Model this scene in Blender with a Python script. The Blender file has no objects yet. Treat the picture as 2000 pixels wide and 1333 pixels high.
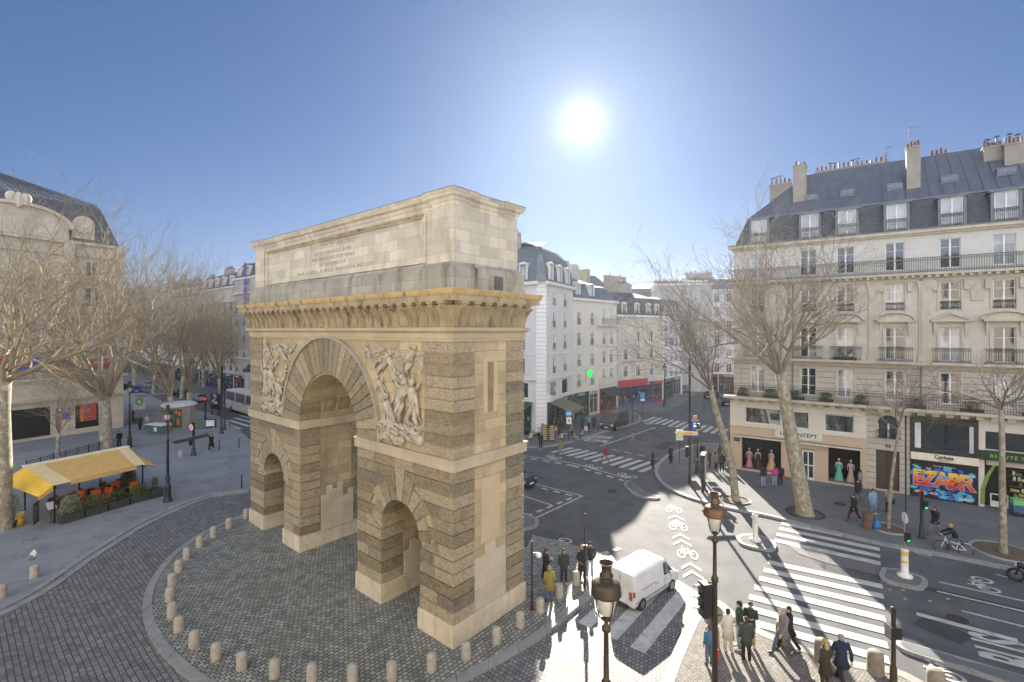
import bpy, math, random
from mathutils import Vector, Matrix
SC = bpy.context.scene
COL = SC.collection
R = math.radians
# ------------------------------------------------ camera
FPX, EYE, HOR = 937.0, 12.4, 645.0
cd = bpy.data.cameras.new('camera'); cam = bpy.data.objects.new('camera', cd); COL.objects.link(cam)
cam.location = (0, 0, EYE); cam.rotation_euler = (R(90), 0, 0)
cd.sensor_width = 36; cd.lens = 36 * FPX / 2000; cd.shift_y = (HOR - 666.5) / 2000
cd.clip_start = .1; cd.clip_end = 3000
SC.camera = cam
# ------------------------------------------------ sky, sun, exposure
SUND = Vector((136, 937, 408)).normalized()
SUN_EL = math.asin(SUND.z); SUN_AZ = math.atan2(SUND.x, SUND.y)
W = bpy.data.worlds.new('World'); SC.world = W; W.use_nodes = True
wn = W.node_tree.nodes; wl = W.node_tree.links; wn.clear()
def wnode(t, **k):
    n = wn.new(t)
    for a, v in k.items(): setattr(n, a, v)
    return n
sky = wnode('ShaderNodeTexSky', sky_type='NISHITA', sun_disc=False, sun_elevation=SUN_EL, sun_rotation=SUN_AZ,
            altitude=50, air_density=1.0, dust_density=0.6, ozone_density=2.2)
geo = wnode('ShaderNodeTexCoord')
dot = wnode('ShaderNodeVectorMath', operation='DOT_PRODUCT'); dot.inputs[1].default_value = SUND
wl.new(geo.outputs['Generated'], dot.inputs[0])
def wmath(op, a, b=None, clamp=False):
    n = wnode('ShaderNodeMath', operation=op, use_clamp=clamp)
    for i, v in enumerate((a, b)):
        if v is None: continue
        if isinstance(v, (int, float)): n.inputs[i].default_value = v
        else: wl.new(v, n.inputs[i])
    return n.outputs[0]
dp = wmath('MAXIMUM', dot.outputs['Value'], 0.0)
g1 = wmath('MULTIPLY', wmath('POWER', dp, 9000.0), 60.0)      # the disc, softened by thin high air
g2 = wmath('MULTIPLY', wmath('POWER', dp, 750.0), 2.6)
g3 = wmath('MULTIPLY', wmath('POWER', dp, 34.0), .9)
sxx = wnode('ShaderNodeSeparateXYZ'); wl.new(geo.outputs['Generated'], sxx.inputs[0])
low = wmath('POWER', wmath('SUBTRACT', 1.0, wmath('MAXIMUM', sxx.outputs[2], 0.0)), 7.0)      # pale winter haze low in the sky, strongest under the sun
g4 = wmath('MULTIPLY', wmath('MULTIPLY', low, wmath('POWER', dp, 2.5)), 2.6)
glow = wmath('ADD', wmath('ADD', wmath('ADD', g1, g2), g3), g4)
gm = wnode('ShaderNodeVectorMath', operation='SCALE'); gm.inputs[0].default_value = (1.0, .90, .74)
wl.new(glow, gm.inputs[3])
# extra brightness added to the unseen sky behind the camera, filling the shade
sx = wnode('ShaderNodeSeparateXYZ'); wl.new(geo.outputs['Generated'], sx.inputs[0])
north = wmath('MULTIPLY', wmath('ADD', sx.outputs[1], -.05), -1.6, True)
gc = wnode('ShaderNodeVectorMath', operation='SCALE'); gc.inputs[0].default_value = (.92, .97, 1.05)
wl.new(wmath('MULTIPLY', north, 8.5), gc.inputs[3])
gam = wnode('ShaderNodeGamma'); gam.inputs['Gamma'].default_value = .66; wl.new(sky.outputs[0], gam.inputs[0])
tint = wnode('ShaderNodeVectorMath', operation='MULTIPLY'); tint.inputs[1].default_value = (.30, .485, .82)
wl.new(gam.outputs[0], tint.inputs[0])
ad = wnode('ShaderNodeVectorMath', operation='ADD'); wl.new(tint.outputs[0], ad.inputs[0]); wl.new(gm.outputs[0], ad.inputs[1])
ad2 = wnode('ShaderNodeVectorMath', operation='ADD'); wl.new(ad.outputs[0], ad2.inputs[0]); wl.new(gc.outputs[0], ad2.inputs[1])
bg = wnode('ShaderNodeBackground'); bg.inputs['Strength'].default_value = .05
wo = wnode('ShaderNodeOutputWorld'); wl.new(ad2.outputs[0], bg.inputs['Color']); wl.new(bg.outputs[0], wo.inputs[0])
sd = bpy.data.lights.new('sun', 'SUN'); so = bpy.data.objects.new('sun', sd); COL.objects.link(so)
sd.energy = 5.0; sd.angle = R(.5); sd.color = (1, .91, .77)
so.rotation_euler = (-SUND).to_track_quat('-Z', 'Y').to_euler(); so.location = (10, 60, 60)
SC.view_settings.view_transform = 'Standard'; SC.view_settings.look = 'None'
SC.view_settings.exposure = 1.95; SC.view_settings.gamma = 1
SC.render.resolution_x = 1024; SC.render.resolution_y = 682
if hasattr(SC, 'cycles'): SC.cycles.max_bounces = 6; SC.cycles.sample_clamp_indirect = 6
# ------------------------------------------------ helpers
def g(px, py, z=0.0):
    "ground point (x, y) seen at a pixel of the photograph, at height z"
    Y = (EYE - z) * FPX / (py - HOR)
    return ((px - 1000) / FPX * Y, Y)
def g3p(px, py, z=0.0):
    a = g(px, py, z); return Vector((a[0], a[1], z))
def at(px, py, Y):
    return Vector(((px - 1000) / FPX * Y, Y, EYE + (HOR - py) / FPX * Y))
def tag(o, label=None, cat=None, group=None, kind=None):
    if label: o['label'] = label
    if cat: o['category'] = cat
    if group: o['group'] = group
    if kind: o['kind'] = kind
    return o
def empty(name, loc=(0, 0, 0), rz=0.0, label=None, cat=None, group=None, kind=None):
    o = bpy.data.objects.new(name, None); COL.objects.link(o)
    o.location = loc; o.rotation_euler = (0, 0, rz); o.empty_display_size = .3
    return tag(o, label, cat, group, kind)
KIDS = {}
def link(name, me, parent=None, M4=None):
    o = bpy.data.objects.new(name, me); COL.objects.link(o)
    if parent is not None:
        o.parent = parent; KIDS.setdefault(parent.name, []).append(o)
    if M4 is not None: o.matrix_local = M4
    return o
def copy_tree(o, parent=None, loc=None, rz=None, label=None, group=None):
    c = o.copy(); COL.objects.link(c)
    if parent is not None: c.parent = parent; KIDS.setdefault(parent.name, []).append(c)
    if loc is not None: c.location = loc
    if rz is not None: c.rotation_euler = (0, 0, rz)
    if label: c['label'] = label
    if group: c['group'] = group
    for ch in KIDS.get(o.name, []): copy_tree(ch, c)
    return c
class MB:
    def __init__(s): s.v = []; s.f = []; s.m = []; s.mats = []; s.mi = 0; s.T = None
    def use(s, mat):
        if mat not in s.mats: s.mats.append(mat)
        s.mi = s.mats.index(mat); return s
    def add(s, vs, fs):
        n = len(s.v)
        if s.T is not None: vs = [s.T @ Vector(v) for v in vs]
        s.v.extend([tuple(v) for v in vs])
        for f in fs: s.f.append([i + n for i in f]); s.m.append(s.mi)
        return s
    def box(s, x0, x1, y0, y1, z0, z1):
        return s.add([(x0,y0,z0),(x1,y0,z0),(x1,y1,z0),(x0,y1,z0),(x0,y0,z1),(x1,y0,z1),(x1,y1,z1),(x0,y1,z1)],
              [(0,3,2,1),(4,5,6,7),(0,1,5,4),(1,2,6,5),(2,3,7,6),(3,0,4,7)])
    def cbox(s, c, sx, sy, sz, rz=0.0, M3=None):
        m = M3 if M3 is not None else Matrix.Rotation(rz, 3, 'Z')
        c = Vector(c); vs = []
        for z in (-sz/2, sz/2):
            for x, y in ((-sx/2,-sy/2),(sx/2,-sy/2),(sx/2,sy/2),(-sx/2,sy/2)): vs.append(c + m @ Vector((x, y, z)))
        return s.add(vs, [(0,3,2,1),(4,5,6,7),(0,1,5,4),(1,2,6,5),(2,3,7,6),(3,0,4,7)])
    def quad(s, a, b, c, d): return s.add([a, b, c, d], [(0, 1, 2, 3)])
    def prism(s, pts, z0, z1):
        n = len(pts)
        if sum(pts[i][0]*pts[(i+1)%n][1]-pts[(i+1)%n][0]*pts[i][1] for i in range(n)) < 0: pts = pts[::-1]
        vs = [(p[0], p[1], z0) for p in pts] + [(p[0], p[1], z1) for p in pts]
        return s.add(vs, [tuple(range(n))[::-1], tuple(range(n, 2*n))] + [(i, (i+1) % n, n+(i+1) % n, n+i) for i in range(n)])
    def prism_y(s, pts, y0, y1):
        "polygon in x,z extruded along y"
        n = len(pts)
        if sum(pts[i][0]*pts[(i+1)%n][1]-pts[(i+1)%n][0]*pts[i][1] for i in range(n)) < 0: pts = pts[::-1]
        vs = [(p[0], y0, p[1]) for p in pts] + [(p[0], y1, p[1]) for p in pts]
        return s.add(vs, [tuple(range(n)), tuple(range(n, 2*n))[::-1]] + [(i, n+i, n+(i+1) % n, (i+1) % n) for i in range(n)])
    def prism_x(s, pts, x0, x1):
        "polygon in y,z extruded along x"
        n = len(pts)
        if sum(pts[i][0]*pts[(i+1)%n][1]-pts[(i+1)%n][0]*pts[i][1] for i in range(n)) < 0: pts = pts[::-1]
        vs = [(x0, p[0], p[1]) for p in pts] + [(x1, p[0], p[1]) for p in pts]
        return s.add(vs, [tuple(range(n))[::-1], tuple(range(n, 2*n))] + [(i, (i+1) % n, n+(i+1) % n, n+i) for i in range(n)])
    def tube(s, path, rad, n=6, cap=True):
        P = [Vector(p) for p in path]
        if isinstance(rad, (int, float)): rad = [rad] * len(P)
        vs = []; fs = []; k = len(P)
        t0 = (P[1] - P[0]).normalized(); u = t0.orthogonal().normalized()
        for i in range(k):
            t = ((P[min(i+1, k-1)] - P[max(i-1, 0)])).normalized()
            u = (u - t * u.dot(t));
            u = u.normalized() if u.length > 1e-6 else t.orthogonal().normalized()
            w = t.cross(u)
            for j in range(n):
                a = 2*math.pi*j/n; vs.append(P[i] + (u*math.cos(a) + w*math.sin(a)) * rad[i])
        for i in range(k-1):
            for j in range(n):
                fs.append((i*n+j, i*n+(j+1) % n, (i+1)*n+(j+1) % n, (i+1)*n+j))
        if cap: fs.append(tuple(range(n))[::-1]); fs.append(tuple(range((k-1)*n, k*n)))
        return s.add(vs, fs)
    def lathe(s, prof, n=12, c=(0, 0, 0), sy=1.0):
        vs = []; fs = []; k = len(prof)
        for r, z in prof:
            for j in range(n):
                a = 2*math.pi*j/n; vs.append((c[0]+r*math.cos(a), c[1]+r*sy*math.sin(a), c[2]+z))
        for i in range(k-1):
            for j in range(n): fs.append((i*n+j, i*n+(j+1) % n, (i+1)*n+(j+1) % n, (i+1)*n+j))
        fs.append(tuple(range(n))[::-1]); fs.append(tuple(range((k-1)*n, k*n)))
        return s.add(vs, fs)
    def ball(s, c, rx, ry=None, rz=None, n=8, m=5):
        ry = ry or rx; rz = rz or rx
        pr = [(max(.02, math.sin(math.pi*i/m)), -math.cos(math.pi*i/m)) for i in range(m+1)]
        vs = []; fs = []
        for r, z in pr:
            for j in range(n):
                a = 2*math.pi*j/n; vs.append((c[0]+rx*r*math.cos(a), c[1]+ry*r*math.sin(a), c[2]+rz*z))
        for i in range(m):
            for j in range(n): fs.append((i*n+j, i*n+(j+1) % n, (i+1)*n+(j+1) % n, (i+1)*n+j))
        fs.append(tuple(range(n))[::-1]); fs.append(tuple(range(m*n, (m+1)*n)))
        return s.add(vs, fs)
    def sweep_rect(s, prof, x0, x1, y0, y1):
        "closed moulding round a rectangle; prof = [(outward, z)...] bottom to top"
        vs = []; fs = []; k = len(prof)
        for o, z in prof: vs += [(x0-o, y0-o, z), (x1+o, y0-o, z), (x1+o, y1+o, z), (x0-o, y1+o, z)]
        for i in range(k-1):
            for j in range(4): fs.append((i*4+j, i*4+(j+1) % 4, (i+1)*4+(j+1) % 4, (i+1)*4+j))
        fs.append((3, 2, 1, 0)); fs.append(((k-1)*4, (k-1)*4+1, (k-1)*4+2, (k-1)*4+3))
        return s.add(vs, fs)
    def mesh(s, name, smooth=False):
        me = bpy.data.meshes.new(name); me.from_pydata(s.v, [], s.f)
        for m in s.mats: me.materials.append(m)
        if len(s.mats) > 1: me.polygons.foreach_set('material_index', s.m)
        if smooth: me.polygons.foreach_set('use_smooth', [True]*len(s.f))
        me.update(); return me
    def build(s, name, parent=None, smooth=False, M4=None):
        return link(name, s.mesh(name, smooth), parent, M4)
# ------------------------------------------------ materials
MATS = {}
MIRR = None
def mk(name, c1, c2=None, ns=2.0, rough=.8, bump=0.0, bs=40.0, brick=None, metal=0.0, spec=.4, emit=None, grime=None, det=5, mask=None):
    """c1/c2 mixed by noise; brick=(w,h,mortar,mortar colour,plane,rot deg,variation) ; grime=(colour, scale, amount, vertical stretch)"""
    if name in MATS: return MATS[name]
    m = bpy.data.materials.new(name); m.use_nodes = True; MATS[name] = m
    nt = m.node_tree; nd = nt.nodes; L = nt.links; b = nd['Principled BSDF']
    b.inputs['Roughness'].default_value = rough; b.inputs['Metallic'].default_value = metal
    b.inputs['Specular IOR Level'].default_value = spec
    tc = nd.new('ShaderNodeTexCoord'); vec = tc.outputs['Object']
    def noise(scale, detail=5, v=vec, r=.6):
        n = nd.new('ShaderNodeTexNoise'); n.inputs['Scale'].default_value = scale; n.inputs['Detail'].default_value = detail
        n.inputs['Roughness'].default_value = r; L.new(v, n.inputs['Vector']); return n.outputs['Fac']
    def ramp(f, a, c):
        r = nd.new('ShaderNodeMapRange'); L.new(f, r.inputs[0]); r.inputs[1].default_value = a; r.inputs[2].default_value = c; return r.outputs[0]
    def mix(f, a, c, mode='MIX'):
        x = nd.new('ShaderNodeMix'); x.data_type = 'RGBA'; x.blend_type = mode
        if isinstance(f, (int, float)): x.inputs[0].default_value = f
        else: L.new(f, x.inputs[0])
        for i, v in ((6, a), (7, c)):
            if isinstance(v, tuple): x.inputs[i].default_value = (v[0], v[1], v[2], 1)
            else: L.new(v, x.inputs[i])
        return x.outputs[2]
    col = None
    if c2 is not None: col = mix(ramp(noise(ns, det), .32, .68), c1, c2)
    bf = None
    if brick:
        w, h, mo, mc, plane, rot, var = brick
        if plane == 'wall':
            sp = nd.new('ShaderNodeSeparateXYZ'); L.new(vec, sp.inputs[0])
            a = nd.new('ShaderNodeMath'); a.operation = 'ADD'; L.new(sp.outputs[0], a.inputs[0]); L.new(sp.outputs[1], a.inputs[1])
            cb = nd.new('ShaderNodeCombineXYZ'); L.new(a.outputs[0], cb.inputs[0]); L.new(sp.outputs[2], cb.inputs[1]); bv = cb.outputs[0]
        else:
            nz = nd.new('ShaderNodeTexNoise'); nz.inputs['Scale'].default_value = .9; nz.inputs['Detail'].default_value = 4; L.new(vec, nz.inputs['Vector'])
            vs = nd.new('ShaderNodeVectorMath'); vs.operation = 'SCALE'; L.new(nz.outputs['Color'], vs.inputs[0]); vs.inputs[3].default_value = w*.5
            va = nd.new('ShaderNodeVectorMath'); L.new(vec, va.inputs[0]); L.new(vs.outputs[0], va.inputs[1])
            mp = nd.new('ShaderNodeMapping'); mp.inputs['Rotation'].default_value = (0, 0, R(rot)); L.new(va.outputs[0], mp.inputs[0]); bv = mp.outputs[0]
        bt = nd.new('ShaderNodeTexBrick'); L.new(bv, bt.inputs['Vector'])
        bt.inputs['Scale'].default_value = 1; bt.inputs['Brick Width'].default_value = w; bt.inputs['Row Height'].default_value = h
        bt.inputs['Mortar Size'].default_value = mo; bt.inputs['Mortar Smooth'].default_value = .3
        bt.inputs['Color1'].default_value = (1-var, 1-var, 1-var, 1); bt.inputs['Color2'].default_value = (1+var, 1+var, 1+var*.9, 1)
        bt.inputs['Mortar'].default_value = (1, 1, 1, 1)
        base = col if col is not None else c1
        col = mix(1.0, base, bt.outputs['Color'], 'MULTIPLY')
        col = mix(bt.outputs['Fac'], col, mc)
        bf = bt.outputs['Fac']
    if grime:
        gc_, gs, ga, gz = grime
        mp = nd.new('ShaderNodeMapping'); mp.inputs['Scale'].default_value = (1, 1, gz); L.new(vec, mp.inputs[0])
        f = ramp(noise(gs, 6, mp.outputs[0], .7), .50, .68)
        ms = nd.new('ShaderNodeMath'); ms.operation = 'MULTIPLY'; L.new(f, ms.inputs[0]); ms.inputs[1].default_value = min(1, ga)
        col = mix(ms.outputs[0], col if col is not None else c1, gc_)
    if col is None: b.inputs['Base Color'].default_value = (*c1, 1)
    else: L.new(col, b.inputs['Base Color'])
    if bump or (bf is not None):
        bn = nd.new('ShaderNodeBump'); bn.inputs['Strength'].default_value = min(1, max(bump, .25)); bn.inputs['Distance'].default_value = .02
        hgt = noise(bs, 3)
        if bf is not None:
            s1 = nd.new('ShaderNodeMath'); s1.operation = 'MULTIPLY_ADD'; L.new(bf, s1.inputs[0]); s1.inputs[1].default_value = -1.6; L.new(hgt, s1.inputs[2]); hgt = s1.outputs[0]
        L.new(hgt, bn.inputs['Height']); L.new(bn.outputs[0], b.inputs['Normal'])
    if emit:
        b.inputs['Emission Color'].default_value = (*emit[0], 1); b.inputs['Emission Strength'].default_value = emit[1]
    return m
def flat(name, c, rough=.6, metal=0.0, **k):
    return mk(name, c, tuple(x*.8 for x in c), 3.0, rough, 0, 40, None, metal, **k)
def glassmat(name, c=(.02,.025,.03), rough=.04, wob=.35):
    if name in MATS: return MATS[name]
    m = mk(name, c, tuple(x*2.2 for x in c), .7, rough, 0, spec=1.0)
    b = m.node_tree.nodes['Principled BSDF']; b.inputs['Coat Weight'].default_value = .6; b.inputs['Coat Roughness'].default_value = .02
    nd = m.node_tree.nodes; L = m.node_tree.links
    n = nd.new('ShaderNodeTexNoise'); n.inputs['Scale'].default_value = 1.3; n.inputs['Detail'].default_value = 1
    bn = nd.new('ShaderNodeBump'); bn.inputs['Strength'].default_value = wob; bn.inputs['Distance'].default_value = .02
    L.new(n.outputs['Fac'], bn.inputs['Height']); L.new(bn.outputs[0], b.inputs['Normal']); L.new(bn.outputs[0], b.inputs['Coat Normal'])
    return m
GLASS = glassmat('window_glass'); GLASSB = glassmat('pale_window_glass', (.20, .21, .215))
IRON = flat('wrought_iron', (.035, .038, .045), .5)
ZINC = mk('zinc_roof', (.105, .12, .15), (.145, .165, .20), 1.5, .45, .05, 20, metal=.35)
SLATE = mk('slate_roof', (.055, .062, .075), (.085, .09, .105), 3, .6, .3, 30, brick=(.22, .16, .012, (.03, .033, .04), 'wall', 0, .25))
WHITE = flat('white_paint', (.78, .78, .76), .5)
DARK = flat('dark_interior', (.02, .02, .022), .9)
POT = mk('terracotta', (.20, .07, .045), (.12, .045, .03), 6, .8)
RENDER = mk('chimney_render', (.34, .30, .25), (.25, .225, .19), 1.2, .9, .2, 30)
STEEL = flat('grey_steel', (.35, .36, .37), .4, .7)
BLACKM = flat('black_metal', (.02, .021, .023), .45)
def txt(s, size, mat, parent, M4, name='lettering', depth=.01, spacing=1.0, bold=0.0, align='CENTER'):
    cu = bpy.data.curves.new(name, 'FONT'); cu.body = s; cu.size = size; cu.extrude = depth; cu.align_x = align
    cu.align_y = 'CENTER'; cu.space_character = spacing; cu.offset = bold
    o = bpy.data.objects.new(name, cu); me = bpy.data.meshes.new_from_object(o); bpy.data.objects.remove(o)
    me.materials.clear(); me.materials.append(mat); return link(name, me, parent, M4)
def WALLM(x, y, z, rz=0.0):
    "matrix for lettering standing on a wall whose outward normal is -y"
    return Matrix.Translation((x, y, z)) @ Matrix.Rotation(rz, 4, 'Z') @ Matrix.Rotation(R(90), 4, 'X')
# ------------------------------------------------ triumphal arch
DB = Vector((.7632817, -.6460659)); AOR = Vector((-16.948, 31.084)); AW, AD = 19.2, 4.4
A_RZ = math.atan2(DB.y, DB.x)
arch = empty('triumphal_arch', (AOR.x, AOR.y, 0), A_RZ, 'tan stone triumphal arch with one tall and two small arched openings on the cobbled island', 'triumphal arch')
RU = [mk('rusticated_stone_tan', (.54, .465, .335), (.43, .365, .26), 5, .9, .9, 14, grime=((.2, .17, .12), 3, .5, 1)),
      mk('rusticated_stone_brown', (.43, .365, .255), (.34, .285, .20), 5, .9, .9, 14, grime=((.14, .12, .09), 3, .6, 1)),
      mk('rusticated_stone_dark', (.31, .27, .205), (.225, .195, .15), 5, .9, .9, 14, grime=((.09, .08, .065), 3, .6, 1)),
      mk('rusticated_stone_olive', (.36, .31, .21), (.26, .225, .15), 5, .9, .9, 14, grime=((.11, .10, .07), 3, .6, 1))]
for r_ in RU:      # worm-track tooling of the rusticated blocks
    nd = r_.node_tree.nodes; L = r_.node_tree.links; b = nd['Principled BSDF']
    v = nd.new('ShaderNodeTexVoronoi'); v.inputs['Scale'].default_value = 17; v.feature = 'F1'
    tc = nd.new('ShaderNodeTexCoord'); L.new(tc.outputs['Object'], v.inputs['Vector'])
    cr = nd.new('ShaderNodeMapRange'); cr.inputs[1].default_value = .2; cr.inputs[2].default_value = .6
    L.new(v.outputs['Distance'], cr.inputs[0])
    src = b.inputs['Base Color'].links[0].from_socket
    mx = nd.new('ShaderNodeMix'); mx.data_type = 'RGBA'; mx.blend_type = 'MULTIPLY'; mx.inputs[0].default_value = 1
    c2 = nd.new('ShaderNodeMix'); c2.data_type = 'RGBA'; c2.inputs[6].default_value = (1.12, 1.12, 1.1, 1); c2.inputs[7].default_value = (.76, .73, .68, 1)
    L.new(cr.outputs[0], c2.inputs[0]); L.new(src, mx.inputs[6]); L.new(c2.outputs[2], mx.inputs[7]); L.new(mx.outputs[2], b.inputs['Base Color'])
    bn = nd.new('ShaderNodeBump'); bn.inputs['Strength'].default_value = 1; bn.inputs['Distance'].default_value = .05; bn.invert = True
    L.new(v.outputs['Distance'], bn.inputs['Height']); L.new(bn.outputs[0], b.inputs['Normal'])
ASH = mk('ashlar_stone', (.52, .42, .26), (.40, .32, .195), .7, .85, .25, 30, brick=(1.5, .48, .012, (.25, .195, .13), 'wall', 0, .18), grime=((.25, .215, .155), 1.0, .75, .5))
ASHP = mk('ashlar_stone_replaced', (.57, .50, .385), (.49, .42, .31), .7, .85, .25, 30, brick=(.9, .42, .008, (.42, .36, .27), 'wall', 0, .10), grime=((.48, .42, .33), 2, .5, .5))
ATT = mk('attic_stone', (.62, .57, .475), (.50, .455, .37), .8, .85, .2, 30, brick=(1.15, .47, .010, (.38, .34, .28), 'wall', 0, .16), grime=((.34, .29, .20), 1.8, .75, .22))
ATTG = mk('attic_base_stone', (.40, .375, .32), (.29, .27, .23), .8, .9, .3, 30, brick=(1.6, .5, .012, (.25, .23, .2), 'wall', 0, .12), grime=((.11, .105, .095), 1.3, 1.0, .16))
BAND = mk('band_stone', (.52, .44, .32), (.44, .37, .26), 1.2, .85, .2, 30, brick=(.8, 5.0, .012, (.4, .32, .22), 'wall', 0, .10), grime=((.38, .33, .25), 2, .5, .3))
FRZ = mk('frieze_stone', (.46, .37, .23), (.31, .25, .155), 1.3, .9, .6, 18, grime=((.12, .10, .07), 1.8, .9, .4))
OCH = mk('ochre_cornice_stone', (.62, .44, .20), (.48, .34, .16), 2, .8, .3, 25, grime=((.3, .22, .12), 2.5, .5, 1))
SCU = mk('sculpted_stone', (.56, .50, .40), (.34, .30, .23), 3, .85, .6, 12, grime=((.22, .19, .15), 4, .6, 1))
LEAD = mk('lead_covering', (.13, .13, .13), (.2, .2, .2), 2, .6)
ring = random.Random(5)
CX, CR, CZ = 9.6, 2.88, 7.15          # tall opening
SXS, SR, SZ = (3.4, 15.8), 1.36, 3.62  # small openings
def stone(): return ring.choices(RU, (4, 4, 1.5, 2.2))[0]
# plinths
pl = MB().use(mk('plinth_stone', (.66, .58, .45), (.56, .47, .34), 1.2, .85, .2, 30, brick=(1.1, 2.0, .012, (.4, .33, .24), 'wall', 0, .08), grime=((.36, .30, .22), 2.5, .6, .6)))
piers = [(0, 3.4-SR), (3.4+SR, CX-CR), (CX+CR, 15.8-SR), (15.8+SR, AW)]
for x0, x1 in piers:
    o = MB().use(pl.mats[0]); o.box(x0-.07, x1+.07, -.07, AD+.07, -.15, .80); o.box(x0-.05, x1+.05, -.05, AD+.05, .80, .86); o.build('plinth', arch)
# core of the piers and the spandrels
core = MB().use(ASH); k_ = .07
for x0, x1 in piers: core.box(x0+k_, x1-k_, k_, AD-k_, .85, SZ)
core.box(0+k_, 3.4-SR-k_, k_, AD-k_, SZ, 6.9); core.box(15.8+SR+k_, AW-k_, k_, AD-k_, SZ, 6.9)
core.box(3.4+SR+k_, CX-CR-k_, k_, AD-k_, SZ, CZ); core.box(CX+CR+k_, 15.8-SR-k_, k_, AD-k_, SZ, CZ)
def vault(mb, cx, r, cz, ztop, y0, y1, n=22):
    for i in range(n):
        a, b = math.pi*i/n, math.pi*(i+1)/n
        p = (cx+r*math.cos(a), cz+r*math.sin(a)); q = (cx+r*math.cos(b), cz+r*math.sin(b))
        mb.prism_y([p, q, (q[0], ztop), (p[0], ztop)], y0, y1)
for sx_ in SXS: vault(core, sx_, SR+k_, SZ, 6.9, k_, AD-k_, 14)
core.box(k_, CX-CR-k_, k_, AD-k_, 6.9, 11.95); core.box(CX+CR+k_, AW-k_, k_, AD-k_, 6.9, 11.95)
vault(core, CX, CR+k_, CZ, 11.95, k_, AD-k_)
core.build('masonry_core', arch)
# pale replaced stones low on the jambs and on the end panel
for xj, s in ((CX-CR+k_, -1), (CX+CR-k_, 1), (3.4-SR+k_, -1), (3.4+SR-k_, 1), (15.8-SR+k_, -1), (15.8+SR-k_, 1)):
    a, b = sorted((xj-s*.0, xj-s*(k_+.012))); lo = MB().use(ASHP)
    top = [2.9, 3.4, 3.1, 3.45, 2.6, 2.9] if abs(xj-CX) < 4 else [2.0, 2.45, 2.3, 2.4, 2.0, 2.2]
    n = len(top); yy = [1.19+(AD-2.38)*i/n for i in range(n+1)]
    for i in range(n): lo.box(a, b, yy[i], yy[i+1]-.001, .85, top[i])
    lo.build('replaced_ashlar', arch)
for xe, s in ((AW-k_, 1), (k_, -1)):
    lo = MB().use(ASHP); a, b = sorted((xe, xe+s*.012)); tp = [3.0, 3.45, 3.0]
    for i in range(3): lo.box(a, b, 1.21+i*.66, 1.21+(i+1)*.66-.001, .87, tp[i])
    lo.build('replaced_ashlar', arch)
PNM = (mk('smooth_panel_stone', (.55, .44, .29), (.48, .38, .25), 1, .85, .15, 30))
for xe in (AW-k_, k_):                       # door-shaped blind panel and slit window on each end
    s = 1 if xe > 5 else -1
    a, b = sorted((xe, xe+s*.03)); MB().use(PNM).box(a, b, 1.62, 2.78, 3.5, 6.2).build('blind_panel', arch)
sl = MB().use(PNM); a = AW-k_
for y0, y1, z0, z1 in ((1.78, 2.0, 8.9, 11.3), (2.4, 2.62, 8.9, 11.3), (2.0, 2.4, 11.05, 11.3)): sl.box(a, a+.035, y0, y1, z0, z1)
sl.use(mk('slit_stone', (.30, .23, .14), (.22, .17, .1), 3)).box(a-.003, a+.004, 2.0, 2.4, 8.95, 11.05)
sl.build('slit_window', arch)
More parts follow.
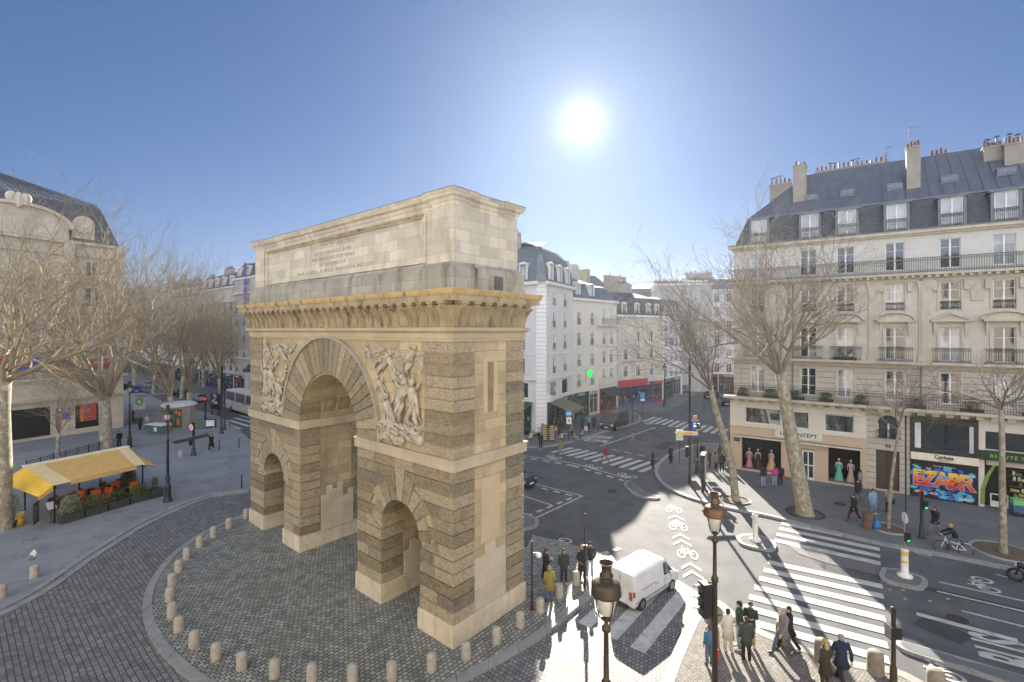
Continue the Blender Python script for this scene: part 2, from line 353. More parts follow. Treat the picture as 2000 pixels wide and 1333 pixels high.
# rusticated rows: the front shell and the rear shell
def row_blocks(mb, xa, xb, z0, z1, y0, y1, sl0=0, sl1=0, first=None):
    "blocks from xa to xb; sl0/sl1 lean the end joints along an arch"
    L_ = xb-xa
    if L_ < .12: return
    n = max(1, round(L_/1.25)); cuts = [0]+sorted(ring.uniform(.8, 1.2)*i/n for i in range(1, n))+[1]
    for i in range(n):
        a = xa+L_*cuts[i]; b = xa+L_*cuts[i+1]; h = .03; mb.use(stone())
        p = ring.uniform(-.012, .012)
        aL, bL = (a+sl0 if i == 0 else a), (b+sl1 if i == n-1 else b)
        ja = 0 if i == 0 else .006; jb = 0 if i == n-1 else .006
        mb.prism_y([(a+ja, z0+h), (b-jb, z0+h), (bL-jb, z1-h), (aL+ja, z1-h)], y0+p if y0 < 1 else y0, y1+p if y0 > 1 else y1)
def shell(y0, y1, name):
    bodies = {}
    NR = 12; hz = (6.85-.85)/NR
    for i in range(NR):
        z0 = .85+i*hz; z1 = z0+hz
        RO = 2.35 if i % 2 else 1.95
        for (pa, pb) in ((0, CX-CR), (CX+CR, AW)):
            body = bodies.setdefault(pa, MB())
            c = SXS[0] if pa == 0 else SXS[1]
            def ex(z):
                d = z-SZ
                if z <= SZ-.25: return SR
                if d >= RO: return 0
                return max(math.sqrt(max(RO*RO-d*d, 0)), .0)
            e0, e1 = ex(z0), ex(z1)
            if z1 <= SZ+.02: e0 = e1 = SR
            if e0 <= .05 and e1 <= .05: e0 = e1 = 0.36 if z0 < 6.2 else 0
            if e0 == 0:
                row_blocks(body, pa, pb, z0, z1, y0, y1); continue
            row_blocks(body, pa, c-e0, z0, z1, y0, y1, 0, e0-e1 if e1 else 0)
            row_blocks(body, c+e0, pb, z0, z1, y0, y1, -(e0-e1) if e1 else 0, 0)
    for body in bodies.values(): body.build('rusticated_masonry', arch)
    for c in SXS:                              # voussoirs of the small arches
        v = MB(); n = 11
        for i in range(n):
            a, b = math.pi*i/n+.012, math.pi*(i+1)/n-.012; v.use(stone())
            m_ = abs(i-(n-1)/2); ro = [2.85, 2.6, 2.25, 2.38, 1.98, 2.0][int(m_)]
            v.prism_y([(c+SR*math.cos(a), SZ+SR*math.sin(a)), (c+ro*math.cos(a), SZ+ro*math.sin(a)), (c+ro*math.cos(b), SZ+ro*math.sin(b)), (c+SR*math.cos(b), SZ+SR*math.sin(b))], y0-(.02 if y0 < 1 else 0), y1+(.02 if y0 > 1 else 0))
        v.build('small_arch_voussoirs', arch)
    v = MB(); n = 25                           # voussoirs of the tall arch
    for i in range(n):
        a, b = math.pi*i/n+.006, math.pi*(i+1)/n-.006; v.use(stone()); ro = 4.72
        v.prism_y([(CX+CR*math.cos(a), CZ+.15+CR*math.sin(a)), (CX+ro*math.cos(a), CZ+.12+ro*math.sin(a)), (CX+ro*math.cos(b), CZ+.12+ro*math.sin(b)), (CX+CR*math.cos(b), CZ+.15+CR*math.sin(b))], y0-(.03 if y0 < 1 else 0), y1+(.03 if y0 > 1 else 0))
    v.build('tall_arch_voussoirs', arch)
    ed = MB().use(mk('archivolt_stone', (.40, .36, .29), (.30, .27, .21), 2, .8)); n = 40
    ya, yb = (y0-.14, y0+.3) if y0 < 1 else (y1-.3, y1+.14)
    for i in range(n):
        a, b = math.pi*i/n, math.pi*(i+1)/n
        ed.prism_y([(CX+4.72*math.cos(a), CZ+.12+4.72*math.sin(a)), (CX+4.84*math.cos(a), CZ+.12+4.84*math.sin(a)), (CX+4.84*math.cos(b), CZ+.12+4.84*math.sin(b)), (CX+4.72*math.cos(b), CZ+.12+4.72*math.sin(b))], ya, yb)
    ed.build('archivolt_edge', arch)
    hz = (11.94-7.3)/10
    for pa, pb in ((0, 1.75), (AW-1.75, AW)):
        q = MB()
        for i in range(10): row_blocks(q, pa, pb, 7.3+i*hz, 7.3+(i+1)*hz, y0, y1)
        q.build('rusticated_quoins', arch)
shell(0, 1.19, 'front'); shell(AD-1.19, AD, 'rear')
# impost band, running into the openings
bd = MB().use(BAND); e = .1
for x0, x1 in ((-e, CX-CR+e), (CX+CR-e, AW+e)): bd.box(x0, x1, -e, AD+e, 6.85, 7.22); bd.box(x0-.04*(x0 < 0), x1+.04*(x1 > AW), -e-.04, AD+e+.04, 7.22, 7.31)
bd.build('impost_band', arch)
# coffers of the tall vault
CFM = (mk('coffer_stone', (.33, .26, .17), (.24, .19, .12), 3, .9))
CGM = (mk('rosette_stone', (.45, .38, .27), (.3, .25, .17), 5, .9))
for i in range(5):
    th = math.pi*(i+.5)/5
    for yc in (1.75, 2.65):
        T = Matrix.Translation((CX, yc, CZ)) @ Matrix.Rotation(-(th-math.pi/2), 4, 'Y') @ Matrix.Translation((0, 0, CR+k_-.012))
        cf = MB().use(CFM); cg = MB().use(CGM)
        for mb in (cf, cg): mb.T = T
        cf.box(-.4, .4, -.36, .36, -.02, .2); 
        for r0 in (.3, .2, .1): cg.lathe([(r0, -.03-(.3-r0)*.35), (r0*.9, -.05-(.3-r0)*.35)][::-1], 10)
        o = cf.build('coffer', arch); cg.build('rosette', o)
# architrave, frieze, cornice
ar = MB().use(mk('architrave_stone', (.50, .41, .275), (.44, .36, .235), 1, .85, .15, 30, brick=(1.3, 3, .01, (.45, .36, .24), 'wall', 0, .08), grime=((.4, .33, .24), 1.5, .5, .3)))
ar.sweep_rect([(.02, 11.94), (.02, 12.06), (.05, 12.07), (.05, 12.28), (.14, 12.32), (.2, 12.36), (.22, 12.46), (.2, 12.5), (.05, 12.5)], 0, AW, 0, AD)
ar.build('architrave', arch)
fr = MB().use(FRZ)
fr.sweep_rect([(.04, 12.5), (.05, 12.7), (.1, 12.95), (.22, 13.2), (.3, 13.32), (.3, 13.36)], 0, AW, 0, AD)
fr.build('frieze', arch)
cn = MB().use(FRZ)
def console(cx, cy, dx, dy, w):
    "fluted console leaning out towards (dx,dy)"
    T = Matrix.Translation((cx, cy, 0)) @ Matrix.Rotation(math.atan2(dy, dx)-R(-90), 4, 'Z')
    cn.T = T
    prof = [(.0, 12.55), (-.1, 12.55), (-.14, 12.75), (-.18, 12.95), (-.3, 13.18), (-.44, 13.3), (-.47, 13.4), (0, 13.4)]
    for k in (-1, 0, 1): cn.prism_x(prof if k else [(y*1.06, z) for y, z in prof], k*w/3-w/7.5, k*w/3+w/7.5)
    cn.use(FRZ).box(-w*.6, w*.6, -.5, 0, 13.42, 13.52); cn.use(FRZ)
n = 30
for i in range(n):
    x = .22+(AW-.44)*i/(n-1)
    console(x, 0, 0, -1, .3); console(x, AD, 0, 1, .3)
for i in range(7):
    y = .22+(AD-.44)*i/6
    console(0, y, -1, 0, .3); console(AW, y, 1, 0, .3)
cn.build('console_row', arch)
co = MB().use(FRZ)
co.sweep_rect([(.2, 13.52), (.52, 13.52), (.52, 13.72), (.55, 13.78)], 0, AW, 0, AD)
co.use(OCH); co.sweep_rect([(.55, 13.78), (.6, 13.86), (.64, 13.98), (.62, 14.0), (-.3, 14.06)], 0, AW, 0, AD)
co.build('cornice', arch)
for i in range(13):
    x = .8+(AW-1.6)*i/12
    for y in (-.62, AD+.62): MB().use(FRZ).cbox((x, y, 13.88), .12, .12, .2).build('cornice_spout', arch)
for y in (.9, 3.5):
    for x in (-.62, AW+.62): MB().use(FRZ).cbox((x, y, 13.88), .12, .12, .2).build('cornice_spout', arch)
# attic
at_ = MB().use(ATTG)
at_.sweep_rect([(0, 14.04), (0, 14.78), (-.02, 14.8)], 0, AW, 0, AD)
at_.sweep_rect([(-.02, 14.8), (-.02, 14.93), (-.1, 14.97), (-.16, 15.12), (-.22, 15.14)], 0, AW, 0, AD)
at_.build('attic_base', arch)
aw = MB().use(ATT)
aw.box(.3, AW-.3, .3, AD-.3, 15.1, 17.7)
for x0, x1 in ((.22, 1.5), (AW-1.5, AW-.22)): aw.box(x0, x1, .22, 1.1, 15.1, 17.66); aw.box(x0, x1, AD-1.1, AD-.22, 15.1, 17.66)
for xx, s in ((.22, 0), (AW-.3, 1)): pass
# frame of the inscription panel
def frame(y0, y1):
    for x0, x1, z0, z1 in ((1.9, AW-1.9, 15.2, 15.3), (1.9, AW-1.9, 17.12, 17.3), (1.9, 2.08, 15.3, 17.12), (AW-2.08, AW-1.9, 15.3, 17.12)): aw.box(x0, x1, y0, y1, z0, z1)
frame(.17, .32); frame(AD-.32, AD-.17)
aw.build('attic_wall', arch)
fm = MB().use(FRZ)
for i in range(110): fm.box(1.92+i*(AW-3.84)/110, 1.92+(i+.6)*(AW-3.84)/110, .12, .3, 17.15, 17.28)
fm.build('egg_and_dart_moulding', arch)
ac = MB().use(ATT)
ac.sweep_rect([(-.3, 17.5), (-.24, 17.56), (-.2, 17.68), (-.08, 17.74), (-.02, 17.86), (.02, 17.97)], 0, AW, 0, AD)
ac.use(LEAD); ac.sweep_rect([(.03, 17.97), (.03, 18.0), (-1.0, 18.06)], 0, AW, 0, AD)
for x0, x1 in ((.22, 1.5), (AW-1.5, AW-.22)):
    for y0, y1 in ((.22, 1.1), (AD-1.1, AD-.22)):
        ac.use(ATT); ac.sweep_rect([(-.02, 17.55), (.04, 17.6), (.08, 17.7), (.2, 17.76), (.26, 17.9), (.29, 18.0)], x0, x1, y0, y1)
        ac.use(LEAD); ac.sweep_rect([(.3, 18.0), (.3, 18.03), (0, 18.05)], x0, x1, y0, y1)
ac.build('attic_cornice', arch)
dr = MB().use(flat('hatch_grey', (.12, .11, .11))).box(AW-.03, AW+.006, 2.35, 2.95, 14.12, 14.7); dr.build('attic_hatch', arch)
LET = mk('incised_letters', (.26, .235, .19), (.34, .31, .25), 6, .9)
txt('LUDOVICO  MAGNO', .36, LET, arch, WALLM(AW/2, .294, 16.88), 'inscription', .006, 1.35)
for i, s in enumerate(('QUOD LIMBURGO CAPTO', 'IMPOTENTES HOSTIUM MINAS', 'UBIQUE REPRESSIT', 'PRAEF. ET AEDIL. PONI C.C.  ANNO R.S.H. MDCLXXV')):
    txt(s, .25, LET, arch, WALLM(AW/2, .294, 16.52-.32*i), 'inscription', .006, 1.3)

# ---- battle reliefs in the four spandrels
def relief(x0, sgn, yf, ys, seed):
    r_ = random.Random(seed); m = MB().use(SCU); Y = lambda v: yf+ys*v
    def fig(cx, cz, s, ang=0.0, flying=False):
        c, sn = math.cos(ang), math.sin(ang)
        def P(u, v, d=.0): u *= sgn; return (cx+s*(u*c-v*sn), Y(.02-d*s), cz+s*(u*sn+v*c))
        m.tube([P(0, -.05), P(.03, .25, .08), P(0, .5, .1), P(0, .62, .06)], [.15*s, .14*s, .19*s, .07*s], 8); m.ball(P(.02, .76, .12), .11*s, .12*s, .13*s, 8, 6)
        for q in (-1, 1):
            e = (q*.3+r_.uniform(-.08, .08), .35+r_.uniform(-.15, .3)); w = (e[0]+q*r_.uniform(0, .25), e[1]+r_.uniform(-.25, .3))
            m.tube([P(q*.16, .52, .08), P(*e, .16), P(*w, .12)], [.07*s, .06*s, .04*s], 6)
            k = (q*.14+r_.uniform(-.1, .2), -.4); f = (k[0]+r_.uniform(-.2, .1), -.82)
            m.tube([P(q*.08, -.03, .05), P(*k, .2), P(*f, .05)], [.11*s, .08*s, .045*s], 6); m.ball(P(f[0]+.05, f[1]-.03, .06), .09*s, .07*s, .05*s, 6, 4)
        for q in range(4):     # drapery folds
            u = r_.uniform(-.25, .25); m.tube([P(u, .4, .1), P(u+r_.uniform(-.15, .15), .0, .14), P(u+r_.uniform(-.3, .3), -.5, .06)], [.04*s, .06*s, .025*s], 5)
        if flying:
            for q in range(5): m.tube([P(.05, .5, .04), P(-.5-.1*q, .75-.13*q, .06), P(-.85, .7-.2*q, .03)], [.05*s, .06*s, .015*s], 5)
    X = lambda d: x0+sgn*d
    fig(X(.6), 9.2, 1.3); fig(X(1.4), 9.3, 1.2, .3*sgn); fig(X(2.2), 8.5, 1.3, -.25*sgn); fig(X(2.9), 9.7, .8, -.5*sgn); fig(X(3.9), 11.35, .6, -1.0*sgn); fig(X(2.75), 11.0, .9, .9*sgn, True); fig(X(.8), 11.05, .9, .5*sgn, True); fig(X(2.0), 10.7, .95, -.6*sgn, True); fig(X(3.1), 11.4, .55, 1.2*sgn); fig(X(1.2), 10.2, .7, -.9*sgn); fig(X(.9), 8.1, .9, 1.3*sgn); fig(X(2.0), 7.9, .8, -1.2*sgn)
    for q in range(26):         # helmets, shields, fallen figures along the bottom
        cx, cz = X(r_.uniform(.2, 2.85)), 7.5+r_.uniform(0, .8); R0 = r_.uniform(.14, .34); m.ball((cx, Y(-.02), cz), R0, .22, R0*r_.uniform(.7, 1.1), 10, 6)
        if r_.random() < .6: m.tube([(cx-R0, Y(-.12), cz-.1), (cx, Y(-.26), cz+.1), (cx+R0*1.4, Y(-.1), cz-.15)], [.07, .08, .04], 6)
    for q in range(5): cx = X(r_.uniform(.3, 2.2)); m.tube([(cx, Y(-.03), 8.3), (cx+r_.uniform(-.5, .5), Y(-.1), 10.6)], .025, 4)
    m.T = None; m.build('carved_relief', arch, True)
relief(1.85, 1, .07, 1, 5); relief(AW-1.85, -1, .07, 1, 8); relief(1.85, 1, AD-.07, -1, 11); relief(AW-1.85, -1, AD-.07, -1, 14)
# ------------------------------------------------ ground
RZ = -.12
ASPH = mk('asphalt', (.070, .076, .084), (.115, .12, .128), .55, .8, .35, 60, spec=.25, grime=((.15, .15, .15), .25, .5, 1))
SIDEW = mk('pavement_asphalt', (.12, .125, .135), (.165, .17, .178), .5, .85, .25, 60, spec=.2, grime=((.09, .093, .1), .6, .4, 1))
SIDEL = mk('plaza_paving', (.20, .215, .235), (.26, .275, .295), .35, .8, .25, 60, spec=.3, brick=(6.5, 3.2, .03, (.12, .13, .14), 'ground', 62, .06), grime=((.13, .14, .15), .5, .55, 1))
GRAN = mk('granite_kerb', (.30, .31, .31), (.21, .22, .225), 2, .6, .2, 40, brick=(1.1, 50, .014, (.1, .1, .1), 'ground', 0, .05))
COB1 = mk('cobbles', (.25, .245, .245), (.165, .168, .18), 2.2, .6, .5, 25, spec=.3, brick=(.16, .19, .019, (.05, .05, .053), 'ground', 40.2, .3), grime=((.12, .12, .13), .7, .5, 1))
COB2 = mk('island_setts', (.34, .345, .32), (.21, .22, .205), 1.4, .45, .5, 25, brick=(.21, .18, .022, (.05, .055, .048), 'ground', 130.2, .35), grime=((.12, .135, .085), .45, .4, 1))
COB3 = mk('small_setts', (.27, .255, .235), (.18, .17, .155), 2.2, .85, .5, 25, brick=(.12, .1, .014, (.10, .09, .08), 'ground', 20, .25))
LINE = mk('road_paint', (.54, .54, .52), (.38, .38, .37), 2.2, .7, .1, 60, grime=((.22, .22, .22), 3.5, .6, 1))
def smooth_line(pts, n=6):
    "Catmull-Rom through 2-D points"
    P = [Vector(p) for p in pts]; out = []
    for i in range(len(P)-1):
        a, b, c, d = P[max(i-1, 0)], P[i], P[i+1], P[min(i+2, len(P)-1)]
        for k in range(n):
            t = k/n; out.append(.5*((2*b)+(c-a)*t+(2*a-5*b+4*c-d)*t*t+(3*b-a-3*c+d)*t**3))
    out.append(P[-1]); return out
def offset_line(P, d):
    out = []
    for i in range(len(P)):
        t = (P[min(i+1, len(P)-1)]-P[max(i-1, 0)]).normalized(); out.append(P[i]+Vector((-t.y, t.x))*d)
    return out
def sheet(name, pts, z, mat, label=None):
    m = MB().use(mat); n = len(pts)
    if sum(pts[i][0]*pts[(i+1)%n][1]-pts[(i+1)%n][0]*pts[i][1] for i in range(n)) < 0: pts = pts[::-1]
    m.add([(p[0], p[1], z) for p in pts], [tuple(range(n))]); o = m.build(name); tag(o, label, kind='structure'); return o
def slab(name, pts, z0, z1, mat, label=None):
    o = MB().use(mat).prism([tuple(p) for p in pts], z0, z1).build(name); tag(o, label, kind='structure'); return o
def strip(name, P, w, z, mat, z0=None, label=None, mb=None, close=False):
    "band of width w to the left of the line P"
    Q = offset_line(P, w); m = mb or MB(); m.use(mat); n = len(P)
    for i in range(n-1):
        a, b, c, d = P[i], P[i+1], Q[i+1], Q[i]
        if z0 is None: m.add([(a.x, a.y, z), (b.x, b.y, z), (c.x, c.y, z), (d.x, d.y, z)], [(0, 1, 2, 3) if w > 0 else (3, 2, 1, 0)])
        else: m.add([(a.x, a.y, z0), (b.x, b.y, z0), (c.x, c.y, z0), (d.x, d.y, z0), (a.x, a.y, z), (b.x, b.y, z), (c.x, c.y, z), (d.x, d.y, z)], [(0, 3, 2, 1), (4, 5, 6, 7), (0, 1, 5, 4), (2, 3, 7, 6)])
    if mb: return mb
    o = m.build(name); tag(o, label, kind='structure'); return o
def pxl(pts, z=0.0, n=6): return smooth_line([g(x, y, z) for x, y in pts], n)
sheet("ground", [(-225, -38), (118, -38), (118, 255), (-225, 255)], RZ-.02, ASPH, 'dark grey asphalt ground of the whole junction')
# left pavement with the café terrace
kerbL = pxl([(-900, 1700), (-300, 1330), (-60, 1212), (0, 1185), (70, 1148), (140, 1100), (200, 1062), (262, 1025), (330, 993), (400, 967), (455, 958), (488, 955)])
far = [Vector(g(*p)) for p in ((520, 935), (532, 905), (505, 875), (470, 842), (438, 818), (405, 806), (340, 792), (290, 772), (250, 752), (200, 735))]
side = kerbL + far + [Vector((-110, 90)), Vector((-110, -30)), Vector((-60, -30))]
slab('left_pavement', [tuple(p) for p in side], -.3, 0, SIDEL, 'grey pavement square on the left with the café terrace')
strip('left_kerb', offset_line(kerbL, -.30), .30, .012, GRAN, -.3, 'granite kerb curving along the left pavement')
lower = offset_line(kerbL, -.72)
strip('left_kerb_step', lower, .42, -.07, GRAN, -.3, 'lower granite step of the left kerb')
# island under the arch
isl_px = [(1172, 1134), (1060, 1225), (1000, 1263), (930, 1300), (845, 1340), (700, 1372), (560, 1372), (425, 1333), (352, 1282), (310, 1230), (297, 1180), (308, 1135), (345, 1085), (395, 1047), (440, 1024), (482, 1007)]
isl = pxl(isl_px)
back = [Vector(g(*p)) for p in ((500, 990),)] + [AOR + DB*2 + Vector((.646, .763))*8.5, AOR + DB*10 + Vector((.646, .763))*10, AOR + DB*16 + Vector((.646, .763))*8.6] + [Vector(g(1040, 1045)), Vector(g(1110, 1062)), Vector(g(1195, 1085)), Vector(g(1205, 1100))]
slab('arch_island', [tuple(p) for p in isl+back], -.3, 0, COB2, 'setts of the island under the arch')
strip('island_kerb', isl, .34, .03, GRAN, -.3, 'broad granite kerb round the island')
# cobbled roadway
cob = [(-900, 1750), (-300, 1335), (-60, 1216), (70, 1152), (200, 1066), (330, 997), (455, 962), (540, 950), (560, 1000), (700, 1050), (1100, 1180), (1185, 1120), (1215, 1090), (1330, 1136), (1400, 1180), (1420, 1220), (1300, 1800), (200, 1900)]
sheet('cobbled_road', [g(x, y, RZ) for x, y in cob], RZ-.004, COB1, 'cobbled roadway sweeping round the island')
# near right pavement corner
kr = pxl([(1150, 1800), (1240, 1500), (1290, 1333), (1330, 1240), (1362, 1185), (1400, 1172), (1440, 1200), (1500, 1236), (1580, 1266), (1660, 1290), (1745, 1305), (1800, 1330), (1900, 1390), (2100, 1520), (2500, 1800)])
slab('near_pavement', [tuple(p) for p in kr], -.3, 0, COB3, 'small sett pavement corner at the bottom right')
strip('near_kerb', kr, -.42, .012, mk('pale_granite', (.30, .295, .28), (.24, .235, .225), 2, .6, .2, 40, brick=(1.1, 50, .014, (.2, .2, .19), 'ground', 0, .05)), -.3, 'pale granite kerb of the near corner')
# right pavement in front of the big building
kR = pxl([(1420, 870), (1370, 868), (1330, 880), (1305, 892), (1288, 910), (1287, 928), (1305, 948), (1345, 968), (1420, 988), (1508, 1006), (1600, 1030), (1720, 1058), (1850, 1082), (2000, 1112), (2300, 1172), (2700, 1250)])
slab('right_pavement', [tuple(p) for p in kR] + [(90, 10), (60, 30), (20.0, 43.2), (26, 56), (34, 68), (33, 70), tuple(g(1425, 860))], -.3, 0, SIDEW, 'dark pavement in front of the large corner building')
strip('right_kerb', kR, -.3, .012, GRAN, -.3, 'granite kerb along the right pavement')
# far pavements
kF = pxl([(700, 858), (960, 868), (1025, 871), (1055, 872), (1104, 864), (1167, 846), (1235, 827), (1248, 819), (1240, 808), (1222, 802), (1205, 795)])
slab('far_pavement', [tuple(p) for p in kF] + [(30, 100), (0, 80), (-30, 84)], -.3, 0, SIDEW, 'pavement in front of the café and the pharmacy beyond the junction')
strip('far_kerb', kF, -.25, .012, GRAN, -.3)
kG = pxl([(1208, 800), (1235, 801), (1280, 806), (1310, 800), (1330, 790), (1350, 776)])
slab('red_shop_pavement', [tuple(p) for p in kG] + [(60, 140), (20, 95)], -.3, 0, SIDEW)
slab('south_pavement', [(-150, 135), (-49, 84), (-30, 71), (-8, 60), (4, 56), (4, 64), (-49, 96), (-150, 165)], -.3, .0, SIDEW, 'pavement along the row behind the arch')
# traffic islands
def island(name, px, label):
    P = pxl(px, 0, 5); P.append(P[0]); 
    slab(name, [tuple(p) for p in P[:-1]], -.3, -.005, GRAN, label)
    c = sum(P[:-1], Vector((0, 0)))/(len(P)-1); sheet('island_paving', [tuple(c+(p-c)*(1-.22/max((p-c).length, .3))) for p in P[:-1]], 0, SIDEW)
    return P
island('traffic_island', [(1437, 1048), (1450, 1043), (1480, 1044), (1510, 1056), (1516, 1066), (1508, 1074), (1470, 1068), (1445, 1060), (1437, 1048)], 'small kerbed island beside the white bollard')
island('traffic_island', [(1722, 1108), (1760, 1112), (1800, 1125), (1812, 1135), (1808, 1144), (1790, 1148), (1722, 1130), (1722, 1108)], 'kerbed island carrying the beacon and pedestrian signal')
island('traffic_island', [(1218, 945), (1228, 938), (1245, 950), (1262, 962), (1287, 968), (1284, 973), (1255, 970), (1230, 960), (1218, 945)], 'narrow curved island at the end of the far crossing')
island('traffic_island', [(960, 1010), (1010, 1000), (1045, 1010), (1052, 1020), (1040, 1030), (990, 1035), (960, 1010)], 'rounded island just behind the arch')
island('traffic_island', [(1745, 1248), (1775, 1255), (1900, 1290), (2100, 1352), (2100, 1372), (1890, 1308), (1765, 1268), (1745, 1248)], 'long kerbed divider running out at the lower right')
sheet('paved_strip', [g(x, y, RZ) for x, y in ((1535, 1062), (1600, 1070), (1719, 1100), (1719, 1126), (1620, 1102), (1560, 1082))], RZ+.003, mk('grey_strip_setts', (.17, .17, .18), (.13, .13, .14), 2, .8, .3, 40, brick=(.2, .1, .01, (.08, .08, .08), 'ground', 30, .1)), 'grey paved strip splitting the wide crossing')
# ---- painted markings
MZ = RZ+.004
def gm_(px, py): return Vector(g(px, py, MZ))
def bar(mb, a, b, w):
    t = (b-a).normalized(); n = Vector((-t.y, t.x))*w/2
    q = [a-n, b-n, b+n, a+n]; mb.add([(p.x, p.y, MZ) for p in q], [(0, 1, 2, 3)])
def line(name, px, w, label=None, dash=None):
    mb = MB().use(LINE); P = [gm_(*p) for p in px]
    for i in range(len(P)-1):
        a, b = P[i], P[i+1]
        if not dash: bar(mb, a, b, w); continue
        L_ = (b-a).length; t = (b-a)/L_; s = 0
        while s < L_: bar(mb, a+t*s, a+t*min(L_, s+dash[0]), w); s += dash[0]+dash[1]
    o = mb.build(name); tag(o, label, kind='structure'); return o
def zebra(name, a0, a1, b0, b1, n, w, label):
    mb = MB().use(LINE); A0, A1, B0, B1 = gm_(*a0), gm_(*a1), gm_(*b0), gm_(*b1)
    for i in range(n):
        t = i/(n-1); bar(mb, A0.lerp(B0, t), A1.lerp(B1, t), w)
    o = mb.build(name); tag(o, label, kind='structure'); return o
zebra('crosswalk_marking', (1526, 1022), (1718, 1061), (1512, 1055), (1720, 1101), 4, .5, 'white crossing stripes by the right kerb')
zebra('crosswalk_marking', (1500, 1098), (1724, 1146), (1440, 1207), (1737, 1290), 7, .52, 'broad white crossing stripes in the middle of the road')
zebra('crosswalk_marking', (1078, 884), (1118, 875), (1250, 922), (1290, 906), 11, .5, 'white stripes of the crossing in front of the café')
zebra('crosswalk_marking', (1257, 824), (1280, 815), (1405, 850), (1420, 838), 12, .5, 'white stripes of the farther crossing')
zebra('crosswalk_marking', (1095, 1200), (1190, 1122), (1245, 1270), (1335, 1160), 4, .62, 'white bars of the crossing under the white van')
zebra('crosswalk_marking', (433, 826), (470, 838), (470, 812), (520, 824), 4, .5, 'white stripes of the crossing on the far left')
zebra('crosswalk_marking', (430, 792), (470, 800), (470, 786), (510, 793), 4, .5, 'white stripes ahead of the white coach')
line('lane_marking', [(1010, 937), (1138, 969)], .14, 'white edge of the bus stop box'); line('lane_marking', [(1138, 969), (1000, 1034)], .14)
line('lane_marking', [(1058, 954), (1128, 971)], .22, dash=(.6, .5)); line('lane_marking', [(1116, 973), (1010, 1016)], .22, dash=(.6, .5))
line('lane_marking', [(1010, 965), (1078, 987)], .14)
line('lane_marking', [(1010, 888), (1120, 905), (1222, 934)], .14, 'white line along the cycle lane'); line('lane_marking', [(1015, 892), (1120, 910), (1218, 939)], .3, dash=(.7, .6))
line('lane_marking', [(1172, 872), (1280, 835)], .16, 'white lane divider leading to the far crossing')
line('lane_marking', [(1195, 878), (1290, 898)], .16, dash=(.8, .7)); line('lane_marking', [(1270, 838), (1330, 832)], .16, dash=(.8, .7))
line('lane_marking', [(1835, 1137), (2100, 1197)], .14, 'upper white lane line at the right'); line('lane_marking', [(1830, 1155), (2100, 1218)], .14); line('lane_marking', [(1878, 1193), (2100, 1250)], .14)
line('lane_marking', [(1790, 1199), (1988, 1252)], .32, 'wide white stop line at the right')
line('lane_marking', [(1945, 1122), (2050, 1150)], .12)
line('lane_marking', [(1150, 1090), (1215, 1070)], .3, dash=(.5, .4))
yc_ = flat('yellow_chalk', (.55, .45, .12)); yb = MB().use(yc_)
for x, y in ((1738, 1152), (1764, 1153), (1768, 1170), (1816, 1174), (1852, 1170)):
    p = gm_(x, y); yb.cbox((p.x, p.y, MZ), .22, .05, .002, .4); yb.cbox((p.x, p.y, MZ), .05, .14, .003, .4)
tag(yb.build('survey_marking'), 'small yellow survey marks sprayed on the road', kind='structure')
def bike(px, py, ang, s, label, chev=2, lg=1.0):
    "cycle symbol lying on the road; ang = direction of travel"
    mb = MB().use(LINE); p = gm_(px, py)
    mb.T = Matrix.Translation((p.x, p.y, MZ)) @ Matrix.Rotation(ang, 4, 'Z') @ Matrix.Scale(s, 4) @ Matrix.Diagonal((lg, 1, 1, 1))
    for cy in (-.42, .42):
        n = 14
        for i in range(n):
            a, b = 2*math.pi*i/n, 2*math.pi*(i+1)/n
            mb.add([(.0+.36*math.cos(a), cy+.28*math.sin(a), 0), (.36*math.cos(b), cy+.28*math.sin(b), 0), (.25*math.cos(b), cy+.19*math.sin(b), 0), (.25*math.cos(a), cy+.19*math.sin(a), 0)], [(0, 1, 2, 3)])
    for a, b in (((0, -.42), (.35, -.1)), ((.35, -.1), (0, 0)), ((.35, -.1), (.45, .28)), ((.45, .28), (0, .42)), ((.45, .28), (.62, .25)), ((.35, -.1), (.5, -.15)), ((0, 0), (.45, .28))):
        a, b = Vector(a), Vector(b); t = (b-a).normalized(); n_ = Vector((-t.y, t.x))*.05
        mb.add([(*(a-n_), .001), (*(b-n_), .001), (*(b+n_), .001), (*(a+n_), .001)], [(0, 1, 2, 3)])
    for c in range(chev):
        x0 = -.85-.55*c
        for sg in (-1, 1):
            mb.add([(x0+.26, 0, 0), (x0-.14, sg*.62, 0), (x0-.32, sg*.62, 0), (x0+.08, 0, 0)], [(0, 1, 2, 3) if sg > 0 else (3, 2, 1, 0)])
    o = mb.build('bicycle_marking'); tag(o, label, kind='structure')
for i, (x, y) in enumerate(((1316, 996), (1325, 1030), (1343, 1083))): bike(x, y, R(76), .8, ['far', 'middle', 'near'][i]+' of the three cycle symbols with chevrons', 2, 2.0)
bike(1095, 1062, R(140), 1.2, 'cycle symbol beside the arch', 0)
bike(1082, 893, R(-140), 1.3, 'cycle symbol in the lane by the café', 0); bike(1160, 912, R(-140), 1.3, 'cycle symbol before the far crossing', 0)
bike(1225, 929, R(-140), 1.3, 'cycle symbol at the lane end', 0); bike(1925, 1142, R(150), 1.2, 'cycle symbol on the right lane', 0)
bike(1800, 1075, R(150), 1.1, 'cycle symbol by the right kerb', 0); bike(1850, 1305, R(150), 1.2, 'cycle symbol at the lower right', 0)
bike(1270, 828, R(120), 1.2, 'cycle symbol by the farther crossing', 0)
p = gm_(1166, 857); t_ = (gm_(1215, 855)-gm_(1120, 866))
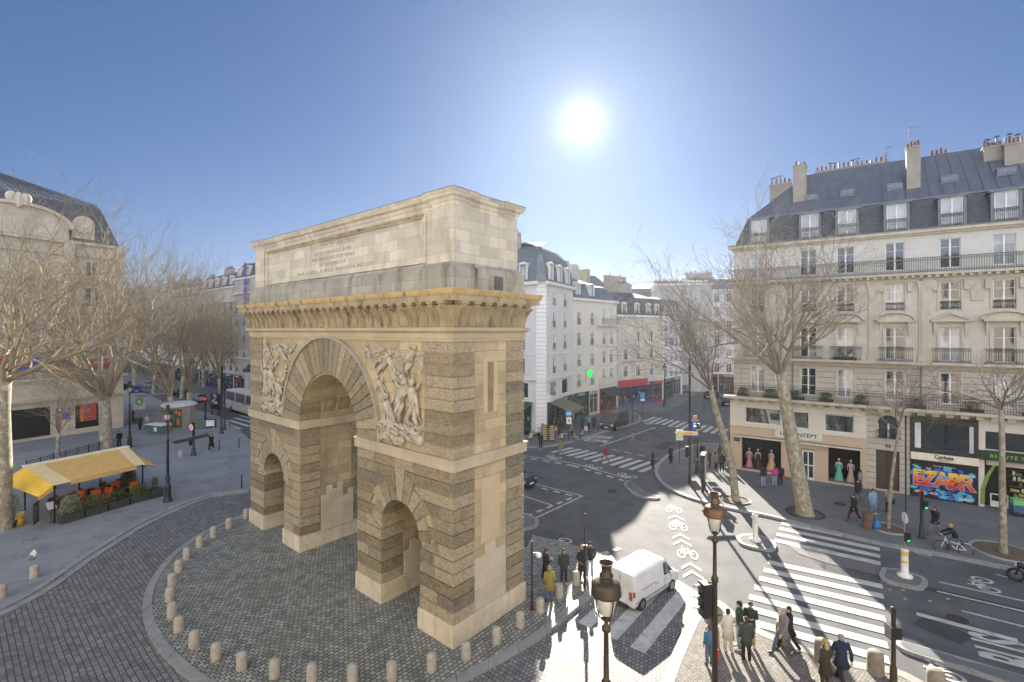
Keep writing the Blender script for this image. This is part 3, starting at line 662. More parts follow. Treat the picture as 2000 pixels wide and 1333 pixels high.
o = txt('BUS', 2.0, LINE, None, Matrix.Translation((p.x, p.y, MZ)) @ Matrix.Rotation(R(-115), 4, 'Z') @ Matrix.Scale(1.9, 4, Vector((0, 1, 0))), 'bus_lane_marking', .001, 1, .03); tag(o, 'word painted on the lane beyond the crossing', kind='structure')
p = gm_(1985, 1278)
o = txt('BUS', 1.15, LINE, None, Matrix.Translation((p.x, p.y, MZ)) @ Matrix.Rotation(R(57), 4, 'Z') @ Matrix.Scale(2.6, 4, Vector((0, 1, 0))), 'bus_lane_marking', .001, 1, .03); tag(o, 'large word painted on the right lane', kind='structure')

rp = random.Random(4); PATCH = [mk('tar_patch', (.05, .053, .058), (.065, .068, .073), 2, .85, .3, 60, spec=.2), mk('worn_patch', (.12, .124, .13), (.095, .1, .105), 2, .85, .3, 60, spec=.2)]
for i, (px, py, w, h, an) in enumerate(((1250, 905, 6, .5, .4), (1180, 1010, .6, 5, .2), (1900, 1170, 7, .5, -.6), (1560, 1010, .0, .0, 0), (1300, 870, 4, 1.2, .9), (1100, 930, 3, .7, .2), (1840, 1230, 1.2, 1.6, .5), (1120, 1040, 1.5, 1.2, .3))):
    if not w: continue
    p = g(px, py, RZ); c, s = math.cos(an), math.sin(an); q = [(p[0]+c*x-s*y, p[1]+s*x+c*y) for x, y in ((-w/2, -h/2), (w/2, -h/2), (w/2, h/2), (-w/2, h/2))]
    sheet('road_patch', q, RZ-.012+.0005*i, PATCH[i % 2])
cv = MB().use(mk('cast_iron_cover', (.06, .055, .05), (.04, .038, .036), 8, .8, .4, 30, spec=.2)).lathe([(.38, 0), (.38, .012)], 18).mesh('manhole_cover')
for px, py, z in ((1195, 960, RZ-.01), (1870, 1210, RZ-.01), (1150, 890, RZ-.01), (1640, 985, .002)):
    p = g(px, py, z); o = link('manhole_cover', cv); o.location = (p[0], p[1], z); tag(o, kind='structure')
p = [g(x, y, 0) for x, y in ((335, 863), (405, 847), (412, 852), (342, 868))]; sheet('pavement_grating', p, .004, PATCH[0])
# ------------------------------------------------ building kit
def fr_loc(root, px, py, y=0.0):
    "x, z in a building's own frame of the point of its plane y seen at a pixel"
    rz = root.rotation_euler[2]; d = (math.cos(rz), math.sin(rz)); n = (-d[1], d[0])
    ox, oy = root.location[0]+n[0]*y, root.location[1]+n[1]*y
    k = (px-1000)/FPX; s = (k*oy-ox)/(d[0]-k*d[1]); t = oy+s*d[1]
    return s, EYE+(HOR-py)/FPX*t
def offset_poly(P, d):
    n = len(P); A = sum(P[i][0]*P[(i+1)%n][1]-P[(i+1)%n][0]*P[i][1] for i in range(n)); s = 1 if A > 0 else -1; out = []
    for i in range(n):
        a, b, c = Vector(P[i-1]), Vector(P[i]), Vector(P[(i+1) % n])
        t1 = (b-a).normalized(); t2 = (c-b).normalized(); n1 = Vector((-t1.y, t1.x))*s*d; n2 = Vector((-t2.y, t2.x))*s*d
        cr = t1.x*t2.y-t1.y*t2.x
        if abs(cr) < 1e-4: out.append(tuple(b+n1)); continue
        q = (b+n2)-(b+n1); k = (q.x*t2.y-q.y*t2.x)/cr; out.append(tuple(b+n1+t1*k))
    return out
def loft_poly(mb, P, steps, cap=True):
    "steps = [(inset, z)...]"
    n = len(P); A = sum(P[i][0]*P[(i+1)%n][1]-P[(i+1)%n][0]*P[i][1] for i in range(n))
    if A < 0: P = P[::-1]
    vs = []; fs = []
    for d, z in steps: vs += [(p[0], p[1], z) for p in offset_poly(P, d)]
    for i in range(len(steps)-1):
        for j in range(n): fs.append((i*n+j, i*n+(j+1) % n, (i+1)*n+(j+1) % n, (i+1)*n+j))
    if cap: fs.append(tuple(range((len(steps)-1)*n, len(steps)*n))); fs.append(tuple(range(n))[::-1])
    mb.add(vs, fs)
def wall_holes(mb, x0, x1, z0, z1, holes, depth=.25, y=0.0):
    hs = [h for h in holes if h[1] > x0 and h[0] < x1]
    xs = sorted(set([x0, x1]+[min(max(v, x0), x1) for h in hs for v in h[:2]])); zs = sorted(set([z0, z1]+[min(max(v, z0), z1) for h in hs for v in h[2:4]]))
    for i in range(len(xs)-1):
        for j in range(len(zs)-1):
            cx, cz = (xs[i]+xs[i+1])/2, (zs[j]+zs[j+1])/2
            if any(h[0] < cx < h[1] and h[2] < cz < h[3] for h in hs): continue
            mb.quad((xs[i], y, zs[j]), (xs[i+1], y, zs[j]), (xs[i+1], y, zs[j+1]), (xs[i], y, zs[j+1]))
    for a, b, c, d in hs:
        c = max(c, z0); d = min(d, z1)
        mb.quad((a, y, c), (a, y, d), (a, y+depth, d), (a, y+depth, c)); mb.quad((b, y, d), (b, y, c), (b, y+depth, c), (b, y+depth, d))
        mb.quad((a, y, d), (b, y, d), (b, y+depth, d), (a, y+depth, d)); mb.quad((a, y, c), (a, y+depth, c), (b, y+depth, c), (b, y, c))
WC = {}
def railing_mb(mb, x0, x1, y, z0, h, step=.13, scroll=True, t=.014):
    mb.use(IRON); mb.box(x0, x1, y-.02, y+.02, z0+h-.04, z0+h); mb.box(x0, x1, y-.015, y+.015, z0+.06, z0+.09); mb.box(x0, x1, y-.012, y+.012, z0+h*.78, z0+h*.78+.02)
    n = max(2, int((x1-x0)/step))
    for i in range(n+1):
        x = x0+(x1-x0)*i/n; mb.box(x-t/1.4, x+t/1.4, y-t/2, y+t/2, z0+.06, z0+h-.03)
    if scroll:
        for i in range(n):
            x = x0+(x1-x0)*(i+.5)/n; r = (x1-x0)/n*.42
            for zc, k in ((z0+.09+r*1.4, 1.4), (z0+h*.88, .8)):
                pts = [(x+r*math.cos(a), y, zc+r*k*math.sin(a)) for a in [2*math.pi*q/6 for q in range(7)]]
                mb.tube(pts, .011, 3, False)
def window(parent, x, z, w, h, style='french', T=None, recess=.16, label=None, blind=None):
    key = (round(w, 2), round(h, 2), style, blind)
    if key not in WC:
        f = MB().use(WHITE if style not in ('dark',) else BLACKM); e = .06
        f.box(-w/2, -w/2+e, recess-.04, recess+.02, 0, h); f.box(w/2-e, w/2, recess-.04, recess+.02, 0, h)
        f.box(-w/2+e, w/2-e, recess-.04, recess+.02, h-e, h); f.box(-w/2+e, w/2-e, recess-.04, recess+.02, 0, e*1.3)
        if style in ('french', 'sash', 'rail', 'shutter'):
            f.box(-.055, .055, recess-.05, recess+.02, e*1.3, h-e)
            f.box(-w/2+e, -.055, recess-.02, recess+.018, h*.36, h*.36+.035); f.box(.055, w/2-e, recess-.02, recess+.018, h*.36, h*.36+.035)
            f.box(-w/2+e, -.055, recess-.02, recess+.018, h*.7, h*.7+.025); f.box(.055, w/2-e, recess-.02, recess+.018, h*.7, h*.7+.025)
        if style == 'shutter':
            f.use(flat('pale_shutter', (.62, .61, .57)))
            for s in (-1, 1): f.box(*sorted((s*(w/2+.02), s*(w/2+w*.45))), -.05, -.01, 0, h)
        g_ = MB().use(GLASS if not blind else GLASSB); g_.quad((-w/2+.02, recess, 0), (w/2-.02, recess, 0), (w/2-.02, recess, h-.02), (-w/2+.02, recess, h-.02))
        r = None
        if style in ('rail', 'shutter'):
            r = MB(); railing_mb(r, -w/2, w/2, -.06, .0, .85 if h > 1.6 else .6, .13, False)
        WC[key] = (f.mesh('window'), g_.mesh('pane'), r.mesh('guard_rail') if r else None)
    fm_, gm2, rm = WC[key]; M4 = Matrix.Translation((x, 0, z))
    if T is not None: M4 = T @ M4
    o = link('window', fm_, parent, M4); link('pane', gm2, o)
    if rm: link('guard_rail', rm, o)
    if label: o['label'] = label
    return o
def seg_frame(a, b):
    a, b = Vector(a), Vector(b); an = math.atan2(b.y-a.y, b.x-a.x)
    return Matrix.Translation((a.x, a.y, 0)) @ Matrix.Rotation(an, 4, 'Z'), (b-a).length
def facade(parent, a, b, z0, z1, wins, mat, style='french', depth=.25, bands=(), bandmat=None, surround=None):
    "wall from a to b (seen from the front a is left); wins = [(x, z, w, h[, style])]"
    T, L_ = seg_frame(a, b); m = MB().use(mat)
    wall_holes(m, 0, L_, z0, z1, [(w[0]-w[2]/2, w[0]+w[2]/2, w[1], w[1]+w[3]) for w in wins], depth)
    m.build('wall', parent, M4=T)
    for w in wins: window(parent, w[0], w[1], w[2], w[3], w[4] if len(w) > 4 else style, T, blind=(math.sin(w[0]*91.7+w[1]*37.3+L_*11) > .3) or None)
    if bands or surround:
        t = MB().use(bandmat or mat)
        for z, hh, p in bands: t.box(-p, L_+p, -p, .01, z, z+hh)
        if surround:
            for w in wins:
                e = surround
                t.box(w[0]-w[2]/2-e, w[0]-w[2]/2-.002, -.035, .02, w[1]-.02, w[1]+w[3]+e); t.box(w[0]+w[2]/2+.002, w[0]+w[2]/2+e, -.035, .02, w[1]-.02, w[1]+w[3]+e)
                t.box(w[0]-w[2]/2-e-.03, w[0]+w[2]/2+e+.03, -.07, .02, w[1]-.1, w[1]-.022)
        t.build('trim', parent, M4=T)
    return T, L_
def pots(mb, x0, x1, y, z, n, rnd, c=None):
    for i in range(n):
        x = x0+(x1-x0)*(i+.5)/n; h = rnd.uniform(.3, .6); r = rnd.uniform(.08, .11)
        mb.use(c or (POT if rnd.random() < .75 else ZINC)); mb.lathe([(r, 0), (r*.85, h*.9), (r*1.15, h*.92), (r*1.1, h)], 8, (x, y, z))
        if rnd.random() < .25: mb.use(ZINC).lathe([(.02, h), (.02, h+.15), (.2, h+.17), (.02, h+.28)], 8, (x, y, z))
def chimney(parent, x0, x1, y0, y1, z0, z1, n, seed=1, T=None, mat=None):
    m = MB().use(mat or RENDER); m.box(x0, x1, y0, y1, z0, z1); m.box(x0-.06, x1+.06, y0-.06, y1+.06, z1, z1+.12)
    o = m.build('chimney', parent, M4=T); p = MB(); pots(p, x0, x1, (y0+y1)/2, z1+.12, n, random.Random(seed)); p.build('chimney_pots', o)
    return o
# ------------------------------------------------ large corner building on the right
HS = mk('haussmann_stone', (.57, .53, .455), (.47, .435, .37), .8, .85, .2, 30, brick=(1.3, .42, .01, (.42, .38, .31), 'wall', 0, .05), grime=((.38, .34, .27), 1.2, .35, .35))
HS2 = mk('channelled_stone', (.53, .485, .41), (.44, .40, .34), .8, .85, .3, 30, brick=(40, .45, .035, (.25, .22, .18), 'wall', 0, .05), grime=((.36, .32, .26), 1.2, .4, .35))
HST = mk('moulded_stone', (.55, .50, .405), (.45, .405, .32), 1.2, .85, .15, 30, grime=((.33, .29, .22), 2, .5, .4))
HSW = mk('painted_upper_storey', (.60, .585, .55), (.53, .515, .475), .8, .85, .1, 30, grime=((.5, .48, .43), 1, .4, .3))
D_R = Vector((.8195, -.573)); RB = empty('corner_building', (20.39, 42.64, 0), math.atan2(D_R.y, D_R.x),
    'large cream stone corner building with slate mansard roof and iron balconies on the right', 'building')
BX0, BX1, BD = -.62, 27.0, 14.0
XW = [1.3, 5.07, 7.6, 10.68, 13.82, 16.6, 19.7, 22.8, 25.5]
bodyR = MB().use(HST); bodyR.box(BX0+.01, BX1, .3, BD, 6.2, 19.85); bodyR.box(BX0+.01, BX1, 1.3, BD, 0, 6.2); bodyR.build('building_shell', RB)
F2, F3, F4, F5 = (7.0, 2.27, 1.1), (10.15, 2.45, 1.15), (13.88, 2.03, 1.12), (16.9, 2.15, 1.15)
def holes_(F): return [(x-F[2]/2, x+F[2]/2, F[0], F[0]+F[1]) for x in XW]
m = MB().use(HS2); wall_holes(m, BX0, BX1, 6.4, 9.8, holes_(F2)); m.quad((BX0, .3, 6.4), (BX0, 0, 6.4), (BX0, 0, 9.8), (BX0, .3, 9.8)); m.build('wall', RB)
m = MB().use(HS); wall_holes(m, BX0, BX1, 9.8, 16.6, holes_(F3)+holes_(F4)); m.quad((BX0, .3, 9.8), (BX0, 0, 9.8), (BX0, 0, 16.6), (BX0, .3, 16.6)); m.build('wall', RB)
m = MB().use(HSW); wall_holes(m, BX0, BX1, 16.6, 19.85, holes_(F5)); m.quad((BX0, .3, 16.6), (BX0, 0, 16.6), (BX0, 0, 19.85), (BX0, .3, 19.85)); m.build('wall', RB)
rb = random.Random(3)
for F, st in ((F2, 'french'), (F3, 'french'), (F4, 'french'), (F5, 'french')):
    for i, x in enumerate(XW): window(RB, x, F[0], F[2], F[1], st, blind=(rb.random() < .5) or None)
m = MB().use(HST)        # cornices and slabs
def slabm(m, z0, z1, p, x0=BX0, x1=BX1): m.box(x0-p, x1, -p, 0, z0, z1)
slabm(m, 19.45, 19.6, .2); slabm(m, 19.6, 19.8, .38); slabm(m, 16.28, 16.45, .12); slabm(m, 16.45, 16.6, .5); slabm(m, 16.02, 16.1, .06)
slabm(m, 9.62, 9.8, .12); slabm(m, 9.8, 10.02, .5); slabm(m, 13.0, 13.06, .04); slabm(m, 6.2, 6.38, .3)
for i in range(62): x = BX0+.1+i*.45; m.box(x, x+.2, -.42, -.121, 16.28, 16.448)
for i in range(36): x = BX0+.1+i*.78; m.box(x, x+.42, -.55, -.302, 6.12, 6.38)
m.build('cornices', RB)
slabm(MB().use(HST), 6.38, 6.62, .75) if False else None
b1_ = MB().use(HST).box(BX0-.75, BX1, -.75, 0, 6.385, 6.6); b1_.build('balcony_slab', RB)
for x in (9.45, 12.45, 3.2, 18.2, -.25):  # tall pilasters through two storeys
    m = MB().use(HST); m.box(x-.36, x+.36, -.12, 0, 10.5, 15.3); m.box(x-.42, x+.42, -.16, 0, 10.02, 10.5)
    for k, (e, z) in enumerate(((.38, 15.3), (.42, 15.5), (.47, 15.7), (.5, 15.9))): m.box(x-e, x+e, -.14-.03*k, 0, z, z+.2 if z < 15.8 else 16.01)
    m.build('pilaster', RB)
for x in (15.25, 21.2):
    m = MB().use(HST); m.prism_y([(x-.3, 14.5), (x+.3, 14.5), (x+.36, 15.2), (x, 15.75), (x-.36, 15.2)], -.1, .01); m.build('carved_cartouche', RB)
for i, x in enumerate(XW):                 # pediments, consoles and surrounds
    m = MB().use(HST); w = F3[2]/2
    for s in (-1, 1):
        m.box(*sorted((x+s*w, x+s*(w+.16))), -.07, 0, 10.1, 12.62); m.box(*sorted((x+s*(w+.17), x+s*(w+.36))), -.2, 0, 12.35, 13.0); m.box(*sorted((x+s*(w+.19), x+s*(w+.34))), -.1, 0, 12.0, 12.35)
        m.box(*sorted((x+s*w, x+s*(w+.14))), -.06, 0, 13.8, 15.95); m.box(*sorted((x+s*(w+.15), x+s*(w+.4))), -.18, 0, 15.3, 16.0); m.box(*sorted((x+s*F2[2]/2, x+s*(F2[2]/2+.12))), -.04, 0, 7.0, 9.3)
    m.box(x-w-.16, x+w+.16, -.08, 0, 12.62, 12.8)
    m.box(x-w-.5, x+w+.5, -.4, 0, 13.0, 13.12)
    if i % 2 or i in (2,):
        k = 9; pts = [(x-w-.5, 13.12)]+[(x-(w+.5)*math.cos(math.pi*j/k), 13.12+.5*math.sin(math.pi*j/k)) for j in range(1, k)]+[(x+w+.5, 13.12)]
        m.prism_y(pts, -.28, -.02)
        for j in range(k):
            a0, a1 = math.pi*j/k, math.pi*(j+1)/k; q = lambda a, r: (x-(w+.52)*math.cos(a)*r, 13.14+.52*math.sin(a)*r)
            m.prism_y([q(a0, 1), q(a0, 1.12), q(a1, 1.12), q(a1, 1)], -.42, -.02)
    else:
        m.prism_y([(x-w-.5, 13.12), (x+w+.5, 13.12), (x, 13.55)], -.28, -.02)
        m.prism_y([(x-w-.58, 13.12), (x-w-.42, 13.12), (x, 13.56), (x, 13.68)], -.42, -.02); m.prism_y([(x+w+.58, 13.12), (x, 13.68), (x, 13.56), (x+w+.42, 13.12)], -.42, -.02)
    m.use(LEAD); m.build('window_surround', RB)
r = MB(); railing_mb(r, BX0-.7, BX1, -.7, 6.6, .95, .14, False); r.box(BX0-.7, BX0-.67, -.7, 0, 7.5, 7.55); r.build('first_floor_railing', RB)
r = MB(); railing_mb(r, BX0-.4, BX1, -.46, 16.6, 1.12, .13, True); r.build('fifth_floor_railing', RB)
for x in XW:
    r = MB().use(HST).box(x-1.1, x+1.1, -.62, -.5, 9.85, 10.02); railing_mb(r, x-1.0, x+1.0, -.58, 10.02, 1.08, .12, True)
    for s in (-1, 1): r.box(x+s*1.0-.02, x+s*1.0+.02, -.58, -.05, 10.05, 10.09); r.box(x+s*1.0-.02, x+s*1.0+.02, -.58, -.05, 11.05, 11.09)
    r.build('balcony', RB)
    r = MB(); railing_mb(r, x-.56, x+.56, -.05, 13.86, .62, .11, True); r.build('window_guard', RB)
for x in (12.2, 3.95, 18.4):
    MB().use(mk('drainpipe_grey', (.22, .21, .19), (.17, .16, .15), 3, .6)).tube([(x, -.08, 6.6), (x, -.08, 16.2)], .05, 6).build('drainpipe', RB)
# roof
m = MB().use(SLATE); m.prism_x([(.05, 19.82), (.95, 22.35), (.95, 19.82)], BX0+.95, BX1)
m.add([(BX0+.05, .05, 19.82), (BX0+.95, .05, 19.82), (BX0+.95, .95, 22.35), (BX0+.95, BD, 22.35), (BX0+.05, BD, 19.82)], [(0, 1, 2), (0, 2, 3, 4)])
m.build('slate_mansard', RB)
m = MB().use(ZINC); e0 = BX0+.95
m.add([(e0, .9, 22.34), (BX1, .9, 22.34), (BX1, 6, 26.9), (e0+4.2, 6, 26.9), (e0, BD, 22.34), (BX1, BD, 22.34), (BX1, BD-5, 26.9), (e0+4.2, BD-5, 26.9)], [(0, 1, 2, 3), (0, 3, 7, 4), (3, 2, 6, 7), (4, 7, 6, 5)])
def zr(x, y): return 22.34+(y-.9)*(26.9-22.34)/5.1
for i in range(38):
    x = e0+.35+i*.72
    y1 = 6 if x > e0+4.2 else .9+5.1*(x-e0)/4.2
    if x < BX1 and y1 > 1.1:
        m.add([(x-.02, .9, zr(x, .9)), (x+.02, .9, zr(x, .9)), (x+.02, y1, zr(x, y1)), (x-.02, y1, zr(x, y1)), (x-.02, .9, zr(x, .9)+.06), (x+.02, .9, zr(x, .9)+.06), (x+.02, y1, zr(x, y1)+.06), (x-.02, y1, zr(x, y1)+.06)], [(4, 5, 6, 7), (0, 4, 7, 3), (1, 2, 6, 5), (0, 1, 5, 4)])
m.box(e0-.04, BX1, .86, .98, 22.3, 22.42)
m.build('zinc_roof', RB)
m = MB().use(LEAD).box(BX0-.4, BX1, -.4, .06, 19.802, 19.9); m.build('gutter', RB)
for x in XW:
    x = x+.1
    m = MB().use(ZINC); m.box(x-.78, x-.6, .0, 1.1, 19.9, 22.0); m.box(x+.6, x+.78, .0, 1.1, 19.9, 22.0); m.box(x-.9, x+.9, -.12, 1.4, 22.0, 22.1)
    o = m.build('dormer', RB); f, p_ = None, None
    f = MB().use(WHITE); w, h = 1.2, 2.0
    f.box(x-.6, x-.53, .08, .16, 19.92, 22); f.box(x+.53, x+.6, .08, .16, 19.92, 22); f.box(x-.53, x+.53, .08, .16, 21.93, 22); f.box(x-.05, x+.05, .07, .16, 19.92, 21.93); f.box(x-.53, x+.53, .09, .15, 20.5, 20.55)
    f.build('dormer_window', o)
    MB().use(GLASSB).quad((x-.58, .14, 19.9), (x+.58, .14, 19.9), (x+.58, .14, 22), (x-.58, .14, 22)).build('pane', o)
    r = MB(); railing_mb(r, x-.6, x+.6, -.05, 19.9, .95, .1, True); r.build('dormer_rail', o)
for px, py in ((1655, 362), (1747, 352), (1853, 335), (1963, 327), (1585, 378)):     # skylights
    s, z = fr_loc(RB, px, py, 2.6); z = zr(s, 2.6)
    m = MB().use(ZINC).box(s-.5, s+.5, 2.2, 3.0, z-.3, z+.28); m.use(GLASS).box(s-.42, s+.42, 2.17, 2.199, z-.15, z+.2); m.build('skylight', RB)
rr = random.Random(9)
for (px0, px1, ptop, pbase, y, n, d) in ((1549, 1574, 324, 382, 2.4, 3, 1.0), (1771, 1798, 288, 358, 2.2, 4, 1.0), (1921, 1958, 288, 312, 4.2, 6, .6), (1962, 2010, 282, 312, 3.4, 6, .6),
                                     (1817, 1852, 304, 314, 6.2, 4, .6), (1503, 1545, 362, 372, 6, 5, .5), (1592, 1735, 336, 350, 8, 16, .4)):
    a, z1 = fr_loc(RB, px0, ptop, y); b, _ = fr_loc(RB, px1, ptop, y); _, z0 = fr_loc(RB, (px0+px1)/2, pbase, y)
    chimney(RB, a, b, y, y+d, min(z0-1.2, 24), z1-.12, n, int(px0))
for px, py, y, arm in ((1775, 250, 2.6, 1.0), (1731, 288, 6, .35)):
    a, z1 = fr_loc(RB, px, py, y); m = MB().use(IRON).tube([(a, y, z1-2.2), (a, y, z1)], .025, 4)
    m.tube([(a-.1, y, z1-.05), (a+arm, y-.1, z1+.02)], .018, 4)
    for k in range(6): m.tube([(a+arm*k/6, y-.2, z1-.02), (a+arm*k/6, y+.2, z1-.02)], .01, 3)
    m.tube([(a-.15, y, z1-.5), (a+.2, y, z1-.5)], .015, 3); m.build('aerial', RB)
# ground floor and mezzanine: stone bay with the house door
m = MB().use(HS2); wall_holes(m, 8.95, 11.57, 0, 6.2, [(9.54, 10.96, .12, 3.15), (9.62, 10.98, 4.05, 5.2)], .3); m.build('wall', RB)
m = MB().use(HST); k = 10                # round-headed window
cx_, r_ = 10.3, .68
for j in range(k):
    a0, a1 = math.pi*j/k, math.pi*(j+1)/k; m.prism_y([(cx_+r_*math.cos(a0), 5.2+r_*math.sin(a0)), (cx_+.95*math.cos(a0), 5.2+.95*math.sin(a0)), (cx_+.95*math.cos(a1), 5.2+.95*math.sin(a1)), (cx_+r_*math.cos(a1), 5.2+r_*math.sin(a1))], -.05, .02)
m.box(9.45, 11.15, -.12, 0, 3.95, 4.05); m.build('arched_surround', RB)
m = MB().use(WHITE); m.box(cx_-.05, cx_+.05, .1, .14, 4.05, 5.2); m.box(cx_-.68, cx_-.6, .1, .14, 4.05, 5.2); m.box(cx_+.6, cx_+.68, .1, .14, 4.05, 5.2); o = m.build('arched_window', RB)
g_ = MB().use(GLASS).quad((9.62, .16, 4.05), (10.98, .16, 4.05), (10.98, .16, 5.2), (9.62, .16, 5.2)); g_.prism_y([(cx_+.66*math.cos(math.pi*j/k), 5.2+.66*math.sin(math.pi*j/k)) for j in range(k+1)], -.012, .0); g_.build('pane', o)
r = MB(); railing_mb(r, 9.58, 11.02, -.1, 4.05, .7, .1, True); r.build('window_guard', RB)
WOOD = mk('dark_oak', (.09, .06, .04), (.06, .04, .03), 8, .6)
m = MB().use(WOOD).box(9.54, 10.96, .15, .22, .12, 3.15)
for s in (-1, 1):
    for z0, z1 in ((.3, 1.1), (1.25, 2.9)): m.box(cx_-.05+s*.35-.25, cx_-.05+s*.35+.25, .12, .16, z0, z1)
m.box(10.24, 10.27, .11, .16, .12, 3.15); m.build('street_door', RB)
m = MB().use(flat('blue_enamel', (.03, .05, .15))).box(10.13, 10.43, -.03, 0, 3.4, 3.62).build('number_plate', RB); txt('8', .17, WHITE, m, WALLM(10.28, -.032, 3.51), 'number', .002)
# first shop
TAN = mk('tan_shop_render', (.56, .43, .31), (.52, .40, .28), 1, .8, .05, 30); PALE = mk('pale_shop_render', (.66, .61, .54), (.6, .55, .48), 1, .8, .05, 30)
m = MB().use(TAN); wall_holes(m, BX0-.3, 8.95, 0, 3.95, [(.05, 3.1, .15, 3.0), (4.62, 5.5, .05, 2.55), (6.45, 8.55, .15, 2.9)], .3, -.06); m.build('shop_front', RB)
m = MB().use(PALE); wall_holes(m, BX0-.3, 8.95, 3.95, 6.12, [(.3, 3.05, 4.2, 5.6), (3.7, 5.1, 4.15, 5.55), (6.2, 8.15, 4.15, 5.6)], .25, -.05); m.box(BX0-.34, 8.95, -.12, -.052, 3.9, 4.0); m.build('shop_upper_front', RB)
for a, b, z in ((.3, 3.05, 4.2), (3.7, 5.1, 4.15), (6.2, 8.15, 4.15)): window(RB, (a+b)/2, z, b-a, 1.4, 'plain')
for a, b in ((.05, 3.1), (6.45, 8.55)):
    m = MB().use(DARK); m.box(a, b, 1.2, 1.25, .1, 3.0); m.quad((a, .24, .15), (a, 1.2, .15), (a, 1.2, 3), (a, .24, 3)); m.quad((b, 1.2, .15), (b, .24, .15), (b, .24, 3), (b, 1.2, 3)); m.use(flat('display_floor', (.2, .18, .16))); m.box(a, b, .0, 1.2, .08, .18); m.build('display_bay', RB)
WARM = flat('warm_lamp', (.9, .8, .6), emit=((1, .75, .45), 6.0))
m = MB().use(BLACKM); m.box(.03, .1, -.03, .02, .12, 3.0); m.box(3.05, 3.12, -.03, .02, .12, 3.0); m.box(1.55, 1.59, -.03, .02, .12, 3.0); m.box(6.43, 6.5, -.03, .02, .12, 2.9); m.box(8.5, 8.57, -.03, .02, .12, 2.9); m.build('display_frame', RB)
m = MB().use(WHITE); m.box(4.62, 4.72, .0, .06, .05, 2.45); m.box(5.4, 5.5, .0, .06, .05, 2.45); m.box(5.02, 5.1, .0, .06, .05, 2.45); m.box(4.72, 5.4, .0, .06, 2.3, 2.45); m.box(4.72, 5.4, .0, .06, 1.15, 1.25); m.box(4.72, 5.4, .0, .06, .05, .2)
m.use(GLASS).box(4.7, 5.42, .03, .05, .1, 2.4); m.build('shop_door', RB)
AWN = flat('folded_awning_cloth', (.25, .23, .20))
for a, b in ((-.3, 8.7),):
    m = MB().use(AWN).box(a, b, -.42, -.07, 3.02, 3.14); m.use(PALE).box(a, b, -.44, -.421, 2.98, 3.1); m.use(IRON).box(a, b, -.3, -.1, 2.94, 3.0); m.build('retracted_awning', RB)
m = MB().use(flat('cream_sign_board', (.72, .68, .6))).box(2.65, 6.05, -.14, -.062, 3.28, 3.9).build('shop_sign', RB)
txt('LE CONCEPT', .42, flat('sign_black', (.03, .03, .03)), m, WALLM(4.35, -.143, 3.64), 'sign_lettering', .006, 1.1, .008); txt('MARIAGE', .1, MATS['sign_black'], m, WALLM(4.35, -.143, 3.38), 'sign_lettering', .004, 1.4)
m = MB().use(flat('street_plate_blue', (.02, .05, .12))).box(BX0+.0, BX0+.5, -.1, -.062, 2.5, 2.8).build('street_name_plate', RB)
txt('RUE St MARTIN', .06, WHITE, m, WALLM(BX0+.25, -.102, 2.65), 'plate_lettering', .002)
# optician with painted shutter
CHAR = flat('charcoal_fascia', (.035, .04, .045), .4)
m = MB().use(CHAR); wall_holes(m, 11.59, 15.3, 2.75, 5.85, [(11.8, 15.1, 3.6, 5.55)], .3, -.08); m.build('optician_front', RB)
MB().use(GLASS).quad((11.8, .1, 3.6), (15.1, .1, 3.6), (15.1, .1, 5.55), (11.8, .1, 5.55)).build('optician_window', RB)
m = MB().use(flat('white_blind', (.7, .72, .72))); m.box(11.85, 12.2, .06, .09, 3.62, 5.5); m.box(14.85, 15.08, .06, .09, 3.62, 5.5); m.build('window_blinds', RB)
m = MB().use(flat('cream_awning', (.74, .66, .52))); m.prism_x([(-.09, 3.32), (-.3, 2.84), (-.27, 2.8), (-.085, 2.8)], 11.6, 15.32); o = m.build('cream_awning', RB)
AM = Matrix.Translation((13.45, -.218, 3.14)) @ Matrix.Rotation(R(90-23), 4, 'X')
txt('Carlota', .34, MATS['sign_black'], o, AM, 'sign_lettering', .004, 1, .01)
gl = MB().use(MATS['sign_black']); gl.T = Matrix.Translation((13.45, -.285, 2.93)) @ Matrix.Rotation(R(90-23), 4, 'X')
for cx in (-.18, .18): gl.tube([(cx+.11*math.cos(a), .06*math.sin(a), 0) for a in [2*math.pi*q/10 for q in range(11)]], .012, 4, False)
gl.tube([(-.07, .02, 0), (.07, .02, 0)], .012, 4); gl.tube([(-.4, .04, 0), (-.29, .02, 0)], .012, 4); gl.tube([(.29, .02, 0), (.4, .04, 0)], .012, 4); gl.build('spectacles_emblem', o)
m = MB().use(flat('shutter_black', (.02, .022, .03)))
for i in range(34): m.box(11.62, 15.28, -.1-.006*(i % 2), 0, .02+i*.08, .02+(i+1)*.08)
SH = m.build('painted_roller_shutter', RB)
def paint(name, c, e=None): return flat(name, c, .5)
bl = [paint('spray_cyan', (.10, .45, .70)), paint('spray_blue', (.05, .12, .5)), paint('spray_turquoise', (.1, .5, .5)), paint('spray_white', (.75, .75, .75))]
rg = random.Random(12); m = MB()
for i in range(46):
    x = rg.uniform(11.75, 15.1); z = rg.uniform(.15, .75) if rg.random() < .6 else rg.uniform(1.5, 2.35); m.use(bl[rg.choice((0, 0, 0, 1, 1, 2))]); n_ = 9; r0 = rg.uniform(.1, .26)
    pts = [(x+r0*rg.uniform(.6, 1.5)*math.cos(2*math.pi*q/n_), z+r0*rg.uniform(.4, .9)*math.sin(2*math.pi*q/n_)) for q in range(n_)]
    y = -.112-i*.0002; m.add([(p[0], y, p[1]) for p in pts], [tuple(range(n_))])
m.build('spray_clouds', SH)
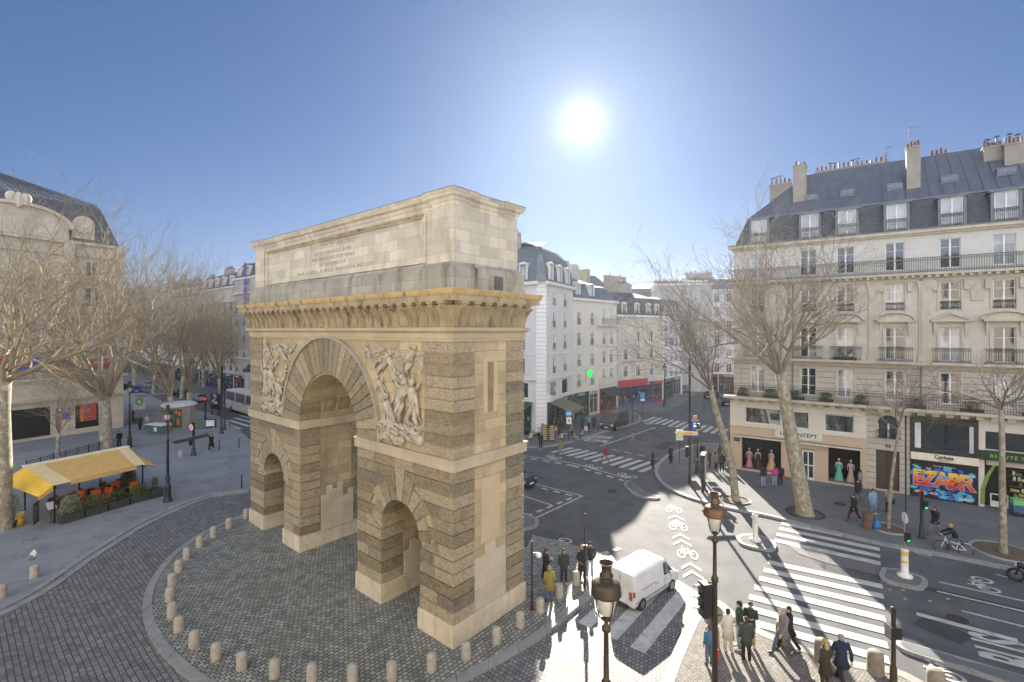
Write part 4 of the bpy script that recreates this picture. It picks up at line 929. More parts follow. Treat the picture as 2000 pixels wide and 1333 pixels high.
gr_ = mk('spray_gradient', (.8, .5, .05)); nt = gr_.node_tree; tc = nt.nodes.new('ShaderNodeTexCoord'); sp = nt.nodes.new('ShaderNodeSeparateXYZ'); nt.links.new(tc.outputs['Object'], sp.inputs[0])
cr = nt.nodes.new('ShaderNodeValToRGB'); el = cr.color_ramp.elements; el[0].position = .18; el[0].color = (.62, .05, .03, 1); el[1].position = .85; el[1].color = (.85, .62, .03, 1); q = el.new(.5); q.color = (.8, .2, .02, 1)
mr = nt.nodes.new('ShaderNodeMapRange'); mr.inputs[1].default_value = -.55; mr.inputs[2].default_value = .75; nt.links.new(sp.outputs[1], mr.inputs[0]); nt.links.new(mr.outputs[0], cr.inputs[0]); nt.links.new(cr.outputs[0], nt.nodes['Principled BSDF'].inputs['Base Color'])
for (s, mt, y, bo, nm) in (('EZABR', bl[1], -.13, .12, 'graffiti_outline'), ('EZABR', bl[3], -.134, .065, 'graffiti_edge'), ('EZABR', gr_, -.138, .045, 'graffiti_letters')):
    o = txt(s, 1.35, mt, SH, WALLM(13.4, y, 1.42) @ Matrix.Scale(1.12, 4, Vector((0, 1, 0))), nm, .001, .76, bo)
for s, x, z, sz in (('HEC', 12.1, .45, .26), ('-OCK-', 12.9, .42, .2), ('ONE&S', 14.6, .3, .22), ('TNE', 12.6, 2.2, .14), ('CR', 14.95, 2.0, .2)): txt(s, sz, bl[3], SH, WALLM(x, -.14, z), 'graffiti_tag', .001, 1, .008)
m = MB()
for i in range(46):
    x = rg.uniform(11.95, 14.95); z = rg.uniform(.8, 2.15); a = rg.uniform(0, 3.14); L2_ = rg.uniform(.12, .34); w2 = rg.uniform(.03, .08); c, s = math.cos(a), math.sin(a); m.use((bl[1], gr_, bl[0], MATS['shutter_black'], bl[1])[i % 5])
    y = -.142-i*.0001; m.add([(x-c*L2_, y, z-s*L2_), (x+s*w2, y, z-c*w2), (x+c*L2_, y, z+s*L2_), (x-s*w2*.3, y, z+c*w2*.3)], [(0, 1, 2, 3)])
m.build('spray_shards', SH)
txt('Optique & Audition', .15, bl[3], SH, WALLM(13.5, -.14, 2.46), 'sign_lettering', .001, 1.05)
# last shop on the right
m = MB().use(PALE); wall_holes(m, 15.3, 19.5, 4.0, 6.2, [(15.65, 19.2, 4.05, 5.3)], .25, -.03); m.box(15.3, 15.6, -.08, 0, 0, 4.0); m.build('shop_upper_front', RB)
MB().use(GLASS).quad((15.65, .1, 4.05), (19.2, .1, 4.05), (19.2, .1, 5.3), (15.65, .1, 5.3)).build('shop_window', RB)
m = MB().use(mk('green_fascia', (.02, .045, .03), (.015, .035, .022), 2, .5)).box(15.31, 19.5, -.3, 0, 3.35, 3.98).build('green_shop_sign', RB)
txt('BEAUTÉ VITALITÉ', .33, flat('lime_letters', (.35, .6, .08)), m, WALLM(17.4, -.303, 3.66), 'sign_lettering', .004, 1.25)
m = MB().use(DARK).box(15.62, 27, .6, .64, 0, 4.0); m.use(WHITE); m.box(15.9, 16.8, -.02, .03, .1, .16); m.box(15.9, 15.96, -.02, .03, .1, 1.0); m.box(16.74, 16.8, -.02, .03, .1, 1.0); m.box(15.9, 16.8, -.02, .03, .95, 1.0); m.box(15.96, 16.74, .0, .02, .16, .5)
m.use(PALE); m.box(15.75, 18.9, .3, .38, 2.9, 3.3); m.build('shop_recess', RB)
m = MB().use(flat('lime_green_banner', (.22, .32, .06))); m.prism_y([(15.38, .2), (15.6, .2), (15.62, 1.3), (15.85, 2.2), (16.15, 2.95), (16.05, 3.05), (15.6, 2.1), (15.4, 1.2)], -.12, -.09); m.build('green_banner', RB)
gd = MB(); cs = [flat('goods_red', (.35, .05, .03)), flat('goods_yellow', (.55, .4, .05)), flat('goods_green', (.1, .3, .06)), flat('goods_cream', (.6, .55, .4))]
for i in range(70): gd.use(rg.choice(cs)); x = rg.uniform(16.9, 19.3); z = .5+rg.randrange(6)*.38; gd.box(x, x+.12, .3, .42, z, z+rg.uniform(.12, .28))
gd.use(WOOD)
for k in range(7): gd.box(16.85, 19.4, .28, .5, .42+k*.38, .46+k*.38)
gd.build('shelf_goods', RB)
m = MB().use(flat('oxblood_panel', (.12, .03, .025))); m.box(17.3, 18.2, .1, .2, 0, 1.0); m.build('red_counter', RB)
m = MB().use(HST).box(BX0+.01, BX0+.03, 0, 1.3, 0, 6.2); m.box(BX0, 19.4, .31, 1.3, 3.3, 3.6); m.build('shop_partition', RB)
bodyg = MB().use(HS2).box(19.5, BX1, -.02, .3, 0, 6.2); bodyg.build('wall', RB)
# ------------------------------------------------ mannequins behind the shop glass
def mannequin(x, c, c2, label, wide=.34, h=1.72, skin=(.62, .55, .5)):
    p = RB.matrix_basis @ Vector((x, .55, .18))
    rt = empty('mannequin', tuple(p), RB.rotation_euler[2]+rg.uniform(-.4, .4), label, 'mannequin', 'mannequins in the shop windows')
    b = MB().use(flat('mannequin_skin', skin)); b.ball((0, 0, h-.1), .085, .1, .12, 10, 7); b.tube([(0, 0, h-.24), (0, 0, h-.17)], .04, 8)
    b.lathe([(.05, h-.3), (.16, h-.34), (.15, h-.5), (.11, h-.62)], 10, sy=.6)
    for s in (-1, 1): b.tube([(s*.16, 0, h-.35), (s*.23, .02, h-.62), (s*.2, -.1, h-.85)], [.045, .035, .022], 6)
    b.build('body', rt, True)
    d = MB().use(flat('dress_'+label.split()[0], c)); pr = [(wide, .03), (wide*.82, .35), (wide*.5, .8), (.13, h-.68), (.16, h-.45), (.15, h-.42)]
    vs = []; n = 20; fs = []
    for r0, z in pr:
        for j in range(n): a = 2*math.pi*j/n; q = r0*(1+.09*(j % 2)*(z < .9)); vs.append((q*math.cos(a), q*.7*math.sin(a), z))
    for i in range(len(pr)-1):
        for j in range(n): fs.append((i*n+j, i*n+(j+1) % n, (i+1)*n+(j+1) % n, (i+1)*n+j))
    d.add(vs, fs).build('dress', rt, True)
mannequin(.55, (.55, .25, .30), 0, 'rose pink long skirt on the mannequin nearest the corner of the building', .26)
mannequin(1.25, (.03, .035, .04), 0, 'black gown on the mannequin between the pink and the peach ones', .25)
mannequin(2.3, (.72, .42, .27), 0, 'peach flared gown on a mannequin at the right end of the first window', .42, 1.8)
mannequin(7.15, (.12, .48, .38), 0, 'turquoise green evening gown on a mannequin in the second window', .33, 1.8)
mannequin(7.95, (.62, .46, .38), 0, 'beige ruffled gown on a mannequin next to the turquoise one', .28, 1.8)
# ------------------------------------------------ buildings beyond the junction
WHB = mk('white_render', (.66, .655, .65), (.58, .575, .57), .5, .85, .05, 20, grime=((.5, .49, .48), .8, .35, .3))
CRB = mk('cream_render', (.66, .62, .54), (.58, .55, .48), .5, .85, .05, 20, grime=((.4, .38, .33), .9, .4, .3))
GRB = mk('grey_render', (.45, .44, .42), (.38, .37, .36), .6, .9, .05, 20, grime=((.28, .27, .25), .9, .5, .3))
STB = mk('soft_stone', (.56, .52, .44), (.47, .43, .36), .6, .85, .1, 20, grime=((.3, .27, .22), .9, .5, .3))
TRB = mk('pale_trim', (.68, .66, .62), (.6, .58, .54), 2, .8)
BLU = mk('blue_grey_zinc', (.10, .125, .15), (.14, .17, .195), 1.5, .5, .05, 20, metal=.2)
def body(parent, P, z0, z1, mat, inset=.27):
    m = MB().use(mat); m.prism(offset_poly(P, inset), z0, z1); m.build('building_shell', parent)
def roof(parent, P, steps, mat, name='roof', cap=True):
    m = MB().use(mat); loft_poly(m, P, steps, cap); return m.build(name, parent)
def dormer(parent, T, x, z, w=.95, h=1.5, y=.1, mat=None, d=1.2):
    m = MB().use(mat or TRB); m.box(x-w/2-.12, x-w/2, y-.2, y+d, z, z+h+.08); m.box(x+w/2, x+w/2+.12, y-.2, y+d, z, z+h+.08); m.box(x-w/2-.2, x+w/2+.2, y-.3, y+d, z+h+.08, z+h+.2)
    m.prism_y([(x-w/2-.15, z+h+.2), (x+w/2+.15, z+h+.2), (x, z+h+.45)], y-.24, y+d*.8)
    m.use(WHITE).box(x-.035, x+.035, y-.09, y-.02, z, z+h); o = m.build('dormer', parent, M4=T)
    MB().use(GLASSB).box(x-w/2, x+w/2, y-.04, y, z, z+h).build('pane', o)
FAS = [flat('fascia_green', (.03, .09, .06)), flat('fascia_black', (.02, .02, .025)), flat('fascia_cream', (.5, .46, .38)), flat('fascia_red', (.3, .03, .03)), flat('fascia_blue', (.04, .08, .2)), flat('fascia_brown', (.12, .07, .04)), flat('fascia_grey', (.2, .2, .2))]
GOOD = [flat('display_warm', (.30, .18, .07)), flat('display_pale', (.4, .38, .33)), flat('display_teal', (.06, .15, .14))]
SHG = glassmat('shop_glass', (.025, .03, .03), .06, .1)
def shops(root, T, L_, seed, cafe=False):
    "a run of shop fronts: fascia, stall riser, glazing bars and a little stock behind"
    r_ = random.Random(seed); x = .25
    while x < L_-1.5:
        w = min(r_.uniform(3.2, 5.2), L_-.25-x); f = FAS[0] if cafe else r_.choice(FAS); m = MB().use(f)
        m.box(x, x+w-.15, -.16, 0, 3.05, 3.6); m.box(x, x+.14, -.12, 0, 0, 3.05); m.box(x+w-.29, x+w-.15, -.12, 0, 0, 3.05); m.box(x+.14, x+w-.29, -.10, 0, 0, .45)
        n = max(2, int(w/1.3))
        for k in range(1, n): q = x+.1+(w-.4)*k/n; m.box(q, q+.06, -.09, 0, .45, 3.05)
        m.box(x+.14, x+w-.29, -.09, 0, 2.4, 2.46); m.use(r_.choice((WHITE, FAS[2], GOOD[0])))
        q = x+w*.25
        while q < x+w*.68: e = r_.uniform(.12, .3); m.box(q, q+e, -.175, -.161, 3.2, 3.2+r_.uniform(.2, .28)); q += e+.08
        for k in range(int(w*1.6)): m.use(r_.choice(GOOD)); q = x+.2+r_.random()*(w-.9); z = .5+r_.random()*1.2; m.box(q, q+r_.uniform(.1, .35), -.022, -.018, z, z+r_.uniform(.15, .6))
        o = m.build('shop_front', root, M4=T); MB().use(SHG).quad((x+.14, -.015, .45), (x+w-.29, -.015, .45), (x+w-.29, -.015, 3.05), (x+.14, -.015, 3.05)).build('glazing', o, M4=Matrix.Identity(4))
        x += w
# white corner building with the domed roof
c2 = (3.8, 57.2); B2 = empty('domed_corner_building', (c2[0], c2[1], 0), 0, 'white five-storey corner building with a blue-grey domed roof above the café', 'building')
l2 = (-.763*16, .646*16); P2 = [(0, 0), (4.6, 9.0), (-6, 22), (l2[0], l2[1])]
ca, cb_ = (-.9, .76), (.35, .7)
P2 = [ca, cb_, (4.6, 9.0), (-6, 22), l2]
def grid(xs, fl): return [(x, z, w, h, st) for x in xs for z, w, h, st in fl]
fl2 = [(4.1, 1.0, 0.01, 'plain')]
FL = [(7.0, .95, 1.9, 'rail'), (9.9, .95, 1.9, 'rail'), (12.7, .95, 1.9, 'rail'), (15.5, .95, 1.8, 'rail')]
facade(B2, cb_, (4.6, 9.0), 0, 18.3, grid([2.4, 6.2], FL)+[(2.4, 4.0, 2.6, 1.9, 'plain'), (6.4, 4.0, 2.6, 1.9, 'plain')], WHB, bands=[(6.2, .25, .15), (9.3, .12, .1), (17.9, .4, .4)], bandmat=TRB, surround=.12)
Tf, Lf = seg_frame(l2, ca)
facade(B2, l2, ca, 0, 18.3, grid([Lf-2.2, Lf-5.6, Lf-9, Lf-12.4], FL)+[(Lf-2.4, 4.0, 2.4, 1.9, 'plain'), (Lf-6.4, 4.0, 2.4, 1.9, 'plain')], WHB, bands=[(6.2, .25, .15), (9.3, .12, .1), (17.9, .4, .4)], bandmat=TRB, surround=.12)
facade(B2, ca, cb_, 0, 18.3, [], mk('white_quoined_render', (.72, .71, .70), (.66, .65, .64), .5, .85, .1, 20, brick=(40, .5, .04, (.42, .41, .40), 'wall', 0, .02)))
body(B2, P2, 0, 18.3, WHB)
roof(B2, P2, [(-.3, 18.3), (-.3, 18.42), (.1, 18.45), (.2, 20.0), (.75, 21.6), (2.0, 22.9), (4.2, 23.7), (5.0, 23.8)], BLU, 'domed_roof')
T2, L2 = seg_frame(cb_, (4.6, 9.0))
for x in (1.5, 4.4, 7.3): dormer(B2, T2, x, 18.6, 1.0, 1.8, .1)
for x in (Lf-2, Lf-5): dormer(B2, Tf, x, 18.6, 1.0, 1.8, .1)
seam = MB().use(MATS['lead_covering'])
for k in range(14):
    x = .4+k*.68
    seam.tube([T2 @ Vector((x, y, z)) for y, z in ((.2, 20.05), (.75, 21.65), (2.0, 22.95), (3.6, 23.5))], .03, 4)
seam.build('roof_seams', B2)
chimney(B2, -4.6, -2.6, 6.0, 6.8, 21, 25.0, 6, 2); 
flat('shop_glazing_dark', (.05, .07, .06)); shops(B2, T2, 9.5, 3, True); shops(B2, Tf, Lf-.3, 4, True)
m = MB().use(flat('white_letter', (.8, .8, .8))); T_ = T2 @ WALLM(2.5, -.12, 5.0); txt('A', 1.0, MATS['white_letter'], B2, T_, 'window_letter', .01)
m = MB().use(flat('air_unit_white', (.7, .7, .7))).box(.2, 1.1, -.45, 0, 3.7, 4.4); m.use(IRON).lathe([(.26, 0), (.26, .02)], 12); m.build('air_conditioning_unit', B2, M4=T2)
# cream houses of the same row
def rowhouse(name, label, a, b, H, fl, xs, wallm, depth=12, rsteps=None, rmat=None, shop=None, bands=(), surround=.1, dorm=(), dz=.5, T_in=None, cat='building', group=None):
    a = Vector(a); b = Vector(b); L_ = (b-a).length; rt = empty(name, (a.x, a.y, 0), math.atan2(b.y-a.y, b.x-a.x), label, cat, group)
    P = [(0, 0), (L_, 0), (L_, depth), (0, depth)]
    facade(rt, (0, 0), (L_, 0), 0, H, [(x, z, w, h, st) for x in xs for z, w, h, st in fl], wallm, bands=[(H-.35, .35, .28)]+list(bands), bandmat=TRB, surround=surround)
    m = MB().use(wallm); m.box(0, L_, .27, depth, 0, H); m.box(0, .002, 0, .27, 0, H); m.box(L_-.002, L_, 0, .27, 0, H); m.build('building_shell', rt)
    if rsteps: roof(rt, P, rsteps, rmat or SLATE)
    for x in dorm: dormer(rt, Matrix.Identity(4), x, H+dz, .9, 1.4, .25)
    if shop: shops(rt, Matrix.Identity(4), L_, int(a.x*7+a.y*3))
    return rt, L_
FL3 = [(4.5, .9, 1.8, 'rail'), (7.2, .9, 1.8, 'rail'), (9.9, .9, 1.8, 'rail'), (12.5, .9, 1.8, 'rail')]
B3, l3 = rowhouse('cream_house', 'narrow cream house with the green pharmacy cross, next to the domed corner building', (8.4, 66.2), (12.9, 71.4), 16.9, [(4.4, .9, 1.8, 'rail'), (7.3, .9, 1.8, 'rail'), (10.2, .9, 1.8, 'rail'), (13.1, .9, 1.8, 'rail')], [1.5, 5.0], CRB, rsteps=[(-.2, 16.9), (.1, 17), (.9, 19.2), (4.0, 20.6)], rmat=BLU, shop=MATS['shop_glazing_dark'], dorm=(1.5, 5.2))
m = MB().use(GRB).box(1.2, 2.1, 2, 8, 17, 22.3); m.build('party_wall', B3); chimney(B3, -.2, 2.1, 8, 8.8, 19, 22.4, 5, 4)
m = MB().use(GRB).box(5.6, 6.8, 3.5, 8, 17, 22.4); m.build('party_wall', B3); chimney(B3, 4.4, 6.8, 8, 8.7, 19, 22.6, 2, 5)
B4, l4 = rowhouse('balconied_house', 'cream house with an iron top balcony above the black awning', (12.9, 71.4), (16.5, 75.6), 16.9, [(4.6, .8, 1.9, 'rail'), (7.4, .8, 1.9, 'rail'), (10.2, .8, 1.9, 'rail'), (13.4, .8, 2.2, 'french')], [1.5, 3.7], CRB, rsteps=[(-.2, 16.9), (.1, 17), (1.4, 19.0), (2.0, 19.2)], rmat=BLU, shop=MATS['shop_glazing_dark'], bands=[(13.0, .18, .6), (10.0, .1, .12), (7.2, .1, .12)])
r = MB(); railing_mb(r, -.1, l4+.1, -.62, 13.18, .95, .14, False); r.build('balcony_railing', B4)
B5, l5 = rowhouse('mansard_house', 'pale house with dark mansard roof and a crimson shop fascia', (17.0, 77.5), (26.6, 84.5), 14.9, [(4.7, .95, 1.7, 'shutter'), (7.5, .95, 1.8, 'shutter'), (10.3, .95, 1.8, 'french')], [2.0, 5.2, 8.6], STB, rsteps=[(-.25, 14.9), (.1, 15), (.5, 17.8), (3.5, 18.9)], rmat=SLATE, shop=MATS['shop_glazing_dark'], dorm=(1.8, 5.0, 8.0, 10.3), dz=.3)
chimney(B5, 5.2, 8.4, 4, 4.8, 16, 20.4, 8, 6); chimney(B5, 6.0, 11.5, 8, 8.6, 16, 22.3, 2, 7)
m = MB().use(flat('crimson_fascia', (.42, .04, .07))).box(.2, 7.4, -.25, -.05, 3.1, 4.2); m.build('crimson_fascia', B5)
B5b, _ = rowhouse('grey_gabled_house', 'grey rear house with zinc roof rising behind the balconied house', (13.5, 86), (21, 92), 18.5, [(15, .9, 1.5, 'plain')], [2, 5], GRB, rsteps=[(0, 18.5), (1.5, 20.5), (3.5, 22.8)], rmat=BLU); chimney(B5b, 1, 1.8, 1, 6, 18, 23.4, 2, 8)
B6, _ = rowhouse('blank_grey_house', 'tall house with a blank grey party wall behind the mansard house', (29, 98), (40, 96), 21.8, [(8, .9, 1.6, 'plain'), (11, .9, 1.6, 'plain')], [8, 9.9], GRB, rsteps=[(0, 21.8), (.2, 22)], rmat=BLU)
chimney(B6, .2, 5, 1, 1.6, 21, 22.4, 9, 9); chimney(B6, 5.6, 10.6, 1, 1.6, 21, 22.4, 12, 10, mat=CRB)
FLS = [(3.9+2.75*k, .9, 1.7, 'shutter') for k in range(5)]
B7, _ = rowhouse('shuttered_house', 'white house with many shuttered windows seen through the right-hand trees', (26.8, 85.2), (33, 93), 15.6, FLS, [1.4, 4.0, 6.6, 9.0], WHB, rsteps=[(-.2, 15.6), (.1, 15.7), (.8, 18), (3.5, 18.6)], rmat=BLU, shop=MATS['shop_glazing_dark'])
B8, _ = rowhouse('pale_street_house', 'pale house closing the view down the street behind the bare trees', (33.6, 99), (50, 92), 20.5, [(4+2.8*k, .9, 1.8, 'shutter') for k in range(6)], [1.4+2.2*k for k in range(8)], WHB, rsteps=[(-.2, 20.5), (.1, 20.6), (.9, 22.6), (4, 23.2)], rmat=BLU, shop=MATS['shop_glazing_dark'])
chimney(B8, 2, 7, 4, 4.6, 21, 24.2, 12, 11)
B9, _ = rowhouse('narrow_street_house', 'dim narrow house at the far end of the street', (22, 105), (34, 103), 19.5, [(4+2.8*k, .9, 1.8, 'rail') for k in range(5)], [1.4+2.4*k for k in range(5)], CRB, rsteps=[(-.2, 19.5), (.8, 21.5), (4, 22)], rmat=BLU)
# café awnings, black awning
def awning(name, label, T, x0, x1, zt, zb, dep, mat, lean=.25, root=None, cat='awning'):
    m = MB().use(mat); m.prism_x([(-.1, zt), (-dep, zb), (-dep, zb-.05), (-.1, zt-.05)], x0, x1)
    for i in range(int((x1-x0)/.25)): m.box(x0+i*.25+.01, x0+i*.25+.22, -dep-.01, -dep+.01, zb-lean, zb)
    m.use(IRON); m.tube([(x0+.1, -.1, zb-.2), (x0+.1, -dep, zb)], .02, 4); m.tube([(x1-.1, -.1, zb-.2), (x1-.1, -dep, zb)], .02, 4)
    return m.build(name, root, M4=T)
KH = flat('khaki_awning_cloth', (.16, .16, .10)); DG = flat('dark_green_awning_cloth', (.025, .06, .04)); BK = flat('black_awning_cloth', (.03, .035, .04))
awning('cafe_awning', None, T2, .6, 5.2, 3.6, 2.6, 3.0, KH, .3, B2); awning('cafe_awning', None, Tf, Lf-6, Lf-.4, 3.6, 2.7, 2.2, DG, .3, B2)
awning('side_awning', None, T2, 5.6, 9.4, 3.3, 2.6, 1.6, BK, .2, B2)
awning('black_awning', None, Matrix.Identity(4), .3, 5.0, 3.6, 2.7, 1.6, BK, .2, B4)
m = MB().use(flat('cream_fascia', (.6, .56, .47))).box(.1, 5.3, -.2, -.02, 3.9, 5.2); m.build('cream_shop_fascia', B4)
# green pharmacy cross hanging on the cream house
PC = empty('pharmacy_cross', tuple(at(1152, 729, 65.5)), R(35), 'lit green pharmacy cross hung out from the cream house wall', 'sign')
m = MB().use(flat('lit_green', (.02, .5, .1), emit=((.0, .55, .05), .5))); m.box(-.16, .16, -.1, .1, -.5, .5); m.box(-.5, -.16, -.1, .1, -.16, .16); m.box(.16, .5, -.1, .1, -.16, .16); m.build('cross', PC)
m = MB().use(IRON); m.tube([(-.7, .05, .5), (-.7, .05, -1.2)], .03, 5); m.tube([(-.7, .05, .4), (0, .05, .64)], .025, 5); m.build('bracket', PC)
# ------------------------------------------------ theatre on the left
TH = empty('theatre', (-62.3, 38.6, 0), math.atan2(.874, .486), 'ornate cream theatre with curved pediment and steep slate roof at the left edge', 'theatre')
THS = mk('theatre_stone', (.60, .52, .41), (.50, .43, .33), .7, .85, .15, 30, brick=(1.2, .45, .01, (.4, .34, .26), 'wall', 0, .06), grime=((.35, .29, .22), 1.1, .5, .4))
Lt = 26.0
wt = [(x, z, w, h, 'french') for x in (3, 8, 13, 18.2, 22.8) for z, w, h in ((10.6, 1.5, 3.0), (15.2, 1.4, 2.4))]+[(x, 18.9, 1.1, 1.8, 'french') for x in (3, 8, 13, 18.2, 22.8)]
facade(TH, (0, 0), (Lt, 0), 4.3, 22.9, wt, THS, bands=[(4.3, .3, .5), (6.6, .35, .35), (9.9, .3, .45), (14.4, .25, .2), (18.1, .4, .4), (21.2, .3, .3), (22.6, .35, .5)], bandmat=HST, surround=.2)
m = MB().use(THS); m.box(0, Lt, .27, 20, 0, 22.9); m.build('building_shell', TH)
for x in (0.2, 5.6, 10.6, 15.6, 20.5, 25.5):
    m = MB().use(THS); m.lathe([(.38, 10.2), (.4, 10.6), (.34, 10.8), (.3, 17.3), (.42, 17.6), (.46, 18.1)], 12, (x, -.35, 0)); m.box(x-.45, x+.45, -.6, 0, 18.5, 22.6) if x > 16 else None
    m.build('column', TH)
m = MB().use(THS); k = 14; cx_ = 16.2   # curved pediment
pts = [(cx_-4.3, 23.0)]+[(cx_-4.3*math.cos(math.pi*j/k), 24.2+2.0*math.sin(math.pi*j/k)) for j in range(0, k+1)]+[(cx_+4.3, 23.0)]
m.prism_y(pts, -.3, 1.5)
for j in range(k):
    a0, a1 = math.pi*j/k, math.pi*(j+1)/k; m.prism_y([(cx_-4.3*math.cos(a0), 24.2+2*math.sin(a0)), (cx_-4.7*math.cos(a0), 24.2+2.35*math.sin(a0)), (cx_-4.7*math.cos(a1), 24.2+2.35*math.sin(a1)), (cx_-4.3*math.cos(a1), 24.2+2*math.sin(a1))], -.7, 1.5)
m.ball((cx_, -.5, 26.6), .45, .3, .8, 8, 6); m.ball((cx_-.6, -.5, 26.9), .5, .25, .6, 8, 6); m.ball((cx_+.6, -.5, 26.9), .5, .25, .6, 8, 6); m.ball((cx_, -.4, 27.3), .22, .22, .25, 8, 6)
m.build('curved_pediment', TH)
PT = [(0, 0), (Lt-.2, 0), (Lt-.2, 20), (0, 20)]
roof(TH, PT, [(-.1, 22.9), (.2, 23.1), (1.6, 27.6), (1.7, 27.7)], SLATE, 'slate_roof')
m = MB().use(ZINC); loft_poly(m, offset_poly(PT, 1.7), [(0, 27.72), (.1, 27.9), (7.5, 31.5)]); m.build('glazed_roof', TH)
m = MB().use(IRON)
for i in range(20): x = 2+i*1.16; m.tube([(x, 1.8, 28.0), (min(x+.0, 16.5) if x > 16 else max(x, 9.3), 9, 31.5)], .06, 4)
m.build('roof_ribs', TH)
for x in (22.06,):
    m = MB().use(THS); m.box(x-1.1, x+1.1, .3, 2, 23.0, 25.2); m.box(x-.01, x+.01, .3, .4, 25, 25.1); o = m.build('oeil_de_boeuf_dormer', TH)
    m2 = MB().use(THS); m2.T = Matrix.Translation((x, .28, 25.1)) @ Matrix.Rotation(R(90), 4, 'X')
    m2.lathe([(.6, -.02), (1.05, -.02), (1.05, .18), (.85, .2), (.62, .12)], 20); m2.use(WHITE); m2.box(-.04, .04, -.6, .6, .05, .1); m2.box(-.6, .6, -.04, .04, .05, .1); m2.tube([(.35*math.cos(a), .35*math.sin(a), .08) for a in [2*math.pi*q/14 for q in range(15)]], .03, 4, False); m2.build('round_window', o)
# ground floor of the theatre with openings, posters, banners
m = MB().use(THS); wall_holes(m, 0, Lt, 0, 4.3, [(1, 5.5, .3, 3.5), (7, 12, .3, 3.5), (13.2, 19.0, .3, 3.6), (21.2, 24.6, .6, 3.4)], .27); m.build('wall', TH)
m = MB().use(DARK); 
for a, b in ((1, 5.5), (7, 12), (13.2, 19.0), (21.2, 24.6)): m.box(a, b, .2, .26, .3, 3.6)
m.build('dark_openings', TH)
cols = [flat('poster_blue', (.08, .12, .45)), flat('poster_red', (.5, .08, .06)), flat('poster_orange', (.6, .25, .05)), flat('poster_white', (.6, .6, .6))]
def poster(root, x0, x1, z0, z1, y, seed, base, T=None, name='poster'):
    r_ = random.Random(seed); m = MB().use(base).box(x0, x1, y-.04, y, z0, z1)
    for i in range(14):
        m.use(r_.choice(cols)); cx, cz = r_.uniform(x0+.1, x1-.1), r_.uniform(z0+.1, z1-.1); w_, h_ = (x1-x0)*r_.uniform(.05, .16), (z1-z0)*r_.uniform(.05, .2)
        m.box(max(x0, cx-w_), min(x1, cx+w_), y-.046-.0008*i, y-.041, max(z0, cz-h_), min(z1, cz+h_))
    return m.build(name, root, M4=T)
poster(TH, 19.4, 20.8, 1.9, 3.3, -.02, 3, cols[0]); poster(TH, 21.6, 23.2, 1.4, 3.5, -.02, 4, cols[1])
poster(TH, 12.5, 17.8, 8.0, 9.7, -.42, 5, cols[0], name='theatre_banner'); poster(TH, 19.2, 24.5, 7.6, 8.9, -.42, 6, cols[1], name='theatre_banner')
r = MB(); railing_mb(r, 0, Lt, -.45, 6.95, .9, .16, False); r.build('loggia_railing', TH)
awning('red_awning', None, Matrix.Identity(4), 12.6, 14.6, 3.3, 2.2, 1.4, cols[1], .2, TH)
# ------------------------------------------------ row beyond the left avenue
rw = [(-49+.763*9, 90-.646*9)]; t = 0; heights = [26.5, 25.2, 24.2, 26.0, 24.6, 25.6]; lens = [17, 20, 22, 22, 24, 24]; mm = [GRB, STB, CRB, STB, GRB, CRB]
labs = ['grey house with a purple upright sign at the right end of the far left row', 'stone house next to the one with the purple sign', 'cream house in the middle of the far left row', 'stone house behind the avenue trees left of centre', 'grey house far down the left avenue', 'pale house farthest down the left avenue']
pr_ = Vector(rw[0])
for i in range(6):
    nx = pr_ - Vector((.763, -.646))*lens[i]; H_ = heights[i]-4
    fl = [(4.2+3.0*k, 1.05, 2.0, 'rail') for k in range(int((H_-5)/3.0))]
    n = int(lens[i]/2.9)
    bb, l_ = rowhouse('avenue_house', labs[i], nx, pr_, H_, fl, [1.6+(lens[i]-3.2)*k/(n-1) for k in range(n)], mm[i], depth=13, rsteps=[(-.3, H_), (.1, H_+.1), (1.0, H_+2.6), (4.5, H_+4)], rmat=SLATE, shop=MATS['shop_glazing_dark'], bands=[(6.9, .2, .3), (H_-3.2, .2, .45)], dorm=[2+(lens[i]-4)*k/(n-2) for k in range(n-1)], dz=.4, group='houses of the far left row')
    chimney(bb, 0, 4.5, 5, 5.7, H_+2, H_+5.2, 10, 20+i); chimney(bb, lens[i]*.5, lens[i]*.5+4, 5, 5.7, H_+2, H_+5, 9, 40+i)
    if i == 0:
        m = MB().use(flat('sign_backing_grey', (.42, .42, .45))).box(12.3, 15.6, -.5, -.2, 14, 25.4).build('sign_panel', bb)
        a_, _z = fr_loc(bb, 479, 540, -.5)
        PUR = flat('purple_letters', (.18, .07, .5))
        for k, ch in enumerate('GYMNASE'): txt(ch, 1.7, PUR, m, WALLM(a_, -.52, 24.4-k*1.5), 'upright_sign_letter', .05, 1, .05)
    pr_ = nx
# hidden part of the block behind the arch
rowhouse('boulevard_house', 'long stone house on the boulevard, mostly hidden behind the arch', (-39.5, 87.5), (-13.2, 65.2), 21.5, [(4.2+3*k, 1.05, 2, 'rail') for k in range(5)], [1.8+3.05*k for k in range(11)], STB, depth=14, rsteps=[(-.3, 21.5), (1, 24), (4.5, 25.6)], rmat=SLATE)
